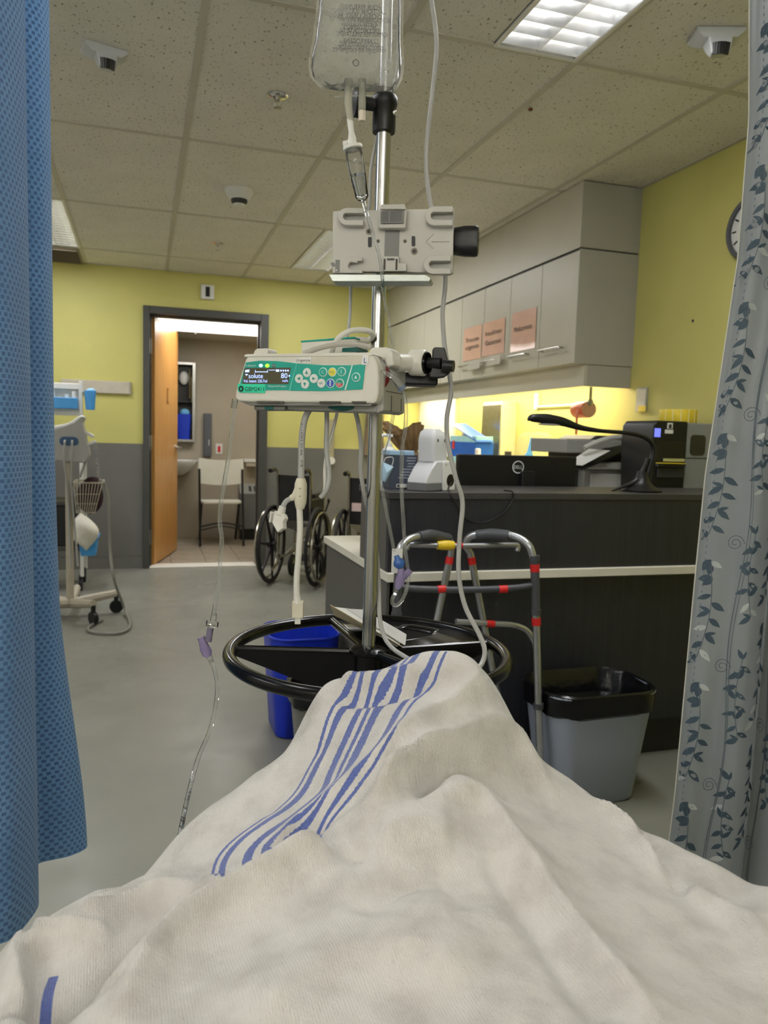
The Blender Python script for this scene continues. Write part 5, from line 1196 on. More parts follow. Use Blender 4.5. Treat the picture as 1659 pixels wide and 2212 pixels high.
for p, q in (((920, 521), (936, 505)), ((920, 521), (936, 537)), ((932, 521), (971, 521))):
    a = K(*p); b = K(*q); arw.tube([a + Vector((0, 0, .0004)), b + Vector((0, 0, .0004))], .0012, 6)
part(hb, 'arrow', arw, M_hg, label='raised arrow pointing left')
part(hb, 'support_lip', kpoly([(709, 592), (718, 608), (928, 608), (931, 601), (920, 593)], -.02, .016), mat('lip_steel', S(182, 188, 184), .3, .6), bev=.001)
kn_a, kn_b = K(980, 522, -.02), K(1034, 524, -.02)
part(hb, 'clamp_knob', MB().loft([[(kn_a.x + t * (kn_b.x - kn_a.x), kn_a.y + y * s, -.02 + z * s) for y, z in rrect(.042, .034, .012, 4)] for t, s in ((-.1, .7), (.0, .86), (.45, .98), (.85, 1), (.97, .93), (1, .75))]), M_black, label='black clamp knob')
part(hb, 'pole_clamp', MB().bb(.075, .115, .01, .085, -.05, -.0125), M_hd, bev=.003)

# ------------------------------------------------------------------ infusion pump
pL, pR = Q(512, 865, PH - .075), Q(815, 870, PH - .152)
pL.z = pR.z = (pL.z + pR.z) / 2
FP = frame(pL, pR - pL); PWd = (pR - pL).length; PHt = .0
def G(x, y, z=0): return onFrame(x, y, FP, z)
ip = thing('infusion_pump', 'white infusion pump with teal keypad and lit display on the pole', 'infusion pump', M=FP)
M_pw = mat('pump_white', S(218, 216, 206), .38, var=.02); M_pgr = mat('pump_side_grey', S(166, 165, 160), .42, var=.02); M_teal = mat('pump_teal', S(26, 158, 142), .4, var=.02); M_tealL = mat('pump_teal_light', S(92, 196, 180), .4)
def gpoly(px, z0, z1): return MB().prism([tuple(G(x, y, z1)[:2]) for x, y in px], z0, z1)
def gbox(x0, y0, x1, y1, z0, z1):
    return gpoly([(x0, y0), (x1, y0), (x1, y1), (x0, y1)], z0, z1)
cover = [(514, 868), (507, 860), (509, 845), (524, 795), (531, 772), (536, 769), (800, 765), (806, 768), (815, 786), (818, 815), (817, 850), (812, 866), (806, 871)]
part(ip, 'front_cover', gpoly(cover, -.022, 0), M_pw, bev=.004, seg=3)
part(ip, 'top_lid', gpoly([(527, 771), (527, 767), (532, 765), (800, 761), (806, 766), (800, 769)], -.085, .0006), M_pw, bev=.001)
part(ip, 'grip_tab', gpoly([(546, 767), (550, 756), (555, 753), (578, 752), (580, 756), (578, 766)], -.03, -.004), M_pw, bev=.003)
y0_, yt_ = G(815, 870).y, G(800, 766).y; xr_ = PWd
body = [(.012, y0_ - .004), (.04, y0_ - .010), (xr_ - .006, y0_ - .012), (xr_ - .004, yt_ - .008), (xr_ - .012, yt_), (.03, yt_ - .002)]
part(ip, 'rear_body', MB().prism(body, -.105, -.022), M_pgr, bev=.003)
part(ip, 'under_tray', gpoly([(520, 868), (806, 871), (800, 877), (540, 876)], -.07, -.004), mat('pump_under_grey', S(124, 123, 118), .45), bev=.001)
for x0, x1 in ((555, 612), (690, 735), (760, 790)): part(ip, 'under_clip', gbox(x0, 867, x1, 871, -.003, .0006), mat('clip_dark', S(70, 68, 62), .5))
part(ip, 'roller_clamp', gbox(548, 876, 614, 886, -.045, -.012), mat('pump_under_grey', S(124, 123, 118), .45), bev=.002)
part(ip, 'clamp_button', gbox(571, 874, 590, 885, -.044, -.0105), mat('teal_dark', S(8, 90, 84), .4), bev=.001)
part(ip, 'under_button', MB().ell(G(742, 880, -.03), (.024, .006, .016)), mat('teal_dark', S(8, 90, 84), .4))
# side details
SX = xr_ - .004
side = part(ip, 'side_flange', MB().prism([(xr_ - .010, y0_ - .014), (xr_ + .001, y0_ - .010), (xr_ + .001, yt_ - .012), (xr_ - .010, yt_ - .006)], -.108, -.020), M_pgr, bev=.003)
part(side, 'red_window', MB().prism([(-.040, .046), (-.026, .050), (-.024, .022), (-.036, .030)], 0, .0012, Matrix(((0, 0, 1, xr_ + .001), (0, 1, 0, 0), (1, 0, 0, 0), (0, 0, 0, 1)))), mat('window_red', S(120, 14, 24), .25))
for zz, ya, yb in ((-.050, -.010, .012), (-.090, -.008, .010)): part(side, 'seam', MB().bb(xr_ + .0008, xr_ + .0016, ya, yb, zz - .0006, zz + .0006), M_dark)
part(side, 'seam', MB().bb(xr_ + .0008, xr_ + .0016, .0165, .0175, -.10, -.028), M_dark)
# handle hook and clamp at the back right
part(ip, 'top_hook', MB().prism([(.185, yt_ - .006), (.186, yt_ + .010), (.192, yt_ + .014), (.214, yt_ + .014), (.222, yt_ + .006), (.224, yt_ - .012), (.212, yt_ - .014), (.210, yt_ - .004)], -.075, -.035), M_pw, bev=.004)
hA = FP @ Vector((.215, yt_ - .004, -.07)); hB = P_(905, 783, -.06)
part(ip, 'clamp_arm', MB().tube([hA, (hA + hB) / 2, hB], [.013, .012, .015], 14), M_pw, world=True)
ka_, kb_ = P_(886, 783, -.06), P_(918, 784, -.07); kax = (kb_ - ka_).normalized()
part(ip, 'clamp_barrel', MB().lathe([(.015, 0), (.0185, .003), (.0188, .022), (.017, .0245), (.012, .025)], ka_, kax, 28), M_pw, world=True)
part(ip, 'clamp_face', MB().lathe([(.0155, .0246), (.015, .028), (.001, .0282)], ka_, kax, 26), M_blackg, world=True)
part(ip, 'clamp_screw', MB().cyl(ka_ + kax * .026, ka_ + kax * .048, .0075, n=16), M_black, world=True)
th_ = MB().prism([tuple(onFrame(x, y, frame(P_(940, 785, -.07), RT))[:2]) for x, y in ((934, 755), (938, 751), (960, 752), (966, 775), (972, 806), (960, 815), (945, 817), (928, 816), (927, 809), (934, 790))], -.012, .008, frame(P_(940, 785, -.07), RT))
part(ip, 'clamp_lever', th_, M_black, world=True, bev=.003)
part(ip, 'lever_knob', MB().cyl(P_(958, 790, -.085), P_(980, 791, -.09), .0085, .008, n=16), M_black, world=True)
part(ip, 'jaw', MB().bb(-.01, .04, -.012, .006, -.03, .02).xf(frame(P_(886, 815, -.03), RT)), M_black, world=True, bev=.003)
# keypad, display, lettering
Z1 = .0008
part(ip, 'display_panel', gpoly([(531, 783), (560, 779), (600, 780), (640, 785), (625, 843), (560, 843), (516, 840), (519, 826)], 0, Z1), M_teal)
part(ip, 'keypad_panel', gpoly([(641, 785), (700, 789), (760, 789), (789, 786), (783, 841), (700, 845), (625, 844)], 0, Z1), M_teal)
part(ip, 'divider', gpoly([(640, 785), (642, 785), (627, 844), (624, 844)], Z1, Z1 + .0004), M_tealL); part(ip, 'divider', gpoly([(760, 788), (762, 788), (747, 842), (744, 842)], Z1, Z1 + .0004), mat('pump_line_white', S(220, 236, 232), .4))
k_ = NT('display_lit'); k_.p.inputs['Base Color'].default_value = S(46, 44, 30); k_.link(k_.ramp(k_.noise(30, 1), [(0, S(60, 58, 40)), (1, S(72, 68, 48))]), k_.p.inputs['Emission Color']); k_.p.inputs['Emission Strength'].default_value = .5; k_.p.inputs['Roughness'].default_value = .15
scr = part(ip, 'display', gpoly([(528, 795), (628, 794), (623, 830), (523, 829)], Z1, Z1 + .0004), k_.m)
M_seg = mat('display_pixels_blue', S(150, 170, 255), .4, emit=1.6)
ZT = Z1 + .0007
def gtxt(parent, name, s_, x0, y0, x1, y1, m, z=ZT, skew=0):
    a, b = G(x0, y1, z), G(x1, y0, z); c_ = (a + b) / 2
    M = Matrix.Translation(c_); 
    return txt(parent, name, s_, M, m, width=abs(b.x - a.x), height=abs(b.y - a.y))
gtxt(scr, 'display_text', 'solute', 537, 807, 568, 817, M_seg); gtxt(scr, 'display_text', '80', 607, 806, 621, 817, M_seg)
gtxt(scr, 'display_text', 'Vol. Intent: 220.7ml', 526, 820, 577, 826, M_seg); gtxt(scr, 'display_text', 'ml/h', 610, 820, 622, 825, M_seg)
part(scr, 'display_icon', gpoly([(530, 799), (539, 798), (538, 804), (529, 804)], ZT, ZT + .0002), M_seg); part(scr, 'display_icon', gbox(596, 798, 603, 803, ZT, ZT + .0002), M_seg)
for x in (607, 612, 617, 622): part(scr, 'display_icon', gpoly([(x - 2.2, 800.5), (x, 798), (x + 2.2, 800.5), (x, 803)], ZT, ZT + .0002), M_seg)
part(scr, 'display_icon', gbox(551, 802.5, 577, 804, ZT, ZT + .0002), M_seg); part(scr, 'display_icon', gbox(580, 799, 595, 800, ZT, ZT + .0002), M_seg); part(scr, 'display_icon', gbox(551, 799, 552, 805, ZT, ZT + .0002), M_seg); part(scr, 'display_icon', gbox(577, 799, 578, 805, ZT, ZT + .0002), M_seg)
part(scr, 'display_icon', gpoly([(529, 808), (536, 808), (532.5, 812)], ZT, ZT + .0002), M_seg); part(scr, 'display_icon', gpoly([(626, 809), (626, 815), (622.5, 812)], ZT, ZT + .0002), M_seg)
M_pt = mat('pump_print_white', S(226, 240, 236), .5); M_pink_ = mat('pump_print_teal', S(30, 140, 128), .5)
gtxt(ip, 'brand_print', 'B BRAUN', 531, 788, 552, 792, M_pt); gtxt(ip, 'model_print', 'Infusomat® Space', 580, 832, 618, 837, M_pt)
for x, c_, e_ in ((564, S(190, 220, 240), .6), (578, S(120, 255, 40), 2.2), (592, S(110, 130, 128), 0)):
    q = G(x, 790); part(ip, 'indicator', MB().ell((q.x, q.y, Z1), (.0034, .0026, .0012), 14, 6), mat('led_%d' % x, c_, .25, emit=e_))
M_btn = mat('button_white', S(226, 228, 226), .4)
def button(x, y, m, r_=.0062, ring=None, sym=None, symm=M_pink_, s=1.0):
    q = G(x, y); 
    b = part(ip, 'button', MB().lathe([(r_, Z1), (r_, Z1 + .0008), (r_ * .9, Z1 + .0014), (.0001, Z1 + .0016)], (q.x, q.y, 0), n=24), ring or m)
    if ring: part(b, 'button_face', MB().prism(circ(r_ * .82, 22, q.x, q.y), Z1 + .0014, Z1 + .0019), m)
    if sym == 'tri':
        ang_ = s; part(b, 'arrow', MB().prism([(q.x + .0028 * math.cos(ang_ + t), q.y + .0028 * math.sin(ang_ + t)) for t in (0, 2.3, -2.3)], Z1 + .0016, Z1 + .002), symm)
    elif sym == 'bars':
        for dy in (.0024, -.0002, -.0028): part(b, 'chevron', MB().prism([(q.x - .0022, q.y + dy + .001), (q.x + .0022, q.y + dy + .001), (q.x, q.y + dy - .0012)], Z1 + .0019, Z1 + .0022), symm)
    elif sym: txt(b, 'button_print', sym, Matrix.Translation((q.x, q.y, Z1 + .0021)), symm, width=.0066 * s)
    return b, q
button(664, 805, M_btn, sym='tri', s=math.pi / 2); button(647, 818, M_btn, sym='tri', s=math.pi); button(679, 818, M_btn, sym='tri', s=0); button(660, 830, M_btn, sym='tri', s=-math.pi / 2)
button(699, 804, M_teal, ring=M_pt, sym='C', symm=M_pt, s=.5); button(719, 804, mat('button_yellow', S(226, 212, 72), .4), ring=M_pt, sym='BOL'); button(739, 803, M_teal, ring=M_pt, sym='I', symm=M_pt, s=.12)
button(695, 828, M_btn, sym='OK', s=.9); button(715, 828, mat('button_blue', S(28, 76, 180), .4), ring=M_pt, sym='bars', symm=M_pt)
b_, q_ = button(735, 828, mat('button_green_teal', S(40, 150, 130), .4), ring=M_pt, sym='Start', symm=M_pt, s=.9); part(b_, 'red_half', MB().prism(circ(.0050, 16, q_.x, q_.y, math.pi, 2 * math.pi), Z1 + .0019, Z1 + .0021), mat('button_red', S(206, 52, 58), .4)); txt(b_, 'button_print', 'Stop', Matrix.Translation((q_.x, q_.y - .0025, Z1 + .0024)), M_pt, width=.005)
button(770, 815, M_teal, ring=M_pt, sym='tri', symm=M_pt, s=math.pi / 2)
lab = part(ip, 'inventory_label', gpoly([(513, 829), (574, 830), (572, 849), (518, 848), (514, 845)], Z1, Z1 + .0006), mat('label_mint', S(52, 214, 172), .4))
gtxt(lab, 'label_text', 'GBM2411', 529, 836, 570, 845, M_black, Z1 + .0009)
q = G(522, 840); part(lab, 'label_ring', MB().tube([(q.x + .0031 * math.cos(i * .42), q.y + .0031 * math.sin(i * .42), Z1 + .0009) for i in range(15)], .0011, 5, closed=True), M_black)
l2 = part(ip, 'ward_label', gpoly([(636, 773), (673, 771), (672, 785), (635, 784)], 0, .0009), M_white); gtxt(l2, 'label_text', 'Urgence', 639, 775, 670, 783, M_black, .0012)
part(ip, 'clear_tape', gpoly([(674, 772), (782, 768), (780, 786), (673, 786)], 0, .0005), mat('tape_clear', S(206, 202, 188), .25))
l3 = part(ip, 'letter_label', gpoly([(783, 767), (797, 766), (795, 788), (781, 788)], 0, .0011), M_white); gtxt(l3, 'label_text', 'L', 786, 773, 792, 784, mat('ink_blue', S(40, 70, 170), .5), .0014)

# ------------------------------------------------------------------ white and teal box behind the pump
pw = thing('power_module', 'white and teal power box hanging behind the pump', 'power box', P_(715, 760, .02))
FPW = frame(P_(652, 800, .0), Vector((pR - pL).xy.to_3d()))
def gw(x, y, z=0): return onFrame(x, y, FPW, z)
part(pw, 'case', MB().prism([tuple(gw(x, y)[:2]) for x, y in ((651, 800), (650, 738), (768, 731), (770, 800))], -.05, 0).xf(FPW), M_pw, world=True, bev=.002)
part(pw, 'teal_top', MB().prism([tuple(gw(x, y)[:2]) for x, y in ((650, 740), (650, 736), (766, 727), (769, 731))], -.051, .001).xf(FPW), M_teal, world=True, bev=.001)
part(pw, 'teal_end', MB().prism([tuple(gw(x, y)[:2]) for x, y in ((740, 760), (741, 752), (772, 750), (772, 760))], -.04, .002).xf(FPW), mat('teal_dark', S(8, 90, 84), .4), world=True)
part(pw, 'plug', MB().tube([P_(770, 736, -.01), P_(786, 736, -.01), P_(797, 735, -.01)], [.0062, .0056, .0045], 10), mat('cable_cream', S(214, 210, 196), .45), world=True)
M_cab2 = mat('cable_grey', S(172, 172, 170), .4); M_cabw = mat('cable_white', S(222, 220, 212), .4)
part(pw, 'lead', tube_px([(797, 735, -.01), (805, 727, -.02), (800, 717, -.03), (782, 713, -.04), (757, 715, -.05), (735, 727, -.055), (722, 745, -.05), (716, 762, -.03)], 0, .0042), M_cabw, world=True)

# ------------------------------------------------------------------ cables and lines
def cable(name, label, cat, pts, r_, m, n=8): return solo(name, MB().tube(cr([P_(x, y, d0) for x, y, d0 in pts], 8), r_, n), m, label, cat, P_(*pts[-1]))
cable('mains_cable', 'long grey cable hanging right of the pole past the black clamp to the blanket', 'cable', [(846, -395, .012), (868, -330, .02), (900, -200, .03), (920, -80, .03), (932, 0, .03), (943, 95, .03), (934, 200, .02), (922, 310, .01), (922, 380, .01), (932, 450, .0), (950, 520, .0), (962, 600, .0), (956, 680, -.01), (962, 760, -.03), (972, 815, -.03), (974, 850, -.03), (965, 905, -.03), (968, 960, -.03), (984, 1030, -.04), (999, 1085, -.04), (993, 1160, -.05), (991, 1240, -.06), (1005, 1310, -.07), (1035, 1370, -.09), (1047, 1405, -.11), (1040, 1435, -.13), (1020, 1452, -.16)], .0036, M_cab2)
cable('thin_cable', 'thin grey cable behind the bag, passing behind the holder plate', 'cable', [(842, -390, .014), (856, -300, .02), (862, -150, .02), (863, -50, .02), (862, 30, .02), (859, 130, .02), (851, 185, .02), (832, 240, .025), (812, 310, .03), (801, 370, .03), (797, 450, .03), (780, 520, .03), (760, 600, .02), (756, 680, .02), (750, 730, .01), (742, 780, 0)], .0026, M_cab2)
cable('grey_lead', 'flat grey lead arched over the top of the pump', 'cable', [(655, 764, -.085), (690, 752, -.085), (730, 744, -.085), (770, 744, -.09), (803, 750, -.10)], .0036, mat('lead_dull', S(176, 172, 164), .4))
sp = thing('splitter_cable', 'white splitter cable with moulded joint hanging under the pump', 'cable', P_(640, 1330, -.09))
part(sp, 'upper_cord', tube_px([(680, 870, -.06), (668, 885, -.07), (657, 910, -.08), (652, 950, -.085), (651, 1000, -.088), (650, 1045, -.09)], 0, .0047, 10), M_cab2, world=True)
jt = P_(650, 1033, -.09); jb = P_(648, 1099, -.09)
part(sp, 'joint', MB().tube([jt, P_(650, 1045, -.09), P_(649, 1068, -.09), P_(649, 1086, -.09), jb], [.0062, .0088, .0094, .0086, .006], 12), mat('joint_cream', S(214, 208, 188), .45), world=True)
part(sp, 'joint_branch', MB().tube([P_(645, 1062, -.09), P_(637, 1072, -.09), P_(628, 1077, -.09)], [.008, .0058, .0046], 10), mat('joint_cream', S(214, 208, 188), .45), world=True)
for y in (1055, 1072): part(sp, 'joint_mark', MB().box(P_(648, y, -.0998), (.003, .0006, .0008), frame((0, 0, 0), RT).to_3x3()), M_black, world=True)
part(sp, 'branch_cord', tube_px([(630, 1076, -.09), (618, 1083, -.09), (611, 1096, -.09), (608, 1106, -.09)], 0, .0038, 10), M_cab2, world=True)
part(sp, 'branch_boot', MB().tube([P_(611, 1094, -.09), P_(606, 1112, -.09)], [.0052, .0062], 10), M_cabw, world=True)
FPl = frame(P_(606, 1122, -.09), (RT + FW * -.5).normalized(), Vector((0.25, 0, 1)))
part(sp, 'branch_plug', MB().prism([(-.009, .012), (.007, .008), (.0105, .002), (.008, -.003), (.0095, -.012), (.000, -.019), (-.011, -.006)], -.005, .005).xf(FPl), M_cabw, world=True, bev=.0015)
part(sp, 'plug_clip', MB().bb(-.0145, -.0115, -.006, .010, -.008, .008).xf(FPl), M_cabw, world=True, bev=.001)
part(sp, 'lower_cord', tube_px([(647, 1098, -.09), (648, 1140, -.09), (645, 1200, -.09), (641, 1250, -.09), (641, 1290, -.09)], 0, .0046, 10), M_cabw, world=True)
part(sp, 'end_boot', MB().tube([P_(641, 1286, -.09), P_(643, 1303, -.09)], [.0048, .006], 12), M_cabw, world=True)
part(sp, 'end_plug', MB().bb(-.0082, .0082, -.022, .003, -.005, .005).xf(frame(P_(644, 1302, -.09), RT)), mat('joint_cream', S(214, 208, 188), .45), world=True, bev=.0015)
part(sp, 'end_tip', MB().bb(-.004, .004, -.031, -.022, -.0025, .0025).xf(frame(P_(644, 1302, -.09), RT)), M_cabw, world=True)
FT = FPl
for i, (s_, y) in enumerate((('CE', 1002), ('E114362 21-0A', 950))):
    o_ = txt(sp, 'cord_print', s_, Matrix.Translation(-sp.location) @ frame(P_(651.5, y, -.0938), Vector((0, 0, -1)), RT), M_black, width=.010 if i == 0 else .045, height=.003)
cable('strap_cable', 'grey strap cable curling to a free end below the pump', 'cable', [(706, 872, -.04), (706, 920, -.045), (705, 970, -.05), (711, 1020, -.055), (708, 1050, -.06), (700, 1066, -.06), (692, 1075, -.06)], .0036, M_cab2)
cable('white_strap', 'white flat strip hanging beside the grey strap cable under the pump', 'strap', [(731, 880, -.03), (719, 930, -.035), (708, 970, -.04), (702, 1010, -.045), (702, 1050, -.05), (700, 1064, -.052)], .0026, M_cabw)
cable('pump_lead', 'white lead from the pump down along the pole to the blanket', 'cable', [(762, 872, -.04), (773, 910, -.04), (780, 960, -.035), (779, 1010, -.03), (784, 1050, -.02), (791, 1085, .0), (800, 1120, .018), (812, 1180, .018), (818, 1260, .016), (820, 1330, -.015), (830, 1375, -.03), (850, 1402, -.06), (885, 1425, -.11)], .0034, M_cab2)
# line out of the pump door, looped down the right side
lr = thing('spare_line', 'clear spare line with purple valve and blue cap looped right of the pole', 'infusion line', P_(850, 1310, -.11))
part(lr, 'sleeve', MB().tube([P_(838, 806, -.155), P_(852, 815, -.155), P_(868, 838, -.15)], .0052, 12), M_clear2, world=True)
part(lr, 'sleeve_ring', MB().cyl(P_(866, 836, -.15), P_(870, 842, -.15), .0058, n=12), mat('sleeve_blue_tint', S(150, 170, 210), .2, trans=.6), world=True)
part(lr, 'tubing', tube_px([(824, 803, -.15), (845, 812, -.155), (868, 840, -.15), (876, 872, -.15), (876, 920, -.145), (869, 970, -.14), (867, 1040, -.135), (871, 1120, -.13), (876, 1190, -.125), (882, 1235, -.12), (880, 1265, -.115), (871, 1292, -.11), (858, 1307, -.11), (848, 1304, -.11), (848, 1292, -.11), (856, 1278, -.11)], 0, .0026), M_clear, world=True)
part(lr, 'return_tubing', tube_px([(852, 880, -.08), (846, 915, -.085), (833, 960, -.09), (824, 1000, -.10), (822, 1035, -.10), (827, 1065, -.105), (838, 1120, -.108), (852, 1192, -.11)], 0, .0026), M_clear, world=True)
FCd = frame(P_(858, 1238, -.104), RT, Vector((.10 * RT.x, .10 * RT.y, 1)))
part(lr, 'card', MB().bb(-.0085, .0065, 0, .035, -.0004, .0004).xf(FCd), M_white, world=True)
M_pur = mat('valve_purple', S(178, 164, 214), .2, trans=.55, var=.05); M_bcap = mat('cap_blue', S(70, 120, 200), .2, trans=.4)
part(lr, 'valve_body', MB().tube([P_(858, 1272, -.12), P_(863, 1258, -.12), P_(868, 1240, -.12), P_(866, 1228, -.12)], [.0036, .007, .0062, .0042], 12), M_pur, world=True)
part(lr, 'valve_arm', MB().tube([P_(868, 1250, -.12), P_(880, 1238, -.122), P_(886, 1231, -.122)], [.005, .0048, .0052], 10), M_pur, world=True)
part(lr, 'blue_cap', MB().tube([P_(866, 1226, -.12), P_(863, 1219, -.12), P_(861, 1213, -.12), P_(858, 1206, -.12), P_(856, 1200, -.12)], [.005, .0082, .008, .004, .0035], 14), M_bcap, world=True)
part(lr, 'luer_end', MB().tube([P_(853, 1283, -.115), P_(859, 1270, -.12)], [.0032, .0044], 10), M_clear2, world=True)
# patient line on the left
pl_ = thing('patient_line', 'clear patient line from the pump to the blanket with purple valve', 'infusion line', P_(386, 1815, -.33))
part(pl_, 'upper_tubing', tube_px([(508, 866, -.09), (505, 890, -.09), (500, 930, -.09), (494, 985, -.09), (485, 1040, -.09), (477, 1090, -.09), (475, 1130, -.09), (479, 1165, -.09), (476, 1215, -.10), (469, 1280, -.11), (461, 1330, -.12)], 0, .0031), M_clear, world=True)
part(pl_, 'pump_sleeve', MB().cyl(P_(508, 862, -.09), P_(505, 882, -.09), .0042, n=12), M_clear2, world=True)
part(pl_, 'luer_collar', MB().tube([P_(463, 1325, -.12), P_(460, 1342, -.12), P_(459, 1343, -.12), P_(458, 1352, -.12), P_(457.5, 1352.5, -.12), P_(456, 1360, -.12)], [.0034, .0046, .0088, .0088, .004, .0036], 16), M_clear2, world=True)
part(pl_, 'purple_stem', MB().tube([P_(455, 1356, -.12), P_(450, 1385, -.12)], [.0045, .005], 12), mat('stem_grey_purple', S(128, 120, 146), .3, trans=.2), world=True)
part(pl_, 'valve_body', MB().tube([P_(434, 1376, -.12), P_(437, 1385, -.12), P_(443, 1402, -.12), P_(448, 1412, -.12), P_(452, 1418, -.12)], [.0055, .0052, .0074, .0072, .004], 14), M_pur, world=True)
part(pl_, 'luer_end', MB().tube([P_(451, 1416, -.12), P_(457, 1430, -.12)], [.0044, .0034], 12), M_clear2, world=True)
part(pl_, 'lower_tubing', tube_px([(455, 1426, -.12), (464, 1450, -.125), (469, 1485, -.13), (465, 1530, -.15), (452, 1580, -.17), (430, 1632, -.20), (413, 1690, -.24), (399, 1750, -.29), (386, 1815, -.34), (372, 1880, -.38)], 0, .0029), M_clear, world=True)

# ------------------------------------------------------------------ papers stuck behind the pole
FPA = frame(P_(735, 1372, .04), (RT * .9 - FW * .1).normalized(), Vector((-.52 * RT.x + FW.x * .35, -.52 * RT.y + FW.y * .35, .45)))
pap = thing('paper_folder', 'folded card folder with papers wedged in the ring tray behind the pole', 'folder', P_(800, 1390, .06))
fa = [P_(714, 1308, .06), P_(884, 1392, .03), P_(890, 1402, .05), P_(770, 1385, .10)]
A, Bq, Cq, Dq = P_(713, 1307, .05), P_(868, 1397, .0), P_(868, 1400, .10), P_(722, 1330, .13)
part(pap, 'cover', slab([A, Bq, Cq, Dq], .001), mat('folder_tan', S(206, 190, 156), .6), world=True)
A2, B2 = P_(742, 1312, .055), P_(918, 1399, .005)
part(pap, 'sheet', slab([P_(722, 1312, .05), P_(860, 1399, .02), P_(912, 1399, .075), P_(770, 1318, .10)], .001), M_white, world=True)
part(pap, 'sheet', slab([P_(748, 1316, .07), P_(880, 1398, .03), P_(925, 1399, .09), P_(785, 1318, .12)], .0012), mat('sheet_grey_white', S(206, 206, 204), .5), world=True)

# ================================================================== bed
def BH_(b, h, z): v = RT * b + FW * h; return Vector((v.x, v.y, z))
FBed = Matrix((RT, FW, Vector((0, 0, 1)))).transposed().to_4x4()
bed = thing('stretcher_bed', 'hospital stretcher bed under the cream blanket', 'bed', M=FBed)
part(bed, 'mattress', MB().bb(-.31, .36, -.95, .93, .44, .565), mat('mattress_white', S(222, 222, 220), .7, var=.03), bev=.03, seg=3)
part(bed, 'frame', MB().bb(-.29, .34, -.93, .90, .36, .435), mat('bed_frame_grey', S(150, 152, 154), .45), bev=.01)
for b in (-.2, .25):
    for h in (-.75, .72):
        lg_ = part(bed, 'leg', MB().cyl((b, h, .10), (b, h, .36), .025, n=14), M_steel)
        part(lg_, 'castor', MB().cyl((b - .02, h, .06), (b + .02, h, .06), .06, n=18), M_black)
part(bed, 'pillow', MB().ell((.02, -.72, .62), (.28, .2, .07), 24, 12), M_white)

# ================================================================== blanket
SIL = [(-60, 2120, .63), (0, 2075, .655), (45, 2030, .665), (90, 1998, .69), (150, 1962, .715), (230, 1915, .745), (330, 1882, .77), (385, 1815, .80), (450, 1755, .825), (560, 1665, .855), (640, 1592, .88), (668, 1530, .90), (695, 1482, .905), (735, 1466, .905), (800, 1461, .895), (870, 1432, .885), (930, 1418, .88), (985, 1417, .88), (1025, 1440, .885), (1070, 1490, .89), (1105, 1552, .90), (1138, 1618, .895), (1200, 1668, .875), (1280, 1727, .85), (1350, 1785, .83), (1400, 1792, .82), (1440, 1805, .80), (1540, 1862, .76), (1659, 1912, .70), (1760, 1965, .66)]
INN = [(830, 1500, .862), (830, 1560, .815), (830, 1640, .765), (830, 1720, .715), (830, 1800, .67), (830, 1900, .615), (830, 2000, .565), (830, 2100, .518), (830, 2212, .468),
       (950, 1500, .85), (1020, 1560, .83), (700, 1600, .84), (600, 1720, .80), (500, 1830, .755), (640, 1800, .735), (560, 1900, .66), (430, 1920, .69), (300, 1960, .695),
       (200, 2040, .625), (200, 2130, .55), (100, 2110, .59), (0, 2190, .54), (330, 2040, .60), (400, 2120, .53), (400, 2212, .475), (600, 2000, .59), (600, 2120, .512),
       (1100, 1650, .83), (1100, 1750, .745), (1100, 1850, .67), (1100, 1980, .59), (1100, 2100, .523), (1100, 2212, .47), (1250, 1770, .79), (1280, 1880, .70), (1280, 2000, .61), (1300, 2120, .535), (1300, 2212, .487),
       (1420, 1850, .765), (1450, 1960, .665), (1480, 2080, .58), (1500, 2212, .50), (1600, 1960, .70), (1600, 2080, .61), (1650, 2212, .525), (1750, 2212, .54)]
cp = []; cv = []; hp_ = []; hv_ = []
def addc(p): cp.append((p.dot(RT), p.dot(FW))); cv.append(p.z)
ns = len(SIL)
for i, (x, y, h) in enumerate(SIL):
    p = Q(x, y, h); addc(p); hp_.append((x, y)); hv_.append(h)
    t = i / (ns - 1); a = math.pi * (1 - t); d_ = Vector((math.cos(a) * 1.0, .35 + .65 * math.sin(a)))
    d_.normalize()
    for k, dz in ((.045, .05), (.09, .16), (.15, .30)):
        cp.append((p.dot(RT) + d_.x * k, p.dot(FW) + d_.y * k)); cv.append(p.z - dz)
for x, y, h in INN:
    addc(Q(x, y, h)); hp_.append((x, y)); hv_.append(h)
for b in (-.3, -.1, .1, .3, .5): cp.append((b, .2)); cv.append(.74 - .25 * max(0, abs(b) - .25)); cp.append((b, .05)); cv.append(.72 - .3 * max(0, abs(b) - .25))
for h in (.1, .3, .5): cp += [(-.44, h), (.60, h)]; cv += [.46, .46]
def rbf_fit(P, V, lam):
    P = np.array(P, float); V = np.array(V, float); n = len(P)
    r = np.sqrt(((P[:, None] - P[None]) ** 2).sum(-1)) + 1e-9; K_ = r * r * np.log(r)
    A = np.zeros((n + 3, n + 3)); A[:n, :n] = K_ + lam * np.eye(n); A[:n, n] = 1; A[:n, n + 1:] = P; A[n, :n] = 1; A[n + 1:, :n] = P.T
    return P, np.linalg.solve(A, np.concatenate([V, [0, 0, 0]]))
def rbf_eval(F, X):
    P, w_ = F; X = np.array(X, float); out = np.empty(len(X))
    for s in range(0, len(X), 20000):
        x = X[s:s + 20000]; r = np.sqrt(((x[:, None] - P[None]) ** 2).sum(-1)) + 1e-9
        out[s:s + 20000] = (r * r * np.log(r)) @ w_[:-3] + w_[-3] + x @ w_[-2:]
    return out
FZ = rbf_fit(cp, cv, 2e-4)
FHM = rbf_fit(np.array(hp_) / 1000., hv_, 1e-4)
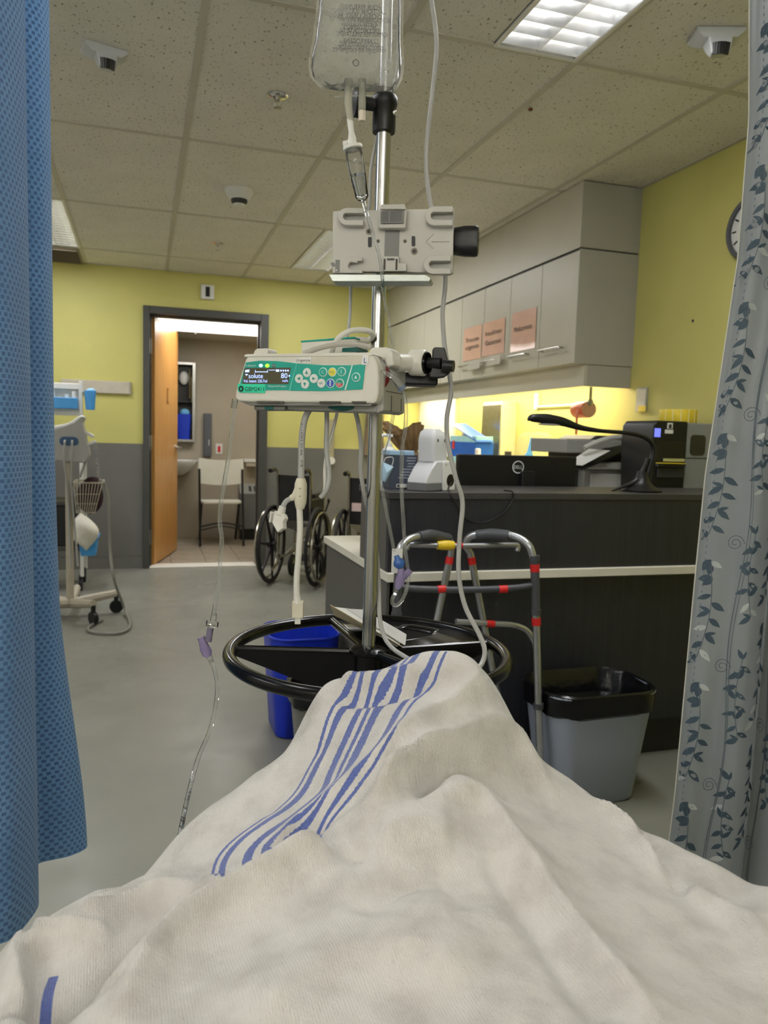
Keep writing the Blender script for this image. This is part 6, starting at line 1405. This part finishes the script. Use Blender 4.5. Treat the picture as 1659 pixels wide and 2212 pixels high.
def px2bh(pts):
    hs = rbf_eval(FHM, np.array([(x, y) for x, y in pts]) / 1000.)
    return np.array([((lambda q: (q.dot(RT), q.dot(FW)))(Q(x, y, h))) for (x, y), h in zip(pts, hs)])
def dens(pts, k=10): return [tuple(p[:2]) for p in cr([(x, y, 0) for x, y in pts], k)]
NBX, NBY = 300, 270
gb, gh = np.meshgrid(np.linspace(-.50, .66, NBX), np.linspace(.10, 1.06, NBY))
G_ = np.stack([gb.ravel(), gh.ravel()], 1)
Zb = rbf_eval(FZ, G_)
def near_line(L):
    """distance, arc parameter and side of each grid point from a polyline"""
    global NEARH
    NEARH = np.zeros(len(G_)); best = np.full(len(G_), 9e9); sgn = np.zeros(len(G_)); tt = np.zeros(len(G_))
    for i in range(len(L) - 1):
        a, b = L[i], L[i + 1]; e = b - a; l2 = (e ** 2).sum() + 1e-12
        t = np.clip(((G_ - a) @ e) / l2, 0, 1); q = a + t[:, None] * e; d = np.sqrt(((G_ - q) ** 2).sum(1))
        m = d < best; best[m] = d[m]; NEARH[m] = q[m, 1]; tt[m] = (i + t)[m] / (len(L) - 1)
        cr_ = e[0] * (G_[:, 1] - a[1]) - e[1] * (G_[:, 0] - a[0]); sgn[m] = np.sign(cr_)[m]
    return best, tt, sgn
FOLDS = [  # photo-traced crest lines of the folds, height and half width in metres
    ([(725, 1500), (790, 1497), (845, 1492), (915, 1480)], .013, .009), ([(735, 1520), (800, 1516), (860, 1510), (920, 1494)], -.008, .009),
    ([(560, 1860), (640, 1800), (720, 1738), (800, 1672), (870, 1600), (950, 1548), (1030, 1520), (1065, 1530)], .012, .020),
    ([(640, 1835), (720, 1770), (800, 1712), (850, 1660), (900, 1615)], -.007, .016),
    ([(800, 1760), (850, 1690), (900, 1640), (960, 1605), (1030, 1598), (1110, 1640), (1190, 1715)], .019, .017),
    ([(900, 1705), (945, 1660), (1000, 1638), (1050, 1655), (1090, 1700)], -.020, .014),
    ([(960, 1720), (1040, 1740), (1120, 1850), (1200, 1960), (1300, 2090), (1420, 2212)], .013, .022),
    ([(1040, 1830), (1130, 1960), (1230, 2110), (1300, 2212)], -.008, .02),
    ([(1270, 1735), (1360, 1815), (1460, 1900), (1560, 1985), (1659, 2060)], .010, .014), ([(1390, 1808), (1440, 1880), (1480, 1930)], -.010, .010),
    ([(60, 2055), (110, 2040), (170, 2030), (250, 2012)], .012, .016), ([(160, 2020), (240, 1985), (330, 1950), (420, 1938), (520, 1925)], .014, .016),
    ([(110, 2200), (180, 2120), (260, 2060), (340, 2010), (430, 1975)], -.034, .030), ([(250, 2212), (330, 2100), (420, 2020), (520, 1960), (620, 1900), (740, 1850)], .020, .026),
    ([(50, 2050), (30, 2100), (60, 2160)], .012, .018), ([(80, 2060), (75, 2110), (70, 2190)], -.010, .012),
    ([(230, 1930), (300, 1895), (360, 1868)], -.008, .012), ([(700, 1590), (640, 1680), (560, 1770)], -.004, .02), ([(520, 1900), (600, 1860), (700, 1850), (800, 1850)], -.010, .02),
    ([(560, 2212), (640, 2120), (760, 2060), (900, 2050), (1020, 2110)], .008, .04), ([(780, 1990), (860, 1900), (960, 1880), (1010, 1960)], -.010, .035), ([(820, 1810), (900, 1780), (980, 1800)], .008, .03)]
for pts, amp, wd_ in FOLDS:
    L = px2bh(dens(pts, 5)); d, t, s_ = near_line(L)
    wv = np.where(NEARH > G_[:, 1], wd_ * .62, wd_ * 1.25)
    Zb += 1.75 * amp * np.exp(-(d / wv) ** 2 * .5 - (d / wv) * .7) * np.clip(np.minimum(t, 1 - t) * 6 + .25, 0, 1)
nzv = np.array([noise.noise(((b + .55 * h) * 5, (h - .55 * b) * 17, 5.3)) * .0035 + noise.noise((b * 7, h * 7, 3.1)) * .009 + noise.noise((b * 20, h * 20, 8.7)) * .0034 + noise.noise((b * 60, h * 60, 1.7)) * .0007 for b, h in G_])
Zb = np.maximum(Zb + nzv, .34)
ROWS = [(1405, 815, 965), (1430, 806, 957), (1447, 797, 951), (1464, 784, 945), (1483, 770, 938), (1500, 746, 915), (1519, 724, 891), (1548, 709, 872), (1591, 697, 846), (1633, 684, 819), (1665, 665, 802), (1700, 646, 778), (1730, 624, 756), (1755, 592, 732), (1780, 556, 706), (1825, 496, 660), (1860, 468, 615), (1900, 440, 560), (1930, 425, 520), (1960, 405, 500)]
up_ = []; uv_ = []
for y, l, r in ROWS:
    wq = r - l
    for x, u in ((l - wq * .7, -2.4), (l, -1), ((l + r) / 2, 0), (r, 1), (r + wq * .7, 2.4)): up_.append((x, y)); uv_.append(u)
Zg = Zb.reshape(NBY, NBX)
def zsurf(b, h):
    fi = (b + .50) / 1.16 * (NBX - 1); fj = (h - .10) / .96 * (NBY - 1)
    if not (0 <= fi < NBX - 1 and 0 <= fj < NBY - 1): return -9
    i, j = int(fi), int(fj); u, v = fi - i, fj - j
    return (Zg[j, i] * (1 - u) + Zg[j, i + 1] * u) * (1 - v) + (Zg[j + 1, i] * (1 - u) + Zg[j + 1, i + 1] * u) * v
def on_cloth(pts, raw=False):                                  # where a traced point lies on the finished cloth
    fb_ = px2bh(pts); out = []
    for (x, y), f0 in zip(pts, fb_):
        hit = None; h = .40
        while h < 1.02:
            q = Q(x, y, h)
            if q.z < zsurf(q.dot(RT), q.dot(FW)): hit = (q.dot(RT), q.dot(FW)); break
            h += .003
        out.append(hit if (hit or raw) else tuple(f0))
    return out if raw else np.array(out)
hits = on_cloth(up_, True); fbk = px2bh(up_)
keep = [i for i in range(len(up_)) if hits[i] is not None and up_[i][1] >= 1480 and abs(hits[i][1] - fbk[i][1]) < .06]
top_ = [i for i in range(len(up_)) if up_[i][1] < 1480]
FU = rbf_fit(np.array([hits[i] for i in keep] + [tuple(fbk[i]) for i in top_]), [uv_[i] for i in keep] + [uv_[i] for i in top_], 1.2e-4)
u1 = rbf_eval(FU, G_)
dlo = near_line(px2bh(dens([(960, 1395), (975, 1440), (965, 1500), (930, 1560), (890, 1620), (850, 1690), (805, 1770), (750, 1830), (700, 1862), (630, 1885), (550, 1912), (480, 1930), (430, 1934), (380, 1936), (320, 1936)], 4)))
smask = np.clip(.5 - dlo[2] * dlo[0] / .012, 0, 1)
L2 = px2bh(dens([(118, 2080), (104, 2110), (95, 2150), (92, 2200)], 5)); d2, t2, s2 = near_line(L2)
u2 = np.where((t2 > .02) & (t2 < .98), d2 / .0042, 9)
me = D.meshes.new('blanket')
vs = [tuple(BH_(b, h, z)) for (b, h), z in zip(G_, Zb)]
fs = [(j * NBX + i, j * NBX + i + 1, (j + 1) * NBX + i + 1, (j + 1) * NBX + i) for j in range(NBY - 1) for i in range(NBX - 1)]
me.from_pydata(vs, [], fs); me.update()
me.polygons.foreach_set('use_smooth', [True] * len(fs))
for nm, arr in (('smask', smask), ('stripe', u1), ('stripe_b', u2), ('cb', G_[:, 0]), ('ch', G_[:, 1])):
    at_ = me.attributes.new(nm, 'FLOAT', 'POINT'); at_.data.foreach_set('value', np.clip(arr, -9, 9).astype(np.float32))
def blanket_mat():
    k = NT('blanket_flannel'); p = k.p
    a = k.add('ShaderNodeAttribute', attribute_name='stripe').outputs['Fac']; a2 = k.add('ShaderNodeAttribute', attribute_name='stripe_b').outputs['Fac']
    cb = k.add('ShaderNodeAttribute', attribute_name='cb').outputs['Fac']; chh = k.add('ShaderNodeAttribute', attribute_name='ch').outputs['Fac']
    a = k.math('ADD', a, k.math('MULTIPLY', k.math('SUBTRACT', k.noise(400, 2), .5), .05))
    st_ = None
    for c_, w_ in ((-1.0, .045), (-.76, .085), (-.26, .085), (-.02, .045), (.18, .085), (.72, .09), (1.0, .045)):
        m = k.math('LESS_THAN', k.math('ABSOLUTE', k.math('SUBTRACT', a, c_)), w_)
        st_ = m if st_ is None else k.math('MAXIMUM', st_, m)
    st_ = k.math('MULTIPLY', st_, k.math('GREATER_THAN', k.add('ShaderNodeAttribute', attribute_name='smask').outputs['Fac'], .5))
    st_ = k.math('MAXIMUM', st_, k.math('LESS_THAN', a2, 1.0))
    fz = k.noise(900, 2); lumps = k.noise(26, 4)
    base = k.ramp(lumps, [(.25, S(186, 182, 177)), (.55, S(209, 206, 201)), (.8, S(218, 215, 211))])
    weave = k.math('SINE', k.math('MULTIPLY', k.math('ADD', cb, k.math('MULTIPLY', chh, .35)), 2600.0))
    col_ = k.mix(k.math('MULTIPLY', k.ramp(fz, [(.35, 0.0), (.75, 1.0)]), .16), base, S(236, 233, 228))
    blue = k.ramp(fz, [(.3, S(52, 74, 150)), (.8, S(96, 116, 184))])
    spec = k.ramp(k.noise(140, 1), [(.755, 0.0), (.775, 1.0)])
    col_ = k.mix(k.math('MULTIPLY', spec, .14), col_, S(120, 116, 118))
    k.link(k.mix(k.math('MULTIPLY', st_, .93), col_, blue), p.inputs['Base Color'])
    p.inputs['Roughness'].default_value = .95; p.inputs['Specular IOR Level'].default_value = .15
    p.inputs['Sheen Weight'].default_value = .25; p.inputs['Sheen Roughness'].default_value = .6
    hgt = k.math('ADD', k.math('MULTIPLY', weave, .10), k.math('ADD', k.math('MULTIPLY', k.noise(520, 3), .9), k.math('MULTIPLY', k.noise(110, 3), .9)))
    k.bump(hgt, .75, .0018); return k.m
me.materials.append(blanket_mat())
bk_ = obj('blanket', me); bk_.location = (0, 0, 0)
so = bk_.modifiers.new('solid', 'SOLIDIFY'); so.thickness = .004; so.offset = -1
tag(bk_, 'crumpled cream flannel blanket with blue stripes over the bed', 'blanket')

# ================================================================== curtains
def path_fn(px, row=1000):
    P = cr([Q(x, row, h) * 1.0 for x, h in px], 10); P = [Vector((p.x, p.y, 0)) for p in P]
    s = [0]
    for a, b in zip(P, P[1:]): s.append(s[-1] + (b - a).length)
    def f(d):
        d = min(max(d, 0), s[-1] - 1e-6); i = int(np.searchsorted(s, d, side='right')) - 1; i = min(i, len(P) - 2)
        return P[i].lerp(P[i + 1], (d - s[i]) / max(1e-9, s[i + 1] - s[i]))
    return f, s[-1]
def sstep(a, b, x): t = min(1, max(0, (x - a) / (b - a))); return t * t * (3 - 2 * t)
def curtain_obj(root, name, fn, L, z0, z1, nu, nv, m, world=True):
    me = D.meshes.new(name); vs = []; uv = []
    for j in range(nv + 1):
        for i in range(nu + 1):
            s = L * i / nu; z = z0 + (z1 - z0) * j / nv; vs.append(tuple(root.matrix_basis.inverted() @ fn(s, z))); uv.append((s, z))
    fs = [(j * (nu + 1) + i, j * (nu + 1) + i + 1, (j + 1) * (nu + 1) + i + 1, (j + 1) * (nu + 1) + i) for j in range(nv) for i in range(nu)]
    me.from_pydata(vs, [], fs); me.update(); me.polygons.foreach_set('use_smooth', [True] * len(fs))
    ul = me.uv_layers.new(name='UVMap')
    for l in me.loops: ul.data[l.index].uv = uv[l.vertex_index]
    me.materials.append(m); return obj(name, me, root)
# ---- blue checked curtain
f1, L1 = path_fn([(-900, 1.30), (-820, 1.22), (-740, 1.32), (-650, 1.22), (-570, 1.34), (-480, 1.24), (-400, 1.38), (-260, 1.28), (-190, 1.36), (-120, 1.24), (-50, 1.20), (0, 1.20), (40, 1.24), (68, 1.30), (60, 1.36), (56, 1.42), (80, 1.44), (103, 1.46), (118, 1.50), (108, 1.53)])
def blue_fn(s, z):
    p = f1(s); e = sstep(.16, 0, L1 - s)
    sh = .060 * e * sstep(.85, .28, z) + .010 * e * sstep(1.2, .6, z)
    fl = .012 * math.sin(s * 28 + 1) * sstep(1.2, .3, z) * (1 - e)
    return Vector((p.x, p.y, z)) + RT * sh + FW * (fl - .015 * e * sstep(.9, .3, z))
def blue_mat():
    k = NT('curtain_blue_check'); p = k.p
    uvn = k.add('ShaderNodeUVMap').outputs[0]; sp_ = k.add('ShaderNodeSeparateXYZ'); k.link(uvn, sp_.inputs[0])
    rowf = k.math('DIVIDE', sp_.outputs[1], .0086); row = k.math('FLOOR', rowf)
    colf = k.math('ADD', k.math('DIVIDE', sp_.outputs[0], .0118), k.math('MULTIPLY', k.math('MODULO', row, 2.0), .5))
    fu = k.math('ABSOLUTE', k.math('SUBTRACT', k.math('FRACT', colf), .5)); fv = k.math('ABSOLUTE', k.math('SUBTRACT', k.math('FRACT', rowf), .5))
    sq = k.math('MULTIPLY', k.math('LESS_THAN', fu, .27), k.math('LESS_THAN', fv, .34))
    base = k.ramp(k.noise(9, 2), [(.3, S(96, 132, 170)), (.7, S(108, 145, 184))])
    k.link(k.mix(sq, base, S(72, 104, 142)), p.inputs['Base Color'])
    p.inputs['Roughness'].default_value = .75; p.inputs['Sheen Weight'].default_value = .2
    hb_ = k.math('LESS_THAN', sp_.outputs[1], .345); hb2 = k.math('GREATER_THAN', sp_.outputs[1], .338)
    k.bump(k.math('ADD', k.math('MULTIPLY', sq, -.4), k.math('ADD', k.noise(700, 2), k.math('MULTIPLY', k.math('MULTIPLY', hb_, hb2), -2))), .25, .001)
    tl = k.add('ShaderNodeBsdfTranslucent'); k.link(k.mix(sq, S(110, 160, 216), S(72, 110, 160)), tl.inputs[0]); mx = k.add('ShaderNodeMixShader'); mx.inputs[0].default_value = .22
    k.link(p.outputs[0], mx.inputs[1]); k.link(tl.outputs[0], mx.inputs[2]); k.link(mx.outputs[0], k.out.inputs[0]); return k.m
bc1 = thing('blue_curtain', 'blue checked cubicle curtain hanging at the left edge', 'curtain', (*f1(L1 / 2).xy, .30))
ZT1 = 1.972
curtain_obj(bc1, 'cloth', blue_fn, L1, .30, ZT1, 380, 110, blue_mat())
def net_mat():
    k = NT('curtain_netting'); p = k.p; p.inputs['Base Color'].default_value = S(226, 226, 222); p.inputs['Roughness'].default_value = .7
    uvn = k.add('ShaderNodeUVMap').outputs[0]; sp_ = k.add('ShaderNodeSeparateXYZ'); k.link(uvn, sp_.inputs[0])
    g = [k.math('LESS_THAN', k.math('FRACT', k.math('DIVIDE', sp_.outputs[i], .006)), .3) for i in (0, 1)]
    k.link(k.math('MAXIMUM', *g), p.inputs['Alpha']); return k.m
M_net = net_mat()
curtain_obj(bc1, 'netting', blue_fn, L1, ZT1, 2.40, 60, 12, M_net)
part(bc1, 'top_hem', MB().tube([blue_fn(L1 * i / 60, ZT1) for i in range(61)], .003, 6), mat('hem_dark_blue', S(50, 66, 84), .7), world=True)
for k in range(7):
    p = f1(L1 * k / 6); part(bc1, 'carrier', MB().tube([(p.x, p.y, 2.39), (p.x, p.y, 2.425)], .004, 6), M_steel, world=True)
# ---- grey leafy curtain
f2, L2_ = path_fn([(1508, 1.475), (1520, 1.455), (1548, 1.445), (1580, 1.452), (1606, 1.44), (1640, 1.43), (1668, 1.445), (1675, 1.47), (1690, 1.45), (1730, 1.40), (1790, 1.39), (1850, 1.42), (1910, 1.38), (1990, 1.36), (2070, 1.40), (2150, 1.34), (2240, 1.39), (2330, 1.32), (2430, 1.36)])
def leaf_fn(s, z):
    p = f2(s); e = sstep(.35, 0, s)
    sh = np.interp(z, [.25, .45, 1.1, 1.5, 1.75, 2.05, 2.4], [-.012, 0, .018, .05, .052, .03, .02]) * (.4 + .6 * e)
    w_ = .010 * math.sin(s * 38 + z * 1.5) * sstep(.35, 1.0, z) + .007 * math.sin(s * 70 - z * 2.0) * sstep(.5, 1.4, z) * e
    return Vector((p.x, p.y, z)) + RT * float(sh) + FW * w_
def grey_mat():
    k = NT('curtain_grey_satin'); p = k.p
    k.link(k.ramp(k.noise(6, 2), [(.3, S(138, 145, 150)), (.7, S(150, 156, 160))]), p.inputs['Base Color']); p.inputs['Roughness'].default_value = .55; p.inputs['Sheen Weight'].default_value = .25
    k.bump(k.noise(800, 2, stretch=(1, 1, .2)), .15, .0008)
    tl = k.add('ShaderNodeBsdfTranslucent'); tl.inputs[0].default_value = S(170, 174, 176); mx = k.add('ShaderNodeMixShader'); mx.inputs[0].default_value = .15
    k.link(p.outputs[0], mx.inputs[1]); k.link(tl.outputs[0], mx.inputs[2]); k.link(mx.outputs[0], k.out.inputs[0]); return k.m
lc = thing('leafy_curtain', 'grey cubicle curtain printed with blue leaf sprigs at the right edge', 'curtain', (*f2(L2_ / 2).xy, .26))
curtain_obj(lc, 'cloth', leaf_fn, L2_, .26, 2.06, 320, 110, grey_mat())
curtain_obj(lc, 'netting', leaf_fn, L2_, 2.06, 2.40, 60, 12, M_net)
for k in range(6):
    p = f2(L2_ * k / 5); part(lc, 'carrier', MB().tube([(p.x, p.y, 2.39), (p.x, p.y, 2.425)], .004, 6), M_steel, world=True)
part(lc, 'edge_hem', MB().tube([leaf_fn(.0005, .26 + 1.8 * i / 80) for i in range(81)], .0016, 6), mat('hem_pale', S(214, 214, 200), .7), world=True)
Minv = lc.matrix_basis.inverted()
def on_leaf(s, z):
    p = leaf_fn(s, z); du = leaf_fn(s + .002, z) - leaf_fn(s - .002, z); n_ = du.cross(Vector((0, 0, 1))).normalized()
    if n_.dot(FW) > 0: n_ = -n_
    return Minv @ (p + n_ * .0009)
PA, PB, PC = MB(), MB(), MB()                     # dark leaves, pale outlined leaves, stems
random.seed(11)
def leafp(mb, s, z, ang, L, wd_):
    pts = [(0, 0)] + [(t, wd_ * math.sin(math.pi * t ** .8)) for t in (.2, .45, .7)] + [(1, 0)] + [(t, -wd_ * math.sin(math.pi * t ** .8)) for t in (.7, .45, .2)]
    c, si = math.cos(ang), math.sin(ang)
    vs = [on_leaf(s + (x * c - y * si) * L, z + (x * si + y * c) * L) for x, y in pts]
    mb.add(vs, [tuple(range(len(vs)))])
def stroke(mb, pts, w_):
    for (a, b), (c, d) in zip(pts, pts[1:]):
        t = Vector((c - a, d - b)); 
        if t.length < 1e-6: continue
        n_ = Vector((-t.y, t.x)).normalized() * w_
        mb.add([on_leaf(a + n_.x, b + n_.y), on_leaf(a - n_.x, b - n_.y), on_leaf(c - n_.x, d - n_.y), on_leaf(c + n_.x, d + n_.y)], [(0, 1, 2, 3)])
def sprig(s, z, k=1.0, bell=True, dirn=1):
    st_ = [(s + dirn * (.012 * math.sin(t * 3.0) - .010 * t * 1.0) * k, z - t * .185 * k) for t in [i / 12 for i in range(13)]]
    stroke(PC, st_, .00075)
    if bell:
        leafp(PA, s, z + .006, -2.1, .027, .30); leafp(PA, s + .001, z - .004, -1.7, .021, .30); leafp(PB, s, z + .002, -.5, .024, .22)
        leafp(PA, s + dirn * .006, z - .028, -2.9, .028, .26); leafp(PA, s + dirn * .006, z - .030, -2.4, .023, .28)
    for i in range(4 if bell else 0, 13):
        x, y = st_[i]; sd = 1 if i % 2 else -1
        a = -math.pi / 2 + sd * random.uniform(.75, 1.15) + (random.uniform(-.15, .15))
        if not bell and i in (0, 3, 6, 9): a += math.pi * .5 * sd
        leafp(PB if random.random() < .16 else PA, x, y, a, random.uniform(.026, .033) * k, random.uniform(.17, .22))
        if i % 3 == 0: leafp(PA, x, y, a + sd * .9, .021 * k, .17)
for c_ in range(int(L2_ / .13)):
    off = c_ * .13
    for r_ in range(-1, 9):
        z = .45 + r_ * .24 + (.12 if c_ % 2 else 0)
        if .42 < z < 2.0: 
            sprig(off + .036, z, 1.0, True)
        z2 = z + .06
        if .42 < z2 < 2.0: sprig(off + .112, z2, .85, False, -1)
        z3 = z2 - .02
        if .34 < z3 < 2.0:
            stroke(PC, [(off + .076 + .016 * (1 - t * .85) * math.cos(t * 12), z3 + .016 * (1 - t * .85) * math.sin(t * 12)) for t in [i / 26 for i in range(27)]], .0007)
    zz_ = [(off + .090 + .007 * math.sin(z * 14), z) for z in [.27 + i * .02 for i in range(89)]]
    stroke(PC, zz_, .0008); stroke(PC, [(a + .004 + .002 * math.sin(b * 9), b) for a, b in zz_], .0006)
stitch = [(.026, .27 + i * .0125) for i in range(142)]
for a, b in stitch: stroke(PC, [(a, b), (a, b + .005)], .0006)
M_lf = mat('leaf_print_blue', S(66, 84, 98), .6, var=.2, scale=500); M_lp = mat('leaf_print_pale', S(190, 196, 196), .5, var=.1); M_ls = mat('leaf_print_stem', S(92, 104, 112), .6)
for nm, mb, m in (('leaf_print', PA, M_lf), ('pale_leaf_print', PB, M_lp), ('stem_print', PC, M_ls)):
    o = obj(nm, mb.mesh(nm, m), lc); o['kind'] = 'stuff'

# ceiling track that carries both curtains
trk = [f1(L1 * i / 8) for i in range(9)]; trk2 = [f2(L2_ * i / 8) for i in range(9)]
tp_ = [trk[0] - RT * .3] + [trk[0], trk[4], trk[8], (trk[8] * 2 + trk2[0]) / 3, (trk[8] + trk2[0] * 2) / 3, trk2[0], trk2[4], trk2[8], trk2[8] + RT * .3]
st('trim_3', MB().tube([Vector((p.x, p.y, ZC - .016)) for p in cr(tp_, 6)], .010, 8), M_white)
bpy.context.view_layer.update()
